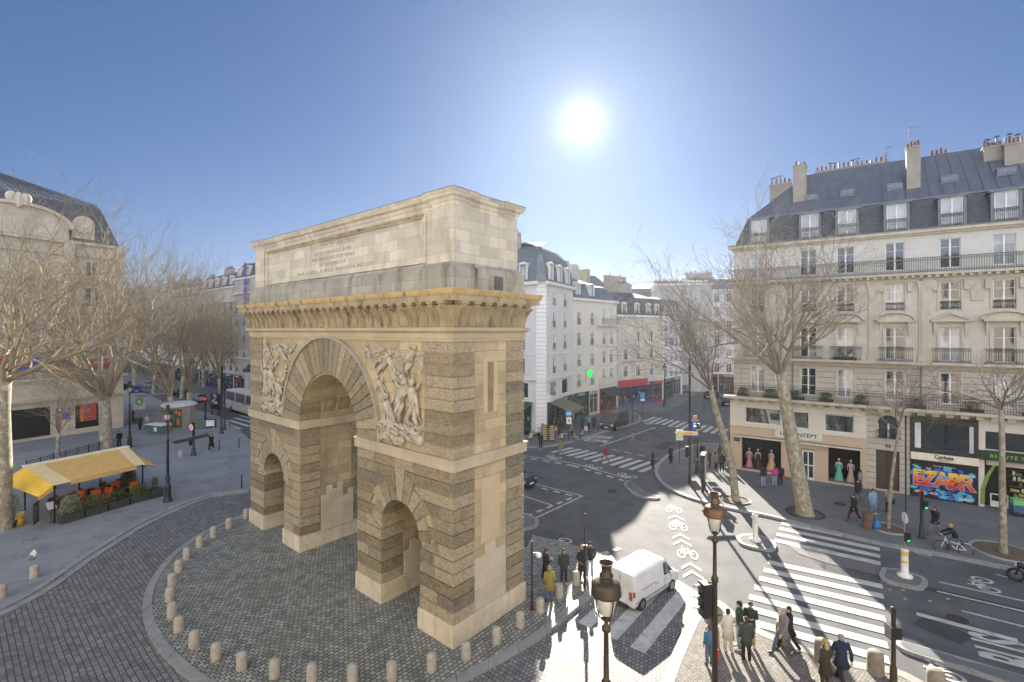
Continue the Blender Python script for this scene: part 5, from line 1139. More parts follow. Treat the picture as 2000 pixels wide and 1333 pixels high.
# buildings behind the viewpoint: their sunlit fronts throw light back into the square
LIM = mk('sunlit_limestone', (.55, .50, .43), (.48, .44, .38), .6, .85, .1, 20, grime=((.5, .44, .36), .8, .3, .3))
def opposite(a, b, H_, label):
    n = int((Vector(b)-Vector(a)).length/3.4); L_ = (Vector(b)-Vector(a)).length
    rowhouse('opposite_house', label, a, b, H_, [(4.4+3.2*k, 1.1, 2.0, 'rail') for k in range(5)], [2+(L_-4)*k/(n-1) for k in range(n)], LIM, depth=12, rsteps=[(-.3, H_), (1, H_+2.5), (4.5, H_+3.6)], rmat=SLATE)
opposite((38, -9), (8, -6), 21, 'limestone house behind the viewpoint on its right'); opposite((8, -5.5), (-20, -2.5), 21, 'limestone house that the picture was taken from'); opposite((-20, -2), (-48, 6), 21, 'limestone house behind the viewpoint on its left')
# ------------------------------------------------ bare plane trees
BARK = mk('plane_bark', (.34, .30, .22), (.17, .15, .105), 4, .9, .8, 9, grime=((.56, .54, .45), 4.5, .8, .6))
TWIG = mk('twig_bark', (.31, .27, .205), (.19, .165, .125), 1.5, .9)
TWIGL = mk('golden_twig_bark', (.31, .255, .175), (.19, .155, .105), 1.5, .9)
TWIGR = mk('grey_twig_bark', (.22, .19, .16), (.16, .14, .12), 1.5, .9)
def grow(mb, p, d, L, r, lvl, rnd, mx, up, pods, spread=1.0, rmin=.011):
    n = 5 if lvl < 3 else 3; P = [p]; q = p; dd = d.copy(); rr_ = [r]
    for i in range(n):
        w_ = .12 if lvl < 3 else .2; dd = (dd+Vector((rnd.gauss(0, w_), rnd.gauss(0, w_), rnd.gauss(0, w_*.7)+up*.06))).normalized(); q = q+dd*L/n; P.append(q); rr_.append(max(rmin, r*(1-.62*(i+1)/n)))
    mb.tube(P, rr_, (7, 6, 5, 4, 3, 3)[min(lvl, 5)], lvl < 2)
    if lvl >= mx:
        if pods and rnd.random() < .10: c = P[-1]-Vector((0, 0, .06)); s = .045; mb.add([c+Vector(v)*s for v in ((1,0,0),(-1,0,0),(0,1,0),(0,-1,0),(0,0,1),(0,0,-1))], [(0,2,4),(2,1,4),(1,3,4),(3,0,4),(2,0,5),(1,2,5),(3,1,5),(0,3,5)])
        return
    k = rnd.choice((3, 4, 4)) if lvl < 3 else rnd.choice((2, 3, 3))
    for i in range(k):
        t = .25+.75*(i+rnd.random()*.6)/k; t = min(t, 1.0); f = t*n; a = int(min(f, n-1)); b = P[a].lerp(P[a+1], f-a); rad = rr_[a]*.62
        tl = (P[a+1]-P[a]).normalized(); az = rnd.uniform(0, 2*math.pi); o = tl.orthogonal().normalized(); w = tl.cross(o)
        side = o*math.cos(az)+w*math.sin(az); an = rnd.uniform(.35, .95)*spread
        nd_ = (tl*math.cos(an)+side*math.sin(an)).normalized()
        grow(mb, b, nd_, L*rnd.uniform(.5, .78)*(1.08-.25*t), max(rmin, rad), lvl+1, rnd, mx, up, pods, spread, rmin)
    grow(mb, P[-1], dd, L*.62, rr_[-1], lvl+1, rnd, mx, up, pods, spread, rmin)
def tree(label, path, radii, top, R_, seed, nl=7, mx=4, lean=(0, 0), mat=TWIG, up=1.0, pods=True, group=None, name='plane_tree', rmin=.0075, limb=.42):
    base = Vector(path[0]); rt = empty(name, tuple(base), 0, label, 'tree', group); rnd = random.Random(seed)
    P = [Vector(p)-base for p in path]; t = MB().use(BARK)
    full = [P[0]-Vector((0, 0, .15))]+P; rad = [radii[0]*1.35]+list(radii)
    if len(P) > 1: full.insert(2, P[0].lerp(P[1], .12)); rad.insert(2, radii[0]*.92)
    t.tube(full, rad, 12); t.build('trunk', rt, True)
    c = MB().use(mat); f = P[-1]; H_ = top-path[-1][2]; mx += 0
    for i in range(nl):
        az = 2*math.pi*(i+rnd.random()*.5)/nl; el = rnd.uniform(.55, 1.2) if i else 1.45
        d = Vector((math.cos(az)*math.cos(el)*R_/H_*1.6+lean[0], math.sin(az)*math.cos(el)*R_/H_*1.6+lean[1], math.sin(el)))
        L = H_*.60*rnd.uniform(.8, 1.15)*max(.85, min(1.25, d.length))
        seg = P[-2] if len(P) > 1 else P[0]; s = f.lerp(seg, rnd.uniform(0, .25))
        grow(c, s, d.normalized(), L, radii[-1]*limb*rnd.uniform(.8, 1.3)*1.05, 1, rnd, mx, up, pods, 1.0, rmin)
    c.build('crown', rt); return rt
def pp(pts, Y): return [tuple(at(x, y, Y)) for x, y in pts]
def gb(px, py): a = g(px, py); return (a[0], a[1], 0)
Yt = 32.27
tree('big pale plane tree leaning in front of the bridal shop, its trunk crossing the sign', [gb(1572, 1005)]+pp([(1560, 930), (1545, 850), (1533, 780), (1524, 728)], Yt), (.58, .47, .43, .38, .33), 18.9, 5.6, 11, 9, 5, (-.08, 0), limb=.40)
Yt = 34.9
tree('slender curved plane tree beside the advertising panel', [gb(1437, 978)]+pp([(1430, 910), (1413, 850), (1396, 795), (1388, 755)], Yt), (.30, .26, .24, .21, .18), 14.6, 4.4, 23, 7, 5, (-.45, 0), TWIGR, .8)
Yt = 29.8
tree('young thin tree with a litter bin at its foot', [gb(1735, 1032)]+pp([(1741, 940), (1749, 880), (1756, 835)], Yt), (.11, .09, .075, .06), 10.6, 2.4, 31, 4, 4, (.05, 0), TWIGR, .6, False, limb=.6, rmin=.008)
Yt = 26.7
tree('young straight tree near the right edge in an oval bed', [gb(1960, 1080)]+pp([(1958, 980), (1957, 860), (1955, 790)], Yt), (.19, .15, .13, .10), 11.3, 2.5, 37, 5, 4, (0, 0), TWIGR, .5, False, limb=.6, rmin=.008)
tree('large plane tree cut by the left edge beside the café terrace', [gb(5, 1035)]+pp([(6, 900), (4, 800), (8, 735)], 29.8), (.5, .42, .38, .36), 17.6, 7.2, 41, 9, 5, (.25, .1), TWIGL)
tree('broad plane tree behind the yellow awning', [gb(208, 882)]+pp([(206, 830), (203, 775)], 49), (.62, .52, .48), 22.6, 8.6, 43, 10, 5, (0, 0), TWIGL)
tree('small white-barked tree by the theatre railing', [gb(113, 893)]+pp([(113, 860), (116, 842)], 46.8), (.2, .15, .12), 8.6, 3.2, 47, 6, 4, (0, 0), TWIGL)
TL = tree('pair of plane trees behind the newspaper kiosk, the left one', [gb(338, 835)]+pp([(335, 800), (333, 775)], 61.1), (.42, .36, .33), 19.5, 6.2, 53, 7, 5, (0, 0), TWIGL, group=None)
TL['label'] = 'left plane tree of the two behind the round kiosk'
TL2 = copy_tree(TL, loc=gb(369, 822), rz=2.1, label='right plane tree of the two behind the round kiosk')
for i, (px, Y, rz, lb) in enumerate(((432, 84, 1.0, 'avenue tree just left of the arch, before the white coach'), (300, 92, 3.3, 'avenue tree above the advertising display'), (262, 108, 4.2, 'avenue tree just right of the theatre'), (398, 104, 5.2, 'avenue tree across the road behind the parked cars'), (470, 97, .4, 'avenue tree right beside the arch, beyond the coach'), (335, 122, 2.7, 'far avenue tree in line with the kiosk'), (355, 88, 3.9, 'avenue tree between the kiosk pair and the coach'))):
    copy_tree(TL, loc=((px-1000)/FPX*Y, Y, 0), rz=rz, label=lb, group='trees lining the left avenue')
# ------------------------------------------------ street lamps
BRZ = mk('bronze_paint', (.075, .055, .035), (.05, .04, .03), 4, .45, .1, 30, metal=.4); CAPM = mk('copper_brown', (.17, .10, .055), (.11, .065, .04), 3, .4, metal=.5)
LGL = mk('lamp_glass', (.8, .8, .77), (.7, .7, .67), 2, .1, spec=.8)
LGL.node_tree.nodes['Principled BSDF'].inputs['Transmission Weight'].default_value = .4
def lamp_proto(label, loc, H_, cap, pole):
    rt = empty('street_lamp', loc, 0, label, 'street lamp', 'globe lanterns on tall posts'); k = H_
    MB().use(pole).lathe([(.30, -.15), (.30, .12), (.24, .16), (.22, .3), (.19, .9), (.21, 1.0), (.21, 1.1), (.14, 1.2), (.12, 1.6), (.16, 1.68), (.13, 1.78), (.09, 2.0)], 12).build('base', rt, True)
    m = MB().use(pole).lathe([(.085, 2.0), (.075, k-2.6), (.10, k-2.55), (.10, k-2.45), (.06, k-2.4), (.05, k-1.45), (.09, k-1.4), (.09, k-1.32), (.045, k-1.28), (.045, k-1.18)], 10)
    m.build('post', rt, True)
    m = MB().use(pole); m.lathe([(.05, k-1.2), (.11, k-1.16), (.04, k-1.1)], 10)
    for q in range(4):
        a = math.pi/2*q+.4; c, s = math.cos(a), math.sin(a); m.tube([(.05*c, .05*s, k-1.16), (.16*c, .16*s, k-1.08), (.22*c, .22*s, k-.9), (.27*c, .27*s, k-.62)], .014, 5)
    m.tube([(.275*math.cos(2*math.pi*q/16), .275*math.sin(2*math.pi*q/16), k-.62) for q in range(17)], .018, 5, False)
    ln = m.build('lantern', rt)
    MB().use(LGL).lathe([(.08, k-1.08), (.15, k-1.03), (.235, k-.64), (.22, k-.63), (.14, k-1.01), (.07, k-1.06)], 14).build('glass', ln, True)
    MB().use(cap).lathe([(.27, k-.66), (.31, k-.645), (.315, k-.60), (.30, k-.56), (.30, k-.47), (.275, k-.41), (.19, k-.36), (.12, k-.335), (.11, k-.31), (.135, k-.29), (.15, k-.26), (.13, k-.23), (.105, k-.21), (.105, k-.08), (.12, k-.06), (.165, k-.01), (.17, k+.01), (.145, k), (.09, k-.08)], 18).build('cap', ln, True)
    return rt
def at_xy(px, Y, z=0.0): return ((px-1000)/FPX*Y, Y, z)
L1 = lamp_proto('bronze street lamp standing nearest, in front of the white van', at_xy(1184, 9.9, RZ), 7.72, BRZ, BRZ)
L2 = lamp_proto('bronze street lamp with a traffic light and a round disc on its post', at_xy(1396, 14.0, RZ), 7.75, CAPM, BRZ)
L3 = lamp_proto('dark street lamp on the pavement right of the café planters', (-24.9, 34.7, 0), 6.95, BRZ, IRON)
L4 = copy_tree(L3, loc=(-40.4, 50.7, 0), label='dark street lamp behind the far end of the yellow awning')
L5 = copy_tree(L3, loc=at_xy(1362, 41.5), label='street lamp between the direction arrow and the blue parking sign'); L5.scale = (1, 1, .62)
copy_tree(L3, loc=at_xy(1298, 78), label='lamp on the pavement by the crimson shop front').scale = (1.2, 1.2, 1)
# big base of the second lamp is bulkier
def signal_head(parent, x, y, z, n=3, rz=0.0, lit=None, hood=True, s=1.0):
    m = MB(); m.T = Matrix.Translation((x, y, z)) @ Matrix.Rotation(rz, 4, 'Z') @ Matrix.Scale(s, 4); m.use(BLACKM); m.box(-.13, .13, -.11, .11, -.14*n, .14*n)
    for i in range(n):
        zc = .14*(n-1)-.28*i
        for q in range(7):
            a = math.pi*q/6; b = math.pi*(q+1)/6
            if q < 6: m.add([(.11*math.cos(a), -.11, zc+.11*math.sin(a)), (.11*math.cos(b), -.11, zc+.11*math.sin(b)), (.11*math.cos(b), -.26, zc+.09*math.sin(b)), (.11*math.cos(a), -.26, zc+.09*math.sin(a))], [(0, 1, 2, 3)])
    o = m.build('signal_head', parent)
    for i in range(n):
        zc = .14*(n-1)-.28*i; l = MB(); l.T = Matrix.Translation((x, y, z)) @ Matrix.Rotation(rz, 4, 'Z') @ Matrix.Scale(s, 4)
        if lit == i: l.use(flat('green_signal_light', (.02, .6, .25), emit=((.0, .8, .15), 1.2)))
        else: l.use(flat('unlit_lens', (.04, .03, .03), .3))
        l.T = l.T @ Matrix.Translation((0, -.112, zc)) @ Matrix.Rotation(R(90), 4, 'X')
        l.lathe([(.085, 0), (.08, .01)], 10); l.build('signal_light', o)
    return o
tl = empty('traffic_light', at_xy(1377, 14.0, 4.55), R(-78), 'black traffic light with sunlit hoods fixed to the bronze lamp post', 'traffic light')
signal_head(tl, 0, 0, .0, 3, 0, None, True, 1.15); m = MB().use(IRON); m.tube([(0, .1, .5), (.2, .25, .5)], .02, 4); m.tube([(0, .1, -.5), (.2, .25, -.5)], .02, 4); m.build('bracket', tl)
tm = empty('round_sign', at_xy(1393, 14.15, 3.98), R(10), 'grey back of a round disc on the bronze lamp post', 'sign'); m = MB().use(mk('galvanised_disc', (.30, .29, .28), (.22, .22, .21), 3, .5, metal=.4)); m.T = Matrix.Rotation(R(90), 4, 'X'); m.lathe([(.31, -.01), (.31, .02)], 28); m.build('disc', tm)
MB().use(IRON).tube([(-.25, -.02, 0), (.25, -.02, 0)], .02, 4).build('bracket', tm)
# ------------------------------------------------ stone bollards
BST = mk('bollard_stone', (.43, .39, .335), (.31, .28, .24), 6, .85, .3, 30)
def bollard_mesh(mat, r=.19, h=.62): return MB().use(mat).lathe([(r*1.02, -.2), (r, .05), (r*.97, h*.75), (r*.9, h*.9), (r*.6, h*.98), (r*.15, h)], 14).mesh('bollard', True)
bm1 = bollard_mesh(BST); spots = [(481, 1012), (447, 1031), (417, 1048), (390, 1068), (365, 1092), (349, 1117), (336, 1145), (332, 1173), (336, 1204), (349, 1233), (379, 1262), (422, 1287), (472, 1306), (536, 1321), (609, 1329), (688, 1331), (765, 1325), (843, 1308), (910, 1286), (970, 1255), (1016, 1223), (1055, 1195), (1092, 1166), (1125, 1141)]
for i, (x, y) in enumerate(spots):
    p = g(x, y); o = link('stone_bollard', bm1); o.location = (p[0], p[1], 0); o.rotation_euler = (0, 0, i)
    tag(o, ('pale stone bollard on the island rim, number %d counting round from the arch\'s left foot' % (i+1)), 'bollard', 'stone bollards round the island')
ordn = ['first', 'second', 'third', 'fourth', 'fifth', 'sixth', 'seventh', 'eighth', 'ninth', 'tenth', 'eleventh', 'twelfth', 'thirteenth', 'fourteenth', 'fifteenth', 'sixteenth', 'seventeenth', 'eighteenth', 'nineteenth']
isl_b = [o for o in COL.objects if o.name.startswith('stone_bollard')]
for i, o in enumerate(isl_b):
    o['label'] = (ordn[i]+" stone bollard along the island kerb, counting from the arch's far left foot") if i < 19 else (['stone bollard nearest the right foot of the arch', 'stone bollard left of the thin black post', 'stone bollard at the feet of the person in mustard', 'stone bollard between the mustard coat and the black coats', 'last stone bollard, beside the couple at the kerb'][i-19])
for x, y, lb in ((67, 1128, 'stone bollard under the flying pigeon'), (3, 1168, 'stone bollard at the very left edge'), (353, 892, 'squat stone bollard left of the signal post')):
    p = g(x, y); o = link('stone_bollard', bm1); o.location = (p[0], p[1], 0); tag(o, lb, 'bollard')
bm2 = bollard_mesh(mk('weathered_brown_stone', (.30, .26, .21), (.20, .17, .14), 4, .8, .3, 20), .27, .8)
for x, y, lb in ((1391, 1262, 'brown cylinder bollard half hidden by the lamp post'), (1529, 1252, 'brown cylinder bollard beside the man in the grey coat'), (1606, 1290, 'brown cylinder bollard behind the woman with long hair'), (1710, 1314, 'brown cylinder bollard at the end of the crossing'), (1828, 1352, 'brown cylinder bollard cut by the bottom edge')):
    p = g(x, y, 0); o = link('round_bollard', bm2); o.location = (p[0], p[1], 0); tag(o, lb, 'bollard', 'brown bollards at the near corner')
pm = MB().use(IRON).lathe([(.045, -.1), (.04, .9), (.055, .92), (.055, 1.02), (.02, 1.08)], 8).mesh('post', True)
for i, (x, y, lb) in enumerate(((422, 832, 'thin iron post by the far left crossing, left one'), (449, 838, 'thin iron post by the far left crossing, right one'), (428, 880, 'thin iron post right of the walking woman'), (467, 876, 'thin iron post near the left foot of the arch'), (472, 953, 'thin iron post on the left kerb near the arch'), (1134, 858, 'thin post on the café kerb nearest the blue bus sign'), (1152, 852, 'thin post before the dark van, left one'), (1122, 862, 'thin post beside the café tables'), (1168, 846, 'thin post before the dark van, right one'), (1245, 815, 'thin post at the side street corner'), (1375, 800, 'white post beyond the far crossing'))):
    p = g(x, y); o = link('iron_post', pm); o.location = (p[0], p[1], 0); tag(o, lb, 'post', 'thin posts along kerbs')
# ------------------------------------------------ posts and signs
def pole(name, label, cat, px, py, top, r=.05, z0=0.0, mat=None, basew=True):
    p = g(px, py, z0); Y = p[1]; H_ = EYE+(HOR-top)/FPX*Y-z0
    rt = empty(name, (p[0], p[1], z0), 0, label, cat); m = MB().use(mat or IRON)
    pr = [(r*2.2, -.1), (r*2.2, .1), (r*1.6, .2), (r*1.5, .7), (r, .8), (r, H_-.04), (r*1.3, H_-.02), (r*.4, H_)] if basew else [(r, -.1), (r, H_), (r*.3, H_+.02)]
    m.lathe(pr, 10); m.build('post', rt, True); return rt, H_
def disc_sign(parent, z, r, kind, rz=0.0, y=-.07, x=0.0):
    m = MB(); m.T = Matrix.Rotation(rz, 4, 'Z') @ Matrix.Translation((x, y, z)) @ Matrix.Rotation(R(90), 4, 'X')
    if kind == 'noentry': m.use(flat('sign_red', (.5, .02, .02))).lathe([(r, 0), (r, .02)], 20); m.use(WHITE).box(-r*.7, r*.7, -r*.16, r*.16, .021, .026)
    if kind == 'noturn':
        m.use(flat('sign_red', (.5, .02, .02))).lathe([(r, 0), (r, .02)], 20); m.use(WHITE).lathe([(r*.8, .021), (r*.8, .024)], 20); m.use(BLACKM); m.box(-.03, .03, -r*.5, r*.3, .025, .028); m.box(-r*.4, .03, r*.2, r*.35, .025, .028); m.use(MATS['sign_red']); m.T = m.T @ Matrix.Rotation(R(45), 4, 'Z'); m.box(-r*.85, r*.85, -.025, .025, .029, .032)
    return m.build('round_plate', parent)
P1, h1 = pole('signal_post', 'pole with push-button box at the near end of the crossing', 'post', 1745, 1345, 1186, .07, 0, BRZ)
m = MB().use(BLACKM).box(-.2, .2, -.12, .12, 1.75, 2.15); m.use(STEEL).box(-.24, -.2, -.15, .1, 1.8, 2.25); m.build('control_box', P1)
P2, h2 = pole('tall_post', 'brown square-topped post behind the couple at the kerb', 'post', 1143, 1148, 1004, .055, 0, BRZ, False)
m = MB().use(BLACKM).lathe([(.09, 1.3), (.1, 1.35), (.1, 2.0), (.09, 2.05)], 8); m.build('collar', P2)
P3, h3 = pole('short_lamp_post', 'thin dark post with a small white globe beside the arch', 'post', 1039, 1190, 1058, .045, 0, BRZ)
MB().use(flat('white_globe', (.75, .75, .75))).ball((.3, 0, h3-.62), .14, .14, .11).tube([(0, 0, h3-.5), (.3, 0, h3-.5)], .02, 4).build('globe', P3)
P4, h4 = pole('signal_post', 'pedestrian signal post on the right pavement with a red-banded top', 'traffic light', 1800, 1052, 960, .085, 0, IRON)
signal_head(P4, .05, -.2, h4-.75, 2, R(-15), 1, True, .85); MB().use(flat('sign_red', (.5, .02, .02))).box(-.12, .12, -.03, .03, h4-.35, h4+.1).build('small_sign', P4)
PB = empty('traffic_beacon', (*g(1767, 1126, 0), 0), 0, 'white beacon with yellow bands and a green pedestrian light on the long island', 'traffic beacon')
BW = flat('white_plastic', (.75, .74, .72)); YB_ = flat('yellow_band', (.8, .5, .08))
MB().use(BW).lathe([(.34, 0), (.34, .08), (.2, .16), (.16, .2), (.15, 1.3), (.17, 1.34), (.12, 1.38)], 14).build('body', PB, True)
m = MB().use(YB_); m.lathe([(.163, 1.12), (.163, 1.28)], 14); m.lathe([(.167, .72), (.167, .82)], 14); m.build('yellow_bands', PB)
m = MB().use(STEEL).lathe([(.035, 1.38), (.035, 3.2)], 8); m.build('post', PB)
signal_head(PB, .05, -.1, 2.0, 2, R(-10), 1, True, .8); m = MB().use(flat('white_sign_edge', (.7, .7, .7))); m.T = Matrix.Translation((-.03, -.03, 2.95)) @ Matrix.Rotation(R(75), 4, 'Z') @ Matrix.Rotation(R(90), 4, 'X'); m.lathe([(.28, 0), (.28, .02)], 20); m.build('round_sign', PB)
WB = empty('plastic_bollard', (*g(1475, 1056, 0), 0), 0, 'white reflective bollard on the small island in the sun', 'bollard')
MB().use(BW).lathe([(.33, 0), (.33, .06), (.18, .14), (.15, .2), (.15, 1.42), (.17, 1.45), (.17, 1.55), (.05, 1.58)], 14).build('body', WB, True)
P5, h5 = pole('tall_mast', 'tall thin dark mast rising in front of the painted shutter', 'mast', 1769, 1046, 812, .045, 0, IRON)
P6, h6 = pole('tall_mast', 'tall dark mast carrying the yellow arrow and a traffic light', 'mast', 1347, 945, 700, .09, 0, IRON)
signal_head(P6, -.25, -.1, 2.6, 3, R(60), None, True, 1.0)
YA = flat('yellow_sign', (.72, .58, .28)); m = MB().use(YA); m.prism_y([(-.95, 3.95), (-1.25, 4.12), (-.95, 4.3), (.6, 4.2), (.6, 3.92)], -.14, -.1); o = m.build('yellow_arrow_sign', P6); txt('← CENTRE', .17, MATS['sign_black'], o, WALLM(-.25, -.142, 4.07), 'lettering', .002)
P7, h7 = pole('sign_post', 'slim pole with a white and red plate before the arrow sign', 'sign', 1327, 906, 838, .035, 0, IRON, False)
m = MB().use(WHITE).box(-.32, .32, -.06, -.02, h7-1.05, h7-.05); m.use(flat('sign_red', (.5, .02, .02))).box(-.2, .2, -.064, -.061, h7-.45, h7-.3); m.tube([(.2*math.cos(a), -.064, h7-.65+.2*math.sin(a)) for a in [2*math.pi*q/12 for q in range(13)]], .03, 4, False); m.build('plate', P7)
P8, h8 = pole('sign_post', 'blue parking sign with a white P on a pole', 'sign', 1357, 905, 815, .04, 0, IRON, False)
BL = flat('sign_blue', (.02, .09, .38)); m = MB().use(BL).box(-.35, .35, -.07, -.03, h8-1.3, h8-.25); m.box(-.35, .35, -.07, -.03, h8-1.9, h8-1.4); m.use(WHITE).box(-.32, .32, -.073, -.071, h8-.34, h8-.3); o = m.build('plate', P8); txt('P', .75, WHITE, o, WALLM(0, -.075, h8-.82), 'lettering', .003, 1, .02); txt('St MARTIN', .13, WHITE, o, WALLM(0, -.075, h8-1.65), 'lettering', .002)
MB().use(flat('pale_red_board', (.55, .25, .2))).box(-.18, .18, -.06, .0, h8-.2, h8+.15).build('small_board', P8)
P9, h9 = pole('sign_post', 'blue and white bus stop sign standing by the café tables', 'sign', 1111, 862, 803, .035, 0, IRON, False)
m = MB(); m.T = Matrix.Translation((0, -.05, h9-.3)) @ Matrix.Rotation(R(90), 4, 'X'); m.use(flat('sign_sky_blue', (.05, .3, .6))).lathe([(.38, 0), (.38, .03)], 18); m.use(WHITE); m.box(-.22, .22, -.08, .1, .031, .036); m.build('round_plate', P9); m = MB().use(WHITE).box(-.28, .28, -.08, -.03, h9-1.45, h9-.72); m.use(flat('sign_red', (.5, .02, .02))).box(-.1, .1, -.084, -.081, h9-1.2, h9-.95); m.build('plate', P9)
P10, h10 = pole('sign_post', 'blue bus stop sign on the corner by the crimson fascia', 'sign', 1255, 812, 766, .04, 0, IRON, False)
m = MB().use(MATS['sign_sky_blue']).box(-.3, .3, -.07, -.03, h10-1.0, h10-.1); m.use(WHITE).box(-.3, .3, -.07, -.03, h10-1.3, h10-1.02); m.build('plate', P10)
P11, h11 = pole('tall_mast', 'tall post at the end of the kerb by the dark van', 'mast', 1235, 824, 772, .06, 0, IRON)
signal_head(P11, .0, -.12, h11-.7, 3, 0)
P12, h12 = pole('tall_mast', 'tall dark mast in front of the white coach, left one', 'mast', 433, 847, 716, .12, 0, IRON)
P13, h13 = pole('tall_mast', 'tall dark mast in front of the white coach, right one', 'mast', 439, 840, 742, .07, 0, IRON)
P14, h14 = pole('sign_post', 'round red no entry sign left of the dark panel', 'sign', 401, 822, 772, .09, 0, IRON); disc_sign(P14, h14-.5, .45, 'noentry', R(-20), -.12)
P15, h15 = pole('signal_post', 'signal post with a red no turn sign on the left pavement', 'traffic light', 378, 890, 826, .12, 0, IRON); disc_sign(P15, h15-.45, .38, 'noturn', R(-25), -.15, -.1); signal_head(P15, -.3, 0, 1.25, 2, R(160), None, True, .9)
DPn = empty('information_panel', (*g(421, 812), 0), R(-25), 'dark street panel covered with notices beside the no entry sign', 'panel')
m = MB().use(CHAR).box(-1.0, 1.0, -.08, .08, .9, 3.2); m.box(-.9, -.75, -.05, .05, 0, .9); m.box(.75, .9, -.05, .05, 0, .9); m.build('panel', DPn)
poster(DPn, -.9, .9, 1.6, 3.1, -.085, 8, CHAR, name='notices')
# advertising column in front of the curved corner
AP = empty('advertising_panel', (*g(1374, 958), 0), R(62), 'tall dark framed advertising panel on the sunlit corner', 'advertising panel')
m = MB().use(mk('dark_bronze_metal', (.06, .055, .05), (.045, .04, .04), 4, .4, metal=.5)); m.box(-.62, .62, -.14, .14, .75, 2.75); m.box(-.66, .66, -.17, .17, 2.7, 2.85); m.box(-.6, -.42, -.1, .1, 0, .75); m.box(.42, .6, -.1, .1, 0, .75); m.build('frame', AP)
m = MB().use(flat('pale_poster', (.5, .5, .46))).box(-.52, .52, -.15, .15, .9, 2.6); m.build('poster', AP)
BS = empty('bus_shelter', (*g(272, 806), 0), R(35), 'bus shelter with a white poster bearing a green ring', 'bus shelter')
m = MB().use(STEEL); m.box(-.3, 3.6, -.7, .8, 2.5, 2.6); m.box(3.4, 3.5, -.1, 0, 0, 2.5); m.box(-.2, -.1, -.1, 0, 0, 2.5); m.build('roof_and_posts', BS)
m = MB().use(WHITE).box(-.7, .75, -.35, -.22, .5, 2.6); m.use(flat('ring_green', (.15, .5, .15))); m.tube([(.02+.38*math.cos(a), -.37, 1.65+.42*math.sin(a)) for a in [2*math.pi*q/16 for q in range(17)]], .11, 6, False); m.build('poster', BS)
# kiosk
KI = empty('newspaper_kiosk', (*g(350, 834), 0), R(-15), 'round newspaper kiosk with a painted mural and a pale roof', 'kiosk')
MB().use(mk('kiosk_panels', (.32, .29, .26), (.25, .22, .2), 2)).lathe([(1.75, 0), (1.75, 2.75)], 12).build('wall', KI)
MB().use(flat('kiosk_roof', (.6, .6, .6))).lathe([(1.95, 2.75), (1.95, 2.95), (1.6, 3.15), (.3, 3.3)], 16).build('roof', KI)
m = MB().use(flat('mural_green', (.04, .09, .06))); mo = flat('mural_orange', (.6, .14, .04))
for a0 in (-1.57, -1.05):
    m.T = Matrix.Rotation(a0+1.57+.26, 4, 'Z'); m.use(MATS['mural_green']).box(-.43, .43, -1.74, -1.70, .2, 2.5); m.use(mo); r2 = random.Random(int(a0*10))
    for i in range(6): x, z = r2.uniform(-.3, .3), r2.uniform(.4, 2.2); m.box(x-.12, x+.12, -1.752-.002*i, -1.74, z-.18, z+.2)
m.build('mural', KI)
ST = empty('market_stall', (*g(308, 846), 0), R(-20), 'low white-topped stall left of the round kiosk', 'stall')
m = MB().use(flat('stall_green', (.10, .16, .12))).box(-1.3, 1.3, -.5, .6, .05, 1.0); m.use(WHITE).box(-1.4, 1.4, -.6, .7, 1.0, 1.08); m.box(.1, .6, -.53, -.51, .3, .8); m.build('counter', ST)
ST2 = empty('sandwich_board', (*g(396, 838), 0), R(15), 'green barrier with a white notice right of the kiosk', 'barrier')
m = MB().use(MATS['stall_green']).box(-1.4, .2, -.05, .05, .1, 1.1); m.use(CHAR).box(.3, 1.5, -.05, .05, .1, 1.15); m.use(WHITE).box(.38, 1.3, -.07, -.051, .3, 1.05); m.box(-1.3, -1.2, -.3, .3, 0, .1); m.box(1.2, 1.3, -.3, .3, 0, .1); m.build('boards', ST2)
MC = empty('poster_column', at_xy(486, 88), 0, 'pale poster column on the far pavement beside the arch', 'poster column')
MB().use(flat('column_posters', (.5, .5, .5))).lathe([(.7, .4), (.7, 4.8)], 14).build('drum', MC); MB().use(flat('column_green', (.04, .08, .06))).lathe([(.85, 4.8), (.9, 5.0), (.5, 5.5), (.05, 6.2)], 14).build('cap', MC); MB().use(flat('column_green', (.04, .08, .06))).lathe([(.8, 0), (.75, .4)], 14).build('foot', MC)
# ------------------------------------------------ terrace: frame x' along the planters, y' away from the road
CT = Vector((-29.2, 30.7)); CA = math.atan2(.907, .42); ux = Vector((math.cos(CA), math.sin(CA))); uy = Vector((-ux.y, ux.x))
def ct(x, y, z=0.0): p = CT+ux*x+uy*y; return (p.x, p.y, z)
YEL = flat('yellow_awning', (.72, .46, .15), .8); YEP = flat('pale_yellow_band', (.82, .66, .36), .8); YED = flat('deep_yellow_awning', (.80, .50, .06), .8); CRM = flat('cream_ridge', (.8, .76, .62), .8)
AWg = empty('terrace_awning', ct(0, 0), CA, 'large yellow awning over the café terrace', 'awning'); AWg.scale = (.87, 1, 1)
for mt in (YEL, YEP, YED):
    b_ = mt.node_tree.nodes['Principled BSDF']; b_.inputs['Subsurface Weight'].default_value = 0
m = MB().use(YEL); A_ = (.9, 0, 2.5); B_ = (5.9, 0, 2.5); C_ = (6.9, 4.1, 3.15); D_ = (.9, 4.1, 3.15)
m.add([(.9, .1, 2.53), (5.2, .1, 2.53), (6.1, 4.1, 3.14), (1.0, 4.1, 3.14)], [(0, 1, 2, 3)])
m.use(YEP); m.add([(-.2, -.1, 2.5), (.9, -.1, 2.5), (1.0, 4.1, 3.15), (0, 4.1, 3.15)], [(0, 1, 2, 3)]); m.add([(5.2, .1, 2.54), (5.9, -.1, 2.5), (7.0, 4.1, 3.15), (6.1, 4.1, 3.16)], [(0, 1, 2, 3)])
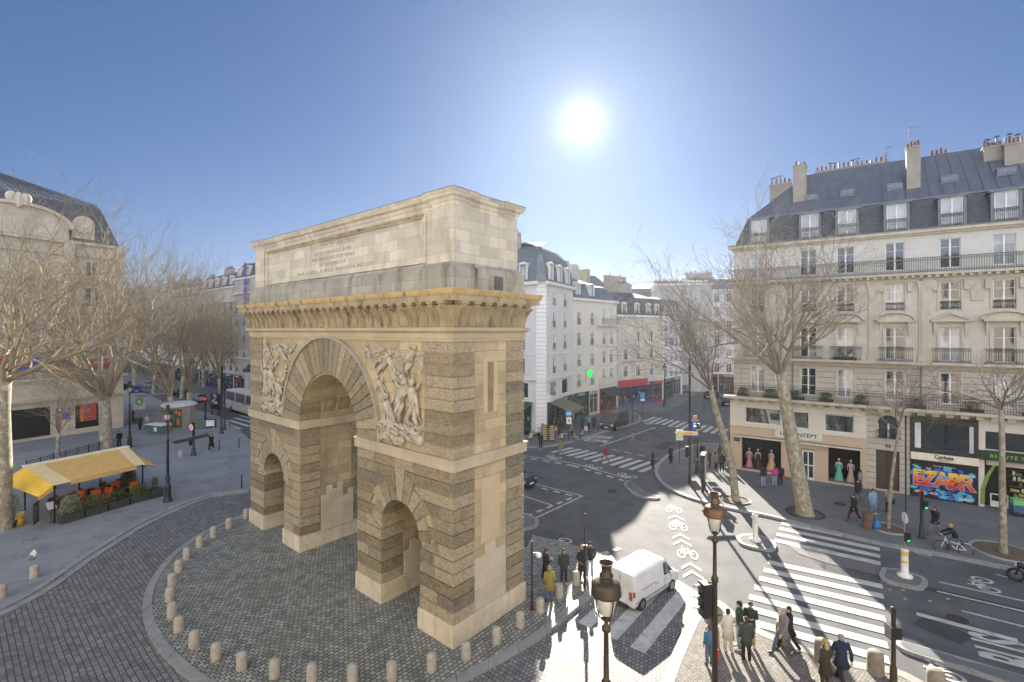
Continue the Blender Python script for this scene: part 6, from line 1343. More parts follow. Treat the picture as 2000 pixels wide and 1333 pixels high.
m.use(CRM); m.box(-.05, 7.05, 4.0, 4.45, 3.12, 3.22)
m.use(YED); m.add([(-.2, -.1, 2.5), (0, 4.1, 3.15), (-1.2, 4.6, 2.35), (-1.1, -.3, 2.05)], [(3, 2, 1, 0)]); m.add([(0, 4.3, 3.15), (7, 4.3, 3.15), (7, 7.2, 2.5), (-.4, 7.2, 2.5)], [(0, 1, 2, 3)])
m.add([(5.9, -.1, 2.5), (6.6, -.2, 2.3), (7.6, 3.9, 2.4), (7.0, 4.1, 3.15)], [(0, 1, 2, 3)])
m.build('cloth', AWg)
m = MB().use(YEL)
for i in range(20): m.box(.9+i*.22, .9+i*.22+.2, .02, .05, 2.28, 2.52)
m.use(YED); m.add([(-1.1, -.32, 2.05), (-.2, -.12, 2.5), (-.2, -.12, 2.2), (-1.1, -.32, 1.85)], [(0, 1, 2, 3)]); m.build('valance', AWg)
m = MB().use(BLACKM)
for x, y, h in ((.0, .15, 2.5), (5.8, .15, 2.5), (3.6, 1.6, 2.7), (0, 4.1, 3.1), (3.4, 4.1, 3.1), (6.9, 4.1, 3.1), (-.9, 4.5, 2.3)): m.box(x-.04, x+.04, y-.04, y+.04, 0, h)
m.tube([(5.9, 0, 2.3), (7.3, 3.9, 2.3)], .04, 5); m.tube([(0, .1, 2.45), (5.8, .1, 2.45)], .03, 5); m.build('frame', AWg)
LEAF = mk('shrub_leaf', (.075, .10, .035), (.045, .065, .025), 6, .7); LEAFG = mk('silver_leaf', (.28, .30, .20), (.17, .20, .12), 6, .7); LEAFO = mk('olive_leaf', (.14, .15, .06), (.09, .10, .04), 6, .7)
def foliage(parent, cx, cy, z0, rx, ry, h, n, mat, seed, name='foliage', s=.05):
    r_ = random.Random(seed); m = MB().use(mat)
    for i in range(n):
        a = r_.uniform(0, 6.28); q = math.sqrt(r_.random()); z = z0+h*r_.random()**.8; k = (1-.5*((z-z0)/h)**2)*r_.uniform(.8, 1.15)
        c = Vector((cx+rx*q*k*math.cos(a), cy+ry*q*k*math.sin(a), z)); d1 = Vector((r_.gauss(0, 1), r_.gauss(0, 1), r_.gauss(0, 1)+.6)).normalized(); d2 = d1.orthogonal().normalized()
        L_ = s*r_.uniform(.8, 1.8); w = L_*.4
        m.add([c-d1*L_, c+d2*w, c+d1*L_, c-d2*w], [(0, 1, 2, 3)])
    for i in range(10):
        a = r_.uniform(0, 6.28); m.tube([(cx, cy, z0-.1), (cx+rx*.7*math.cos(a), cy+ry*.7*math.sin(a), z0+h*.8)], .01, 3)
    return m.build(name, parent)
PLB = mk('planter_box', (.06, .065, .06), (.04, .045, .04), 4, .8)
for i, (x, hh, mt, lb) in enumerate(((.05, 1.15, LEAFG, 'planter nearest the menu board, overflowing with silvery foliage'), (1.35, .8, LEAFO, 'second terrace planter, low olive shrubs by the orange seats'), (2.65, .68, LEAF, 'third terrace planter with short dark green shrubs'), (3.95, .7, LEAFO, 'fourth terrace planter, nearest the black box'))):
    rt = empty('planter', ct(x+.6, -.3), CA, lb, 'planter', 'planters edging the terrace')
    m = MB().use(PLB); m.box(-.6, .6, -.26, .26, 0, .55); m.box(-.63, .63, -.29, .29, .5, .56); m.build('box', rt)
    foliage(rt, 0, 0, .5, .66, .36, hh, 1700 if i == 0 else 1300, mt, i)
    if i == 0: foliage(rt, .3, 0, .5, .5, .4, .7, 500, LEAF, 77)
rt = empty('planter', ct(5.6, -.35), CA, 'square black planter box by the end of the awning', 'planter'); m = MB().use(PLB).box(-.4, .4, -.35, .35, 0, .62); m.build('box', rt); foliage(rt, 0, 0, .55, .3, .3, .9, 260, LEAF, 9)
for x, y, lb, h in ((4.9, 1.6, 'bushy plant standing at the back of the terrace seats', 1.5), (-1.5, 1.8, 'pale shrub by the tree at the left edge', 1.6), (5.7, 3.3, 'loose shrub near the awning corner post', 1.3), (3.2, 8.8, 'wide pale shrub behind the awning ridge', 1.5)):
    rt = empty('potted_shrub', ct(x, y), CA, lb, 'plant'); MB().use(PLB).lathe([(.25, 0), (.32, .45)], 10).build('pot', rt); foliage(rt, 0, 0, .4, .6, .6, h, 900, LEAFG if 'pale' in lb else LEAF, int(x*10))
WICK = mk('dark_wicker', (.09, .06, .045), (.05, .035, .03), 20, .7); WICB = mk('tan_cane', (.30, .20, .12), (.22, .15, .09), 10, .6); ORG = flat('orange_cloth', (.75, .16, .02), .8)
def chair(x, y, rz, orange, label):
    rt = empty('terrace_chair', ct(x, y), CA+rz, label, 'chair', 'orange-draped terrace chairs' if orange else 'cane terrace chairs')
    MB().use(WICK).box(-.22, .22, -.22, .22, .42, .47).build('seat', rt)
    m = MB().use(WICB); m.tube([(-.24, .2, .45), (-.25, .26, .75), (-.2, .3, .92), (0, .31, .97), (.2, .3, .92), (.25, .26, .75), (.24, .2, .45)], .022, 5); m.tube([(-.25, .26, .72), (-.27, 0, .68), (-.24, -.2, .66)], .018, 4); m.tube([(.25, .26, .72), (.27, 0, .68), (.24, -.2, .66)], .018, 4)
    m.use(WICK).box(-.2, .2, .24, .27, .55, .9); m.build('backrest', rt)
    for sx in (-1, 1):
        for sy in (-1, 1): MB().use(WICB).tube([(sx*.2, sy*.2, .43), (sx*.22, sy*.22, 0)], .018, 4).build('leg', rt)
    if orange:
        m = MB().use(ORG); m.box(-.26, .26, .20, .36, .45, 1.12); m.box(-.23, .23, -.2, .22, .475, .53); m.build('orange_cover', rt)
    return rt
rc = random.Random(21); n_ = 0
orange_spots = [(.75, .75), (1.15, .9), (1.75, .45), (2.75, 1.2), (3.1, 1.1), (2.55, 2.3), (3.75, 1.4), (4.5, 2.2), (5.0, .9)]
ol = ['terrace chair draped in orange, nearest the silvery planter', 'orange-draped chair second from the silvery planter', 'orange-draped chair leaning over the second planter', 'orange-draped chair behind the third planter, left one', 'orange-draped chair behind the third planter, right one', 'orange-draped chair farthest back under the awning edge', 'orange-draped chair in the middle of the right half', 'small orange-draped chair high up near the plant', 'orange-draped chair at the right end of the terrace']
for i, (x, y) in enumerate(orange_spots): chair(x, y, rc.uniform(-3, 3), True, ol[i])
for i in range(5):
    for j in range(4):
        x = .7+i*1.05+rc.uniform(-.1, .1)+j*.12; y = 1.1+j*.8+rc.uniform(-.1, .1)
        if min((x-a)**2+(y-b)**2 for a, b in orange_spots) < .13: continue
        chair(x, y, rc.choice((0, 1.57, 3.14, -1.57))+rc.uniform(-.3, .3), False, 'dark cane bistro chair among the terrace tables')
for i in range(4):
    for j in range(2):
        rt = empty('terrace_table', ct(1.25+i*1.15+j*.2, 1.5+j*1.6), CA, 'small round dark café table on the terrace', 'table', 'round terrace tables')
        MB().use(flat('table_top_grey', (.12, .12, .13), .3)).lathe([(.3, .71), (.31, .73), (.3, .75)], 16).build('tabletop', rt); MB().use(BLACKM).lathe([(.2, 0), (.2, .03), (.03, .05), (.03, .71)], 8).build('leg', rt)
MBd = empty('menu_board', ct(-.85, .3), CA+.9, 'black chalk menu board under the left end of the awning', 'menu board'); m = MB().use(WOOD); m.box(-.38, .38, -.03, .03, .3, 1.6); m.use(CHAR).box(-.33, .33, -.034, -.031, .4, 1.5); m.build('board', MBd)
r_ = random.Random(3); m = MB().use(WHITE)
for i in range(9): m.box(-.26, -.26+r_.uniform(.2, .5), -.038, -.035, .5+i*.1, .52+i*.1)
m.build('chalk_writing', MBd)
YBk = empty('yellow_bin', (*g(38, 1026), 0), 0, 'yellow round bin with a white lid by the left tree', 'bin'); MB().use(flat('bin_yellow', (.75, .42, .04))).lathe([(.24, 0), (.27, .75)], 14).build('body', YBk, True); MB().use(WHITE).lathe([(.28, .75), (.28, .8), (.1, .84)], 14).build('lid', YBk, True)
MSt = empty('menu_stand', (*g(100, 1020), 0), R(60), 'white menu card stand beside the silvery planter', 'menu stand'); MB().use(IRON).lathe([(.15, 0), (.02, .05), (.02, 1.0)], 8).build('post', MSt); m = MB().use(WHITE); m.T = Matrix.Translation((0, 0, 1.05)) @ Matrix.Rotation(R(35), 4, 'X'); m.box(-.22, .22, -.3, .3, 0, .03); m.build('card', MSt)
for i, (x, z, y, w) in enumerate(((.2, 6.62, -.45, .9), (2.4, 6.62, -.45, 1.2), (4.2, 6.62, -.45, 1.3), (6.3, 6.62, -.45, 1.0), (8.6, 6.62, -.45, .9), (11.9, 6.62, -.45, 1.1), (14.9, 6.62, -.45, 1.2), (17.9, 6.62, -.45, 1.0), (7.55, 10.04, -.36, 1.5))):
    p = RB.matrix_basis @ Vector((x, y, z)); rt = empty('balcony_planter', tuple(p), RB.rotation_euler[2], ['dark plants on the lowest long balcony, first from the street corner', 'dark plants on the lowest long balcony, second from the corner', 'dark plants on the lowest long balcony behind the big tree', 'dark plants on the lowest long balcony above the bridal shop', 'dark plants on the lowest long balcony left of the arched window', 'dark plants on the lowest long balcony above the painted shutter', 'dark plants on the lowest long balcony above the cream awning end', 'dark plants on the lowest long balcony by the right edge', 'bushy dark plants filling one small third-floor balcony'][i], 'plant', 'plants on the balconies')
    MB().use(PLB).box(-w/2, w/2, -.12, .12, 0, .22).build('box', rt); foliage(rt, 0, 0, .2, w*.55, .2, .55 if i < 8 else .8, 420, LEAF, 60+i, s=.035)
# railing behind the terrace
a_, b_ = Vector(g(52, 928)), Vector(g(232, 876)); an = math.atan2((b_-a_).y, (b_-a_).x); RLb = empty('iron_railing', (a_.x, a_.y, 0), an, 'long iron mesh railing between the terrace and the theatre pavement', 'railing')
m = MB(); railing_mb(m, 0, (b_-a_).length, 0, 0, 1.15, .22, False, .02); 
for i in range(9): x = (b_-a_).length*i/8; m.box(x-.03, x+.03, -.03, .03, 0, 1.25)
for k in range(4): m.box(0, (b_-a_).length, -.01, .01, .25+k*.22, .27+k*.22)
m.build('panels', RLb)
# tree rings and beds
for x, y, r0, lb, nm in ((1572, 1003, 1.05, 'round iron tree surround at the foot of the big tree', 'tree_grille'), (1437, 978, .9, 'pale round tree surround in the sun', 'tree_grille'), (1960, 1078, 1.35, 'oval soil bed of the straight young tree', 'tree_bed'), (1735, 1033, .9, 'soil bed of the young tree by the bin', 'tree_bed')):
    p = g(x, y); rt = empty(nm, (p[0], p[1], .0), R(-30), lb, 'tree surround'); m = MB().use(GRAN if nm == 'tree_bed' else IRON); m.lathe([(r0, .0), (r0+.1, .05), (r0+.12, .0)][::-1], 24)
    m.tube([(r0*math.cos(a), r0*math.sin(a), .03) for a in [2*math.pi*q/24 for q in range(25)]], .05, 5, False); m.build('rim', rt); MB().use(mk('tree_soil', (.16, .12, .08), (.09, .07, .05), 5, .95, .4, 20)).lathe([(r0, .004), (r0*.9, .02)], 24).build('soil', rt)
LB = empty('litter_bin', (*g(1694, 1032), 0), 0, 'brown litter bin hoop beside the young thin tree', 'litter bin'); m = MB().use(mk('brown_bin', (.16, .10, .06), (.1, .07, .05), 3)); m.lathe([(.26, .05), (.27, .95), (.29, .97), (.29, 1.02), (.2, 1.03)], 12); m.build('body', LB)
BG = empty('blue_bag', (*g(1712, 1034), 0), .3, 'blue plastic bag on the pavement next to the litter bin', 'bag'); m = MB().use(mk('blue_plastic', (.02, .18, .42), (.01, .1, .3), 5, .4)); m.lathe([(.1, 0), (.27, .06), (.25, .3), (.15, .5), (.06, .6), (.14, .72), (.05, .7)], 9); m.build('bag_body', BG, True)
CRt = empty('street_cart', (*g(1996, 1008), 0), R(-30), 'blue and lime green street cleaner cart at the right edge', 'cart'); m = MB().use(flat('cart_green', (.2, .55, .2))); m.box(-.5, .5, -.35, .35, .75, 1.1); m.use(flat('cart_blue', (.06, .12, .25))).box(-.5, .5, -.35, .35, .2, .75); m.build('body', CRt)
for s in (-1, 1):
    m = MB().use(BLACKM); m.T = Matrix.Translation((s*.35, -.38, .16)) @ Matrix.Rotation(R(90), 4, 'X'); m.lathe([(.16, 0), (.16, .06)], 12); m.build('wheel', CRt)
# café seating before the domed building
KHc = flat('pale_chair_white', (.5, .48, .4))
for i in range(12):
    p = Vector(g(1035+i*10, 862-(i % 3)*7)); rt = empty('bistro_chair', (p.x, p.y, 0), rc.uniform(0, 6), 'small pale bistro chair in the dark café terrace beyond the junction', 'chair', 'pale bistro chairs by the far café')
    m = MB().use(KHc).box(-.2, .2, -.2, .2, .43, .46); m.box(-.2, .2, .18, .21, .46, .9); m.build('seat_and_back', rt); m = MB().use(BLACKM)
    for sx in (-.18, .18):
        for sy in (-.18, .18): m.box(sx-.012, sx+.012, sy-.012, sy+.012, 0, .43)
    m.build('legs', rt)
for x, y, lb in ((1063, 866, 'left one of the tall chalk boards by the far café'), (1078, 866, 'right one of the tall chalk boards by the far café')):
    p = g(x, y); rt = empty('chalk_board', (p[0], p[1], 0), R(10), lb, 'menu board'); m = MB().use(WOOD).box(-.35, .35, -.04, .04, .2, 2.0); m.use(YA)
    for k in range(8): m.box(-.25, .25, -.05, -.041, .4+k*.2, .47+k*.2)
    m.build('board', rt)
# pigeon
PG = empty('pigeon', tuple(at(62, 1092, 24.5)), .6, 'grey and white pigeon flapping over the bollard at the lower left', 'pigeon')
m = MB().use(flat('pigeon_grey', (.22, .21, .21))); m.ball((0, 0, 0), .16, .08, .08, 10, 6); m.ball((.17, 0, .06), .05, .045, .045, 8, 5); m.add([(-.12, -.05, 0), (-.34, -.09, -.02), (-.34, .09, -.02), (-.12, .05, 0)], [(0, 1, 2, 3)]); m.tube([(.21, 0, .06), (.25, 0, .045)], [.014, .003], 5); m.build('body', PG, True)
for s in (-1, 1):
    m = MB().use(flat('pigeon_white', (.6, .6, .6))); m.add([(.1, s*.05, .03), (.14, s*.22, .2), (.02, s*.42, .34), (-.1, s*.3, .22), (-.12, s*.06, .03), (.1, s*.05, .045), (.14, s*.22, .212), (.02, s*.42, .345), (-.1, s*.3, .232), (-.12, s*.06, .045)], [(0, 1, 2, 3, 4), (9, 8, 7, 6, 5), (0, 5, 6, 1), (1, 6, 7, 2), (2, 7, 8, 3), (3, 8, 9, 4)]); m.build('wing', PG)
# ------------------------------------------------ vehicles
TYRE = flat('tyre_rubber', (.02, .02, .02), .8); RIM = flat('wheel_rim', (.4, .4, .42), .3, .8); TINT = glassmat('tinted_glass', (.015, .018, .02), .05, .05)
HL = flat('headlamp_lens', (.7, .7, .72), .15); TLm = flat('tail_lamp_red', (.4, .02, .02), .3)
STY = {  # x, z bottom, belt, top, half width, half top width, side glass to next, roof-glass to next
 'van': [(-1.95,.32,1.0,1.6,.84,.76,0,0), (-1.9,.25,1.02,1.8,.87,.78,0,0), (.55,.25,1.02,1.84,.87,.78,0,0), (.6,.25,1.0,1.84,.87,.78,1,0), (1.0,.25,.98,1.78,.87,.72,1,1), (1.62,.25,.96,1.06,.87,.78,0,0), (2.05,.25,.84,.9,.84,.74,0,0), (2.2,.32,.62,.66,.76,.68,0,0)],
 'minibus': [(-2.4,.35,1.1,1.9,.9,.82,0,0), (-2.35,.3,1.12,2.05,.95,.84,1,0), (-.8,.3,1.12,2.1,.95,.84,1,0), (.9,.3,1.1,2.08,.95,.82,1,0), (1.4,.3,1.08,2.0,.95,.78,1,1), (2.05,.3,1.05,1.15,.94,.84,0,0), (2.45,.3,.9,.96,.9,.8,0,0), (2.6,.4,.65,.7,.8,.72,0,0)],
 'hatch': [(-2.05,.35,.8,.86,.78,.7,0,0), (-2.0,.25,.88,.95,.84,.76,0,1), (-1.5,.22,.92,1.38,.87,.62,1,0), (-.3,.2,.92,1.47,.88,.64,1,0), (.35,.2,.9,1.43,.88,.62,1,1), (1.15,.2,.88,.94,.87,.76,0,0), (1.85,.22,.74,.8,.84,.7,0,0), (2.1,.3,.55,.6,.74,.64,0,0)],
 'coach': [(-6,.45,1.6,3.0,1.2,1.12,0,0), (-5.95,.3,1.6,3.3,1.25,1.15,1,0), (-2,.3,1.6,3.35,1.25,1.15,1,0), (2,.3,1.6,3.35,1.25,1.15,1,0), (5.4,.3,1.6,3.3,1.25,1.15,1,1), (5.9,.3,1.5,1.7,1.22,1.1,0,0), (6,.4,1.2,1.3,1.15,1.0,0,0)]}
def vehicle(name, label, cat, pos, head, style, mat, group=None, wheelr=.31, wb=None, rearglass=False, z0=RZ):
    S = STY[style]; rt = empty(name, (pos[0], pos[1], z0), head, label, cat, group)
    def ringp(s, e=0.0):
        x, zb, ze, zt, w, wt = s[:6]; return [(x, w*.9, zb), (x, w+e, zb+.22), (x, w+e, ze), (x, wt+e, zt-.07), (x, wt*.8, zt+e), (x, -wt*.8, zt+e), (x, -wt-e, zt-.07), (x, -w-e, ze), (x, -w-e, zb+.22), (x, -w*.9, zb)]
    b = MB().use(mat); vs = []; fs = []
    for s in S: vs += ringp(s)
    for i in range(len(S)-1):
        for j in range(10): fs.append((i*10+j, i*10+(j+1) % 10, (i+1)*10+(j+1) % 10, (i+1)*10+j))
    fs.append(tuple(range(10))[::-1]); fs.append(tuple(range((len(S)-1)*10, len(S)*10)))
    fs = [tuple(reversed(f)) for f in fs]
    b.add(vs, fs); bo = b.build('body', rt)
    bv = bo.modifiers.new('bevel', 'BEVEL'); bv.width = .05; bv.segments = 2; bv.limit_method = 'ANGLE'; bv.angle_limit = .35
    gm3 = MB().use(TINT); e = .012
    for i in range(len(S)-1):
        a, c = S[i], S[i+1]
        A1, C1 = ringp(a, e), ringp(c, e)
        if a[6]:
            for (p, q) in ((2, 3), (7, 6)):
                A2, A3, C2, C3 = Vector(A1[p]), Vector(A1[q]), Vector(C1[p]), Vector(C1[q]); lo, hi, t0, t1 = .1, .86, .05, .95
                f = lambda t, u: (A2.lerp(C2, t)).lerp(A3.lerp(C3, t), u)
                gm3.add([f(t0, lo), f(t1, lo), f(t1, hi), f(t0, hi)], [(0, 1, 2, 3) if q == 3 else (3, 2, 1, 0)])
        if a[7]:
            A2, A3, C2, C3 = Vector(A1[4]), Vector(A1[5]), Vector(C1[4]), Vector(C1[5]); k = 1.12
            for v_ in (A2, A3, C2, C3): v_.y *= k; v_.z += .015
            f = lambda t, u: (A2.lerp(C2, t)).lerp(A3.lerp(C3, t), u)
            gm3.add([f(.06, .02), f(.95, .02), f(.95, .98), f(.06, .98)], [(0, 1, 2, 3)])
    if rearglass:
        x, zb, ze, zt, w, wt = S[1][:6]; gm3.box(S[0][0]-.03, S[0][0]+.05, -wt*.8, -.06, ze+.1, zt-.3); gm3.box(S[0][0]-.03, S[0][0]+.05, .06, wt*.8, ze+.1, zt-.3)
    gm3.build('windows', rt)
    wb = wb or (S[0][0]*.68, S[-1][0]*.64); W_ = S[2][4]
    for x in wb:
        for s in (-1, 1):
            T = Matrix.Translation((x, s*(W_-.1), wheelr)) @ Matrix.Rotation(R(90), 4, 'X')
            wv = MB().use(TYRE); wv.T = T; wv.lathe([(wheelr*.6, -.12), (wheelr*.95, -.12), (wheelr, -.08), (wheelr, .08), (wheelr*.95, .12), (wheelr*.6, .12)], 18); o = wv.build('wheel', rt)
            rv = MB().use(RIM); rv.T = T; rv.lathe([(wheelr*.62, -.125), (wheelr*.2, -.10), (wheelr*.2, .10), (wheelr*.62, .125)], 10); rv.build('rim', o)
    xf, xr = S[-1][0], S[0][0]
    for s in (-1, 1):
        zl = S[-2][2]-.1; MB().use(HL).box(S[-2][0]-.1, S[-2][0]+.13, *sorted((s*S[-2][4]*.62, s*(S[-2][4]*.98))), zl-.12, zl+.04).build('headlight', rt)
        MB().use(TLm).box(xr-.03, xr+.1, *sorted((s*(S[1][4]-.09), s*(S[1][4]-.01))), S[1][2]-.2, S[1][2]+.05).build('tail_light', rt)
        MB().use(mat if style != 'coach' else BLACKM).ball((S[-4][0]+.15, s*(W_+.13), S[-4][2]+.12), .08, .13, .1, 8, 5).build('wing_mirror', rt)
    m = MB().use(WHITE); m.box(xf-.01, xf+.02, -.26, .26, .38, .5); m.box(xr-.025, xr+.01, -.26, .26, .42, .54); m.build('number_plate', rt)
    m = MB().use(BLACKM); m.box(xr-.04, xf+.03, -.5, .5, .24, .34); m.build('underbody', rt)
    return rt
CW = mk('white_car_paint', (.62, .63, .645), (.54, .55, .565), 1.5, .3, spec=.6, grime=((.40, .39, .38), 1.5, .4, .5)); CK = mk('dark_car_paint', (.035, .045, .06), (.028, .035, .05), 1, .2, metal=.3); CG = mk('grey_green_car_paint', (.07, .08, .075), (.05, .06, .058), 1, .25, metal=.3); CS = mk('silver_car_paint', (.35, .38, .42), (.3, .33, .36), 1, .25, metal=.6); CB = mk('black_car_paint', (.015, .016, .018), (.012, .012, .014), 1, .2); CBL = mk('blue_car_paint', (.05, .12, .35), (.04, .1, .3), 1, .25, metal=.3)
hv = R(41); rear = Vector(g(1222, 1180, .1)); 
van = vehicle('white_van', 'small white delivery van driving over the sunlit crossing', 'van', (6.2, 22.75), hv, 'van', CW)
van.scale = (.9, .9, .93)
m = MB().use(flat('van_seam', (.25, .25, .26))); m.box(-2.0, -1.97, -.006, .006, .45, 1.65); m.box(-1.4, -.1, -.885, -.874, 1.0, 1.03); m.box(-1.975, -1.955, .25, .6, .95, .99)
for x in (.62, 1.3, -.15): m.box(x, x+.015, -.884, -.874, .42, 1.0)
m.box(-1.85, 1.2, -.886, -.874, .5, .56); m.box(.75, .9, -.89, -.874, .86, .89); m.box(-.05, .1, -.89, -.874, .86, .89); m.build('door_seams', van)
m = MB().use(flat('van_logo_rust', (.35, .09, .06))).box(-2.0, -1.965, -.72, -.55, .62, 1.0); m.build('rear_emblem', van)
vehicle('dark_hatchback', 'dark blue hatchback emerging from behind the arch', 'car', (-.05, 39.2), math.atan2(-.646, .763), 'hatch', CK)
vehicle('dark_minibus', 'dark grey-green minibus parked on the far corner', 'van', (13.2, 61.6), math.atan2(-5.8, -4.2), 'minibus', CG, wheelr=.34)
cch = vehicle('white_coach', 'white touring coach with dark windows passing behind the arch', 'coach', (-39.5, 72.0), math.atan2(-.66, .75), 'coach', CW, wheelr=.5, wb=(-3.6, 3.9))
vehicle('silver_car', 'silver car in traffic right of the kiosk trees', 'car', at_xy(386, 84)[:2], math.atan2(.646, -.763), 'hatch', CS); vehicle('black_car', 'black car in traffic between the two kiosk trees', 'car', at_xy(352, 91)[:2], math.atan2(.646, -.763), 'hatch', CB)
vehicle('blue_car', 'blue car waiting far left beyond the bus shelter', 'car', at_xy(262, 96)[:2], math.atan2(.646, -.763), 'hatch', CBL); vehicle('silver_car', 'silver car behind the blue one on the avenue', 'car', at_xy(285, 104)[:2], math.atan2(.646, -.763), 'hatch', CS)
for i, (px, Y, mt, lb) in enumerate(((1390, 88, CK, 'dark car far down the street beside the shop blinds'), (1340, 97, CS, 'silver car far down the street'), (1420, 80, CB, 'black car parked behind the corner building edge'))): vehicle('street_car', lb, 'car', at_xy(px, Y)[:2], R(50+i*8), 'hatch', mt)
def two_wheeler(name, label, cat, px, py, head, moto=False, frame=None, z0=RZ, step=True):
    p = g(px, py, z0); rt = empty(name, (p[0], p[1], z0), head, label, cat); F_ = frame or BLACKM
    for x in (-.52, .55):
        w = MB().use(TYRE); rr_ = .33 if not moto else .29; tt = .022 if not moto else .07
        w.tube([(x+rr_*math.cos(a), 0, rr_+rr_*math.sin(a)) for a in [2*math.pi*q/20 for q in range(21)]], tt, 5, False); o = w.build('wheel', rt)
        s = MB().use(STEEL)
        for q in range(8): a = math.pi*q/8; s.tube([(x+rr_*math.cos(a), 0, rr_+rr_*math.sin(a)), (x-rr_*math.cos(a), 0, rr_-rr_*math.sin(a))], .004, 3)
        s.lathe([(.03, rr_-.03), (.03, rr_+.03)], 6, (x, 0, 0)); s.build('spokes', o)
    m = MB().use(F_)
    if not moto:
        for pth in ([(-.52, 0, .33), (-.12, 0, .3), (-.22, 0, .75)], [(-.12, 0, .3), (.3, 0, .62), (.36, 0, .88)], [(-.52, 0, .33), (-.2, 0, .66)], [(-.2, 0, .6), (.33, 0, .72)], [(.36, 0, .95), (.4, 0, .7), (.55, 0, .33)], [(-.84, 0, .42), (-.7, 0, .66), (-.45, 0, .7)]): m.tube(pth, .022, 5)
        m.build('frame', rt); m = MB().use(BLACKM); m.tube([(.3, -.28, .98), (.36, 0, .96), (.3, .28, .98)], .014, 4); m.build('handlebar', rt); MB().use(BLACKM).ball((-.24, 0, .8), .13, .08, .04).build('saddle', rt)
    else:
        m.box(-.35, .25, -.12, .12, .3, .6); m.ball((.15, 0, .72), .28, .15, .14); m.ball((.42, 0, .8), .14, .14, .16); m.tube([(.42, 0, .9), (.56, 0, .3)], .05, 5); m.build('body', rt, True); MB().use(BLACKM).ball((-.35, 0, .75), .32, .14, .07).build('saddle', rt); m = MB().use(BLACKM); m.tube([(.3, -.32, 1.0), (.38, 0, .95), (.3, .32, 1.0)], .018, 4); m.build('handlebar', rt); MB().use(HL).ball((.56, 0, .8), .05, .08, .08).build('headlight', rt)
    return rt
BK1 = two_wheeler('bicycle', 'white city bicycle ridden along the right kerb', 'bicycle', 1863, 1083, R(155), False, flat('bike_white', (.7, .7, .7)))
two_wheeler('motorcycle', 'dark motorcycle cut by the right edge', 'motorcycle', 2016, 1142, R(140), True)
two_wheeler('bicycle', 'black bicycle ridden past the white coach', 'bicycle', 462, 797, R(-60)); two_wheeler('motorcycle', 'black motorcycle waiting at the far left crossing', 'motorcycle', 475, 806, R(-70), True)
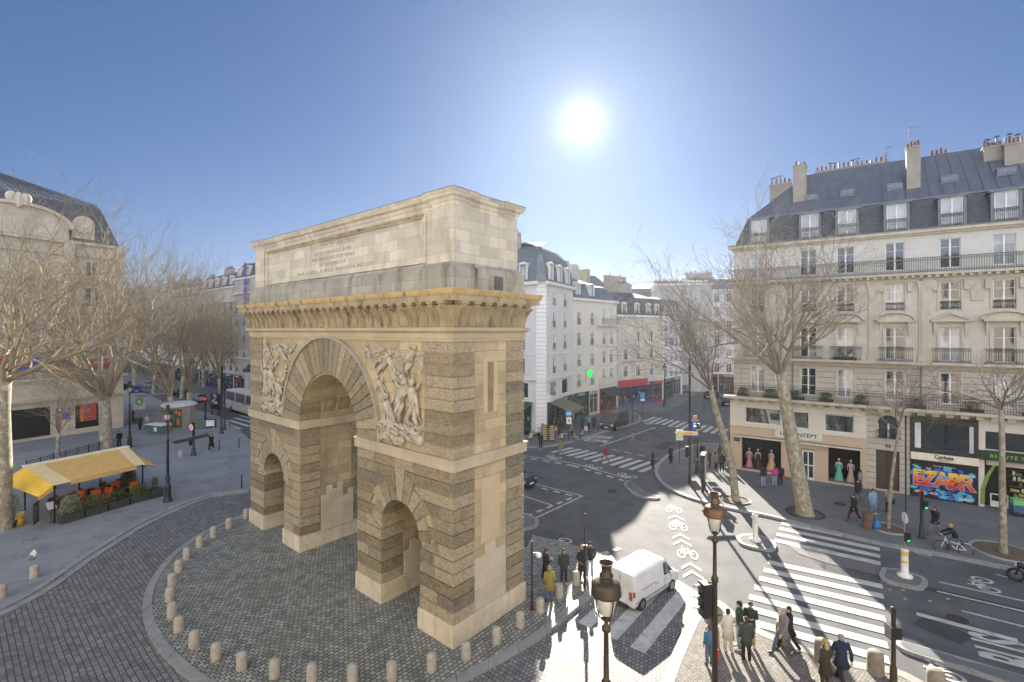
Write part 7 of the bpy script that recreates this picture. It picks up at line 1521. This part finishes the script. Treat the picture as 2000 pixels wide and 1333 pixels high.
# ------------------------------------------------ people
def cloth(name, c): return mk(name+'_cloth', c, tuple(v*.75 for v in c), 7, .9, .3, 30)
SKIN = mk('skin', (.52, .34, .25), (.46, .29, .21), 6, .55)
HAIRS = {'dark': (.02, .015, .012), 'brown': (.09, .05, .03), 'blond': (.42, .29, .13), 'grey': (.3, .29, .28), 'black_hat': (.015, .015, .018)}
def person(px, py, face, label, coat, leg, hair='dark', hem=.75, h=1.72, pose='stand', z=0.0, bag=None, hood=False, long_hair=False, near=False, dx=(0, 0), shoes=(.05, .05, .05), lean=0.0, arms=None, seated_on=None, hgt=0.0):
    p = g(px, py, z); rt = empty('person', (p[0]+dx[0], p[1]+dx[1], z+hgt), face-R(90), label, 'person'); k = h/1.72
    rnd = random.Random(int(px*7+py)); st = .0
    if pose == 'walk': st = .30
    fw = lambda s: st*s
    pel = (0, 0, .93)
    if pose == 'ride': pel = (0, 0, .98)
    legs = []
    for s in (-1, 1):
        if pose == 'ride': hip, kn, an_, toe = (s*.09, 0, .94), (s*.12, .38, .80-(.12 if s > 0 else -.05)), (s*.12, .28, .36+(.14 if s < 0 else -.05)), (s*.12, .42, .33+(.14 if s < 0 else -.05))
        else:
            o = fw(s); hip = (s*.09, 0, .90); kn = (s*.10, o*.62+(.06 if o < 0 else .05), .50); an_ = (s*.11, o*1.15, .09+(.07 if o < 0 else 0)); toe = (s*.13, o*1.15+.17, .035)
        legs.append((hip, kn, an_, toe))
    L_ = lean; ch = (0, L_*.25, 1.28); sh = (0, L_*.4, 1.44); nk = (0, L_*.45+.01, 1.51); hd = (0, L_*.5+.02, 1.60)
    armp = []
    for i, s in enumerate((-1, 1)):
        md = (arms or ('down', 'down'))[i]; S_ = (s*.185, sh[1], 1.42)
        if pose == 'ride': e, w = (s*.23, sh[1]+.22, 1.22), (s*.22, sh[1]+.45, 1.12)
        elif md == 'down': e, w = (s*.235, sh[1]-.03-fw(s)*.4, 1.15), (s*.23, sh[1]+.05-fw(s)*.7, .90)
        elif md == 'front': e, w = (s*.23, sh[1]+.05, 1.16), (s*.10, sh[1]+.25, 1.20)
        elif md == 'up': e, w = (s*.22, sh[1]+.12, 1.2), (s*.10, sh[1]+.16, 1.46)
        elif md == 'pocket': e, w = (s*.26, sh[1]-.08, 1.15), (s*.19, sh[1]+.08, .98)
        armp.append((S_, e, w))
    # body: one skinned skeleton
    V = [pel, (0, L_*.1, 1.10), ch, sh, nk, hd, (0, L_*.5+.025, 1.68)]; E_ = [(0, 1), (1, 2), (2, 3), (3, 4), (4, 5), (5, 6)]; Rr = [(.14, .10), (.115, .085), (.13, .09), (.07, .06), (.05, .05), (.078, .092), (.065, .075)]
    for lg in legs:
        b = len(V); V += [lg[0], lg[1], lg[2], lg[3]]; E_ += [(0, b), (b, b+1), (b+1, b+2), (b+2, b+3)]; Rr += [(.085, .085), (.058, .058), (.04, .04), (.035, .03)]
    for sI, a in zip((-1, 1), armp):
        b = len(V); d = (Vector(a[2])-Vector(a[1])).normalized(); W_ = Vector(a[2]); hand = W_+d*.07
        V += [a[0], a[1], a[2], tuple(hand)]; E_ += [(3, b), (b, b+1), (b+1, b+2), (b+2, b+3)]; Rr += [(.035, .035), (.035, .035), (.026, .023), (.034, .018)]
        if near:
            side = Vector((0, 1, 0)).cross(d).normalized() if abs(d.y) < .9 else Vector((1, 0, 0)); pn = d.cross(side).normalized()
            for q, (off, ln) in enumerate(((-.027, .055), (-.009, .068), (.009, .063), (.026, .05))):
                b2 = len(V); f1 = hand+pn*off+d*.035; V += [tuple(f1), tuple(f1+d*ln*.5+side*.01), tuple(f1+d*ln*.85+side*.03)]; E_ += [(b+3, b2), (b2, b2+1), (b2+1, b2+2)]; Rr += [(.009, .009), (.008, .008), (.007, .007)]
            b2 = len(V); f1 = W_+d*.03+pn*(.036*-sI); V += [tuple(f1), tuple(f1+d*.04+pn*(.02*-sI))]; E_ += [(b+3, b2), (b2, b2+1)]; Rr += [(.010, .010), (.008, .008)]
    me = bpy.data.meshes.new('body'); me.from_pydata([Vector(v)*k for v in V], E_, []); me.materials.append(SKIN); bo = link('body', me, rt)
    sm = bo.modifiers.new('skin', 'SKIN'); sm.use_smooth_shade = True
    for i, r_ in enumerate(Rr): me.skin_vertices[0].data[i].radius = (r_[0]*k, r_[1]*k)
    me.skin_vertices[0].data[0].use_root = True
    ss = bo.modifiers.new('subdivision', 'SUBSURF'); ss.levels = 1; ss.render_levels = 1
    def loft(mb, secs, n=14, fold=0.0):
        vs = []; fs = []
        for cx, cy, cz, rx, ry in secs:
            for j in range(n):
                a = 2*math.pi*j/n; q = 1+fold*math.sin(a*5+px)*(1.2-cz); vs.append((k*(cx+rx*q*math.cos(a)), k*(cy+ry*q*math.sin(a)), k*cz))
        for i in range(len(secs)-1):
            for j in range(n): fs.append((i*n+j, i*n+(j+1) % n, (i+1)*n+(j+1) % n, (i+1)*n+j))
        fs.append(tuple(range(n))[::-1]); fs.append(tuple(range((len(secs)-1)*n, len(secs)*n))); mb.add(vs, fs)
    def kp(v): return tuple(c*k for c in v)
    cm = cloth(coat[0], coat[1]); m = MB().use(cm)
    flare = .17+.16*max(0, .95-hem); secs = [(0, L_*.05, hem, flare+(.04 if st else 0), .13+.10*max(0, .95-hem)+st*.35)]
    if hem < .85: secs.append((0, L_*.07, .92, .185, .14))
    secs += [(0, L_*.1, 1.08, .175, .13), (0, ch[1], 1.28, .20, .14), (0, sh[1], 1.40, .205, .125), (0, sh[1], 1.455, .14, .10), (0, nk[1], 1.50, .075, .075)]
    loft(m, secs, 16, .12 if hem < .8 else .03)
    for a in armp: m.tube([kp((a[0][0]*.8, a[0][1], a[0][2])), kp(a[0]), kp(a[1]), kp(tuple(Vector(a[1]).lerp(Vector(a[2]), .92)))], [.06*k, .075*k, .06*k, .048*k], 9)
    if hood: m.ball(kp((0, nk[1]-.03, 1.61)), .125*k, .125*k, .15*k, 12, 8)
    else: m.tube([kp((0, nk[1]-.01, 1.47)), kp((0, nk[1], 1.53))], [.09*k, .07*k], 10)
    m.build('coat', rt, True)
    m = MB().use(cloth(leg[0], leg[1]))
    for lg in legs: m.tube([kp((lg[0][0], lg[0][1], lg[0][2]+.06)), kp(lg[0]), kp(lg[1]), kp(tuple(Vector(lg[2])+Vector((0, 0, .0))))], [.10*k, .10*k, .07*k, .062*k], 10)
    m.ball(kp((0, 0, .95)), .165*k, .12*k, .1*k, 12, 6); m.build('trousers', rt, True)
    for lg in legs:
        m = MB().use(flat('shoe_%02d' % int(shoes[0]*100), shoes)); a, t = Vector(lg[2]), Vector(lg[3]); c = a.lerp(t, .45); c.z = lg[3][2]+.01
        m.ball(kp(c), .05*k, .14*k, .05*k, 10, 6); m.build('shoe', rt, True)
    if not hood:
        m = MB().use(flat('hair_'+hair, HAIRS[hair], .7)); m.ball(kp((0, hd[1]-.022, 1.655)), .088*k, .098*k, .085*k, 12, 8); m.ball(kp((0, hd[1]-.06, 1.60)), .075*k, .06*k, .09*k, 10, 6)
        if long_hair: m.ball(kp((0, hd[1]-.085, 1.5)), .11*k, .06*k, .2*k, 10, 8)
        m.build('hair', rt, True)
    if near:
        m = MB().use(SKIN); m.ball(kp((0, hd[1]+.098, 1.605)), .013*k, .02*k, .02*k, 6, 4)
        for s in (-1, 1): m.ball(kp((s*.082, hd[1], 1.61)), .012*k, .02*k, .03*k, 6, 4)
        m.use(flat('eye_dark', (.03, .02, .02)))
        for s in (-1, 1): m.ball(kp((s*.03, hd[1]+.086, 1.625)), .011*k, .008*k, .008*k, 6, 4)
        m.use(flat('lip', (.35, .12, .1))).ball(kp((0, hd[1]+.088, 1.565)), .022*k, .008*k, .007*k, 6, 4); m.build('face', rt, True)
    if bag:
        c, s, bz = bag; q = empty('bag', (0, 0, 0), 0, None, None) if False else None
        m = MB().use(flat('bag_'+str(int(c[0]*100)), c)); w = armp[0 if s < 0 else 1][2]; m.cbox(kp((w[0]+s*.03, w[1], bz)), .14, .32, .34); m.tube([kp((w[0]+s*.03, w[1]-.1, bz+.16)), kp((w[0], w[1], w[2]-.02)), kp((w[0]+s*.03, w[1]+.1, bz+.16))], .01, 4)
        m.build('handbag', rt)
    return rt
BLK = ('black', (.02, .02, .024)); GRN = ('dark_green', (.035, .05, .04)); JEAN = ('jeans', (.10, .15, .24)); JL = ('pale_jeans', (.30, .38, .48)); DKB = ('navy', (.02, .03, .06)); MUS = ('mustard', (.28, .22, .06)); TNN = ('tan', (.45, .34, .22)); CRE = ('cream', (.68, .64, .56)); GRY = ('grey', (.22, .22, .21)); BRN = ('dark_brown', (.055, .04, .03)); SKY = ('light_blue', (.25, .36, .52)); PNK = ('magenta', (.5, .04, .25)); RDD = ('deep_red', (.35, .04, .04))
person(1066, 1142, R(20), 'person in a long black coat and red scarf beside the thin lamp post', BLK, BLK, 'brown', .35, 1.72, long_hair=True, near=True, arms=('front', 'front'))
person(1073, 1178, R(95), 'hooded person in a mustard coat seen from behind at the kerb', MUS, JEAN, 'brown', .62, 1.66, hood=True, near=True, shoes=(.45, .12, .05))
person(1101, 1140, R(-85), 'person in a dark parka facing the camera between the mustard coat and the couple', GRN, BLK, 'brown', .72, 1.70, near=True, long_hair=True, shoes=(.4, .4, .4))
person(1137, 1134, R(-60), 'blond person in a long black coat, left of the couple at the kerb', BLK, BLK, 'blond', .5, 1.74, near=True, arms=('front', 'pocket'), shoes=(.5, .5, .5))
person(1152, 1129, R(-100), 'person in a short black jacket and pale jeans, right of the couple at the kerb', BLK, JL, 'dark', .9, 1.78, near=True, arms=('pocket', 'pocket'), shoes=(.6, .6, .6))
person(1422, 1274, R(60), 'person in a long cream fleece coat at the sunlit corner', CRE, CRE, 'dark', .55, 1.66, near=True, arms=('down', 'up'), long_hair=False, shoes=(.6, .6, .6))
person(1444, 1268, R(160), 'tall man with dark glasses in a green parka and pale jeans', GRN, JL, 'dark', .85, 1.86, near=True, arms=('pocket', 'pocket'), shoes=(.7, .68, .62))
person(1466, 1262, R(-120), 'person in a dark green parka and tan trousers behind the shortest of the group', GRN, TNN, 'brown', .78, 1.72, near=True, arms=('front', 'front'), shoes=(.4, .3, .2))
person(1458, 1294, R(80), 'person in a hooded green coat and black trousers seen from behind in the corner group', ('forest_green', (.05, .07, .055)), BLK, 'brown', .68, 1.70, near=True, hood=False, shoes=(.3, .2, .12))
person(1386, 1300, R(100), 'crouching person with a red bag and blue jacket behind the bronze lamp post', ('blue_jacket', (.06, .16, .28)), JEAN, 'brown', .85, 1.5, near=True, bag=((.6, .05, .02), 1, .5))
person(1530, 1278, R(190), 'grey-haired man in a grey coat and jeans walking off the crossing', GRY, JEAN, 'grey', .68, 1.76, 'walk', near=True)
person(1541, 1272, R(175), 'person in black close behind the grey-coated walker', BLK, BLK, 'dark', .7, 1.72, 'walk', near=True)
person(1612, 1345, R(110), 'woman with long blond hair in a brown fur coat, cut by the bottom edge', BRN, BRN, 'blond', .5, 1.70, near=True, long_hair=True)
person(1643, 1340, R(90), 'tall person in a navy coat and pink cap walking away at the bottom', DKB, BLK, 'grey', .7, 1.8, 'walk', near=True)
person(1668, 1018, R(-170), 'person in a black coat holding a pale bag by the painted shutter', BLK, BLK, 'dark', .75, 1.74, 'walk', bag=((.6, .55, .45), 1, .6))
person(1676, 985, R(-150), 'person in a navy jacket pacing behind the pale bag carrier', DKB, GRY, 'brown', .8, 1.76, 'walk')
person(1705, 1004, R(-90), 'person in a light blue hooded coat in front of the dark door', SKY, JL, 'dark', .45, 1.68, shoes=(.6, .6, .6))
person(1736, 1002, R(80), 'shopper with a black bag right behind the young tree', ('taupe', (.25, .22, .19)), BLK, 'brown', .8, 1.7, bag=((.02, .02, .02), 1, .8))
person(1826, 1046, R(-165), 'person in a black coat striding beside the pedestrian signal', BLK, GRY, 'brown', .75, 1.72, 'walk', long_hair=True)
rid = person(1868, 1082, R(155), 'cyclist in a black jacket and blue jeans on the white bicycle', BLK, JEAN, 'blond', .92, 1.74, 'ride', z=RZ, lean=.5, hgt=-.1)
person(1491, 953, R(100), 'person in black jacket and pale jeans looking at the bridal window', BLK, JL, 'dark', .9, 1.7)
person(1513, 952, R(90), 'person in a magenta jacket beneath the peach gown', PNK, JL, 'brown', .9, 1.66)
person(1524, 949, R(70), 'person in black beside the magenta jacket, carrying a small white bag', BLK, BLK, 'dark', .8, 1.68, bag=((.6, .6, .6), 1, .7))
person(1680, 962, R(120), 'person with a grey backpack before the turquoise gown', GRY, DKB, 'dark', .85, 1.74)
person(1275, 916, R(-30), 'person in a long black coat stepping off the curved kerb', BLK, BLK, 'black_hat', .3, 1.72, z=RZ)
person(1310, 906, R(-60), 'person in a long black coat waiting on the curved kerb', BLK, BLK, 'brown', .5, 1.72)
for i, (x, y, c, lb) in enumerate(((1372, 902, BLK, 'leftmost of the dark cluster of people beyond the advertising panel'), (1386, 915, BLK, 'person with a shoulder bag directly right of the advertising panel'), (1398, 920, GRY, 'person in grey with a pale bag in the cluster beyond the panel'), (1410, 922, BLK, 'person in black in front of the curved tree trunk'), (1405, 905, BRN, 'person in brown at the back of the cluster beyond the panel'), (1424, 918, BLK, 'person standing just left of the curved tree trunk foot'))):
    person(x, y, R(-80+i*50), lb, c, BLK, 'dark', .7, 1.68+.03*(i % 3), long_hair=i % 2 == 0, arms=('front', 'down'))
person(1237, 875, R(200), 'grey-clad person crossing the road beyond the zebra', GRY, GRY, 'dark', .8, 1.74, 'walk', z=RZ)
person(1182, 905, R(-160), 'person in a deep red top running over the far crossing', RDD, GRY, 'brown', .85, 1.7, 'walk', z=RZ)
person(1095, 890, R(160), 'person in an ochre top on the left of the far crossing', ('ochre', (.25, .2, .08)), GRY, 'brown', .8, 1.7, 'walk', z=RZ)
person(1056, 878, R(-90), 'person in black with white shoes waiting by the far café', BLK, BLK, 'dark', .8, 1.74, z=RZ, shoes=(.7, .7, .7))
for i, (x, y, c, lb) in enumerate(((1117, 852, GRY, 'customer in grey by the far café terrace'), (1150, 838, SKY, 'person in light blue left of the dark minibus'), (1160, 840, BLK, 'person in black left of the dark minibus'), (1138, 842, BRN, 'person in brown under the white scaffold'), (1060, 856, DKB, 'guest in navy at the dark green café front'), (1092, 850, BLK, 'waiter in black among the café tables'))): person(x, y, R(40*i), lb, c, BLK, 'dark', .8, 1.7)
person(413, 880, R(-80), 'woman in a black coat and scarf walking over the left pavement', BLK, BLK, 'brown', .45, 1.7, 'walk', long_hair=True, shoes=(.6, .6, .6), arms=('up', 'down'))
person(260, 826, R(-120), 'person in black at the left of the group near the stall', BLK, BLK, 'dark', .8, 1.74); person(266, 829, R(-60), 'second person of the group near the stall', GRY, BLK, 'dark', .8, 1.7)
person(274, 840, R(-100), 'person in black overcoat in front of the group near the stall', BLK, BLK, 'dark', .5, 1.78); person(286, 838, R(-80), 'person in pale grey beside the black overcoat', ('pale_grey', (.4, .4, .42)), GRY, 'grey', .75, 1.72)
person(233, 873, R(-60), 'person in black leaning by the tree behind the awning', BLK, BLK, 'dark', .8, 1.7); person(318, 806, R(100), 'person in tan near the kiosk trees', TNN, BLK, 'brown', .7, 1.72)
person(462, 797, R(-60), 'cyclist in dark clothes by the white coach', BLK, BLK, 'black_hat', .92, 1.74, 'ride', z=RZ, lean=.5, hgt=-.1); person(475, 806, R(-70), 'helmeted rider on the black motorcycle', BLK, BLK, 'black_hat', .92, 1.74, 'ride', z=RZ, lean=.25, hgt=-.12)
person(1350, 850, R(150), 'person in navy walking over the farther crossing', DKB, BLK, 'dark', .8, 1.72, 'walk', z=RZ)
# ------------------------------------------------ winter haze lying in the streets
hz_m = bpy.data.materials.new('haze'); hz_m.use_nodes = True; hn = hz_m.node_tree; hn.nodes.remove(hn.nodes['Principled BSDF'])
pv = hn.nodes.new('ShaderNodeVolumePrincipled'); pv.inputs['Color'].default_value = (.92, .95, 1, 1); pv.inputs['Density'].default_value = .00022; pv.inputs['Anisotropy'].default_value = .5
hn.links.new(pv.outputs[0], hn.nodes['Material Output'].inputs['Volume'])
hb = MB().use(hz_m).box(-230, 120, -40, 260, -1.3, 38).build('haze'); tag(hb, 'thin pale haze over the junction', kind='stuff')
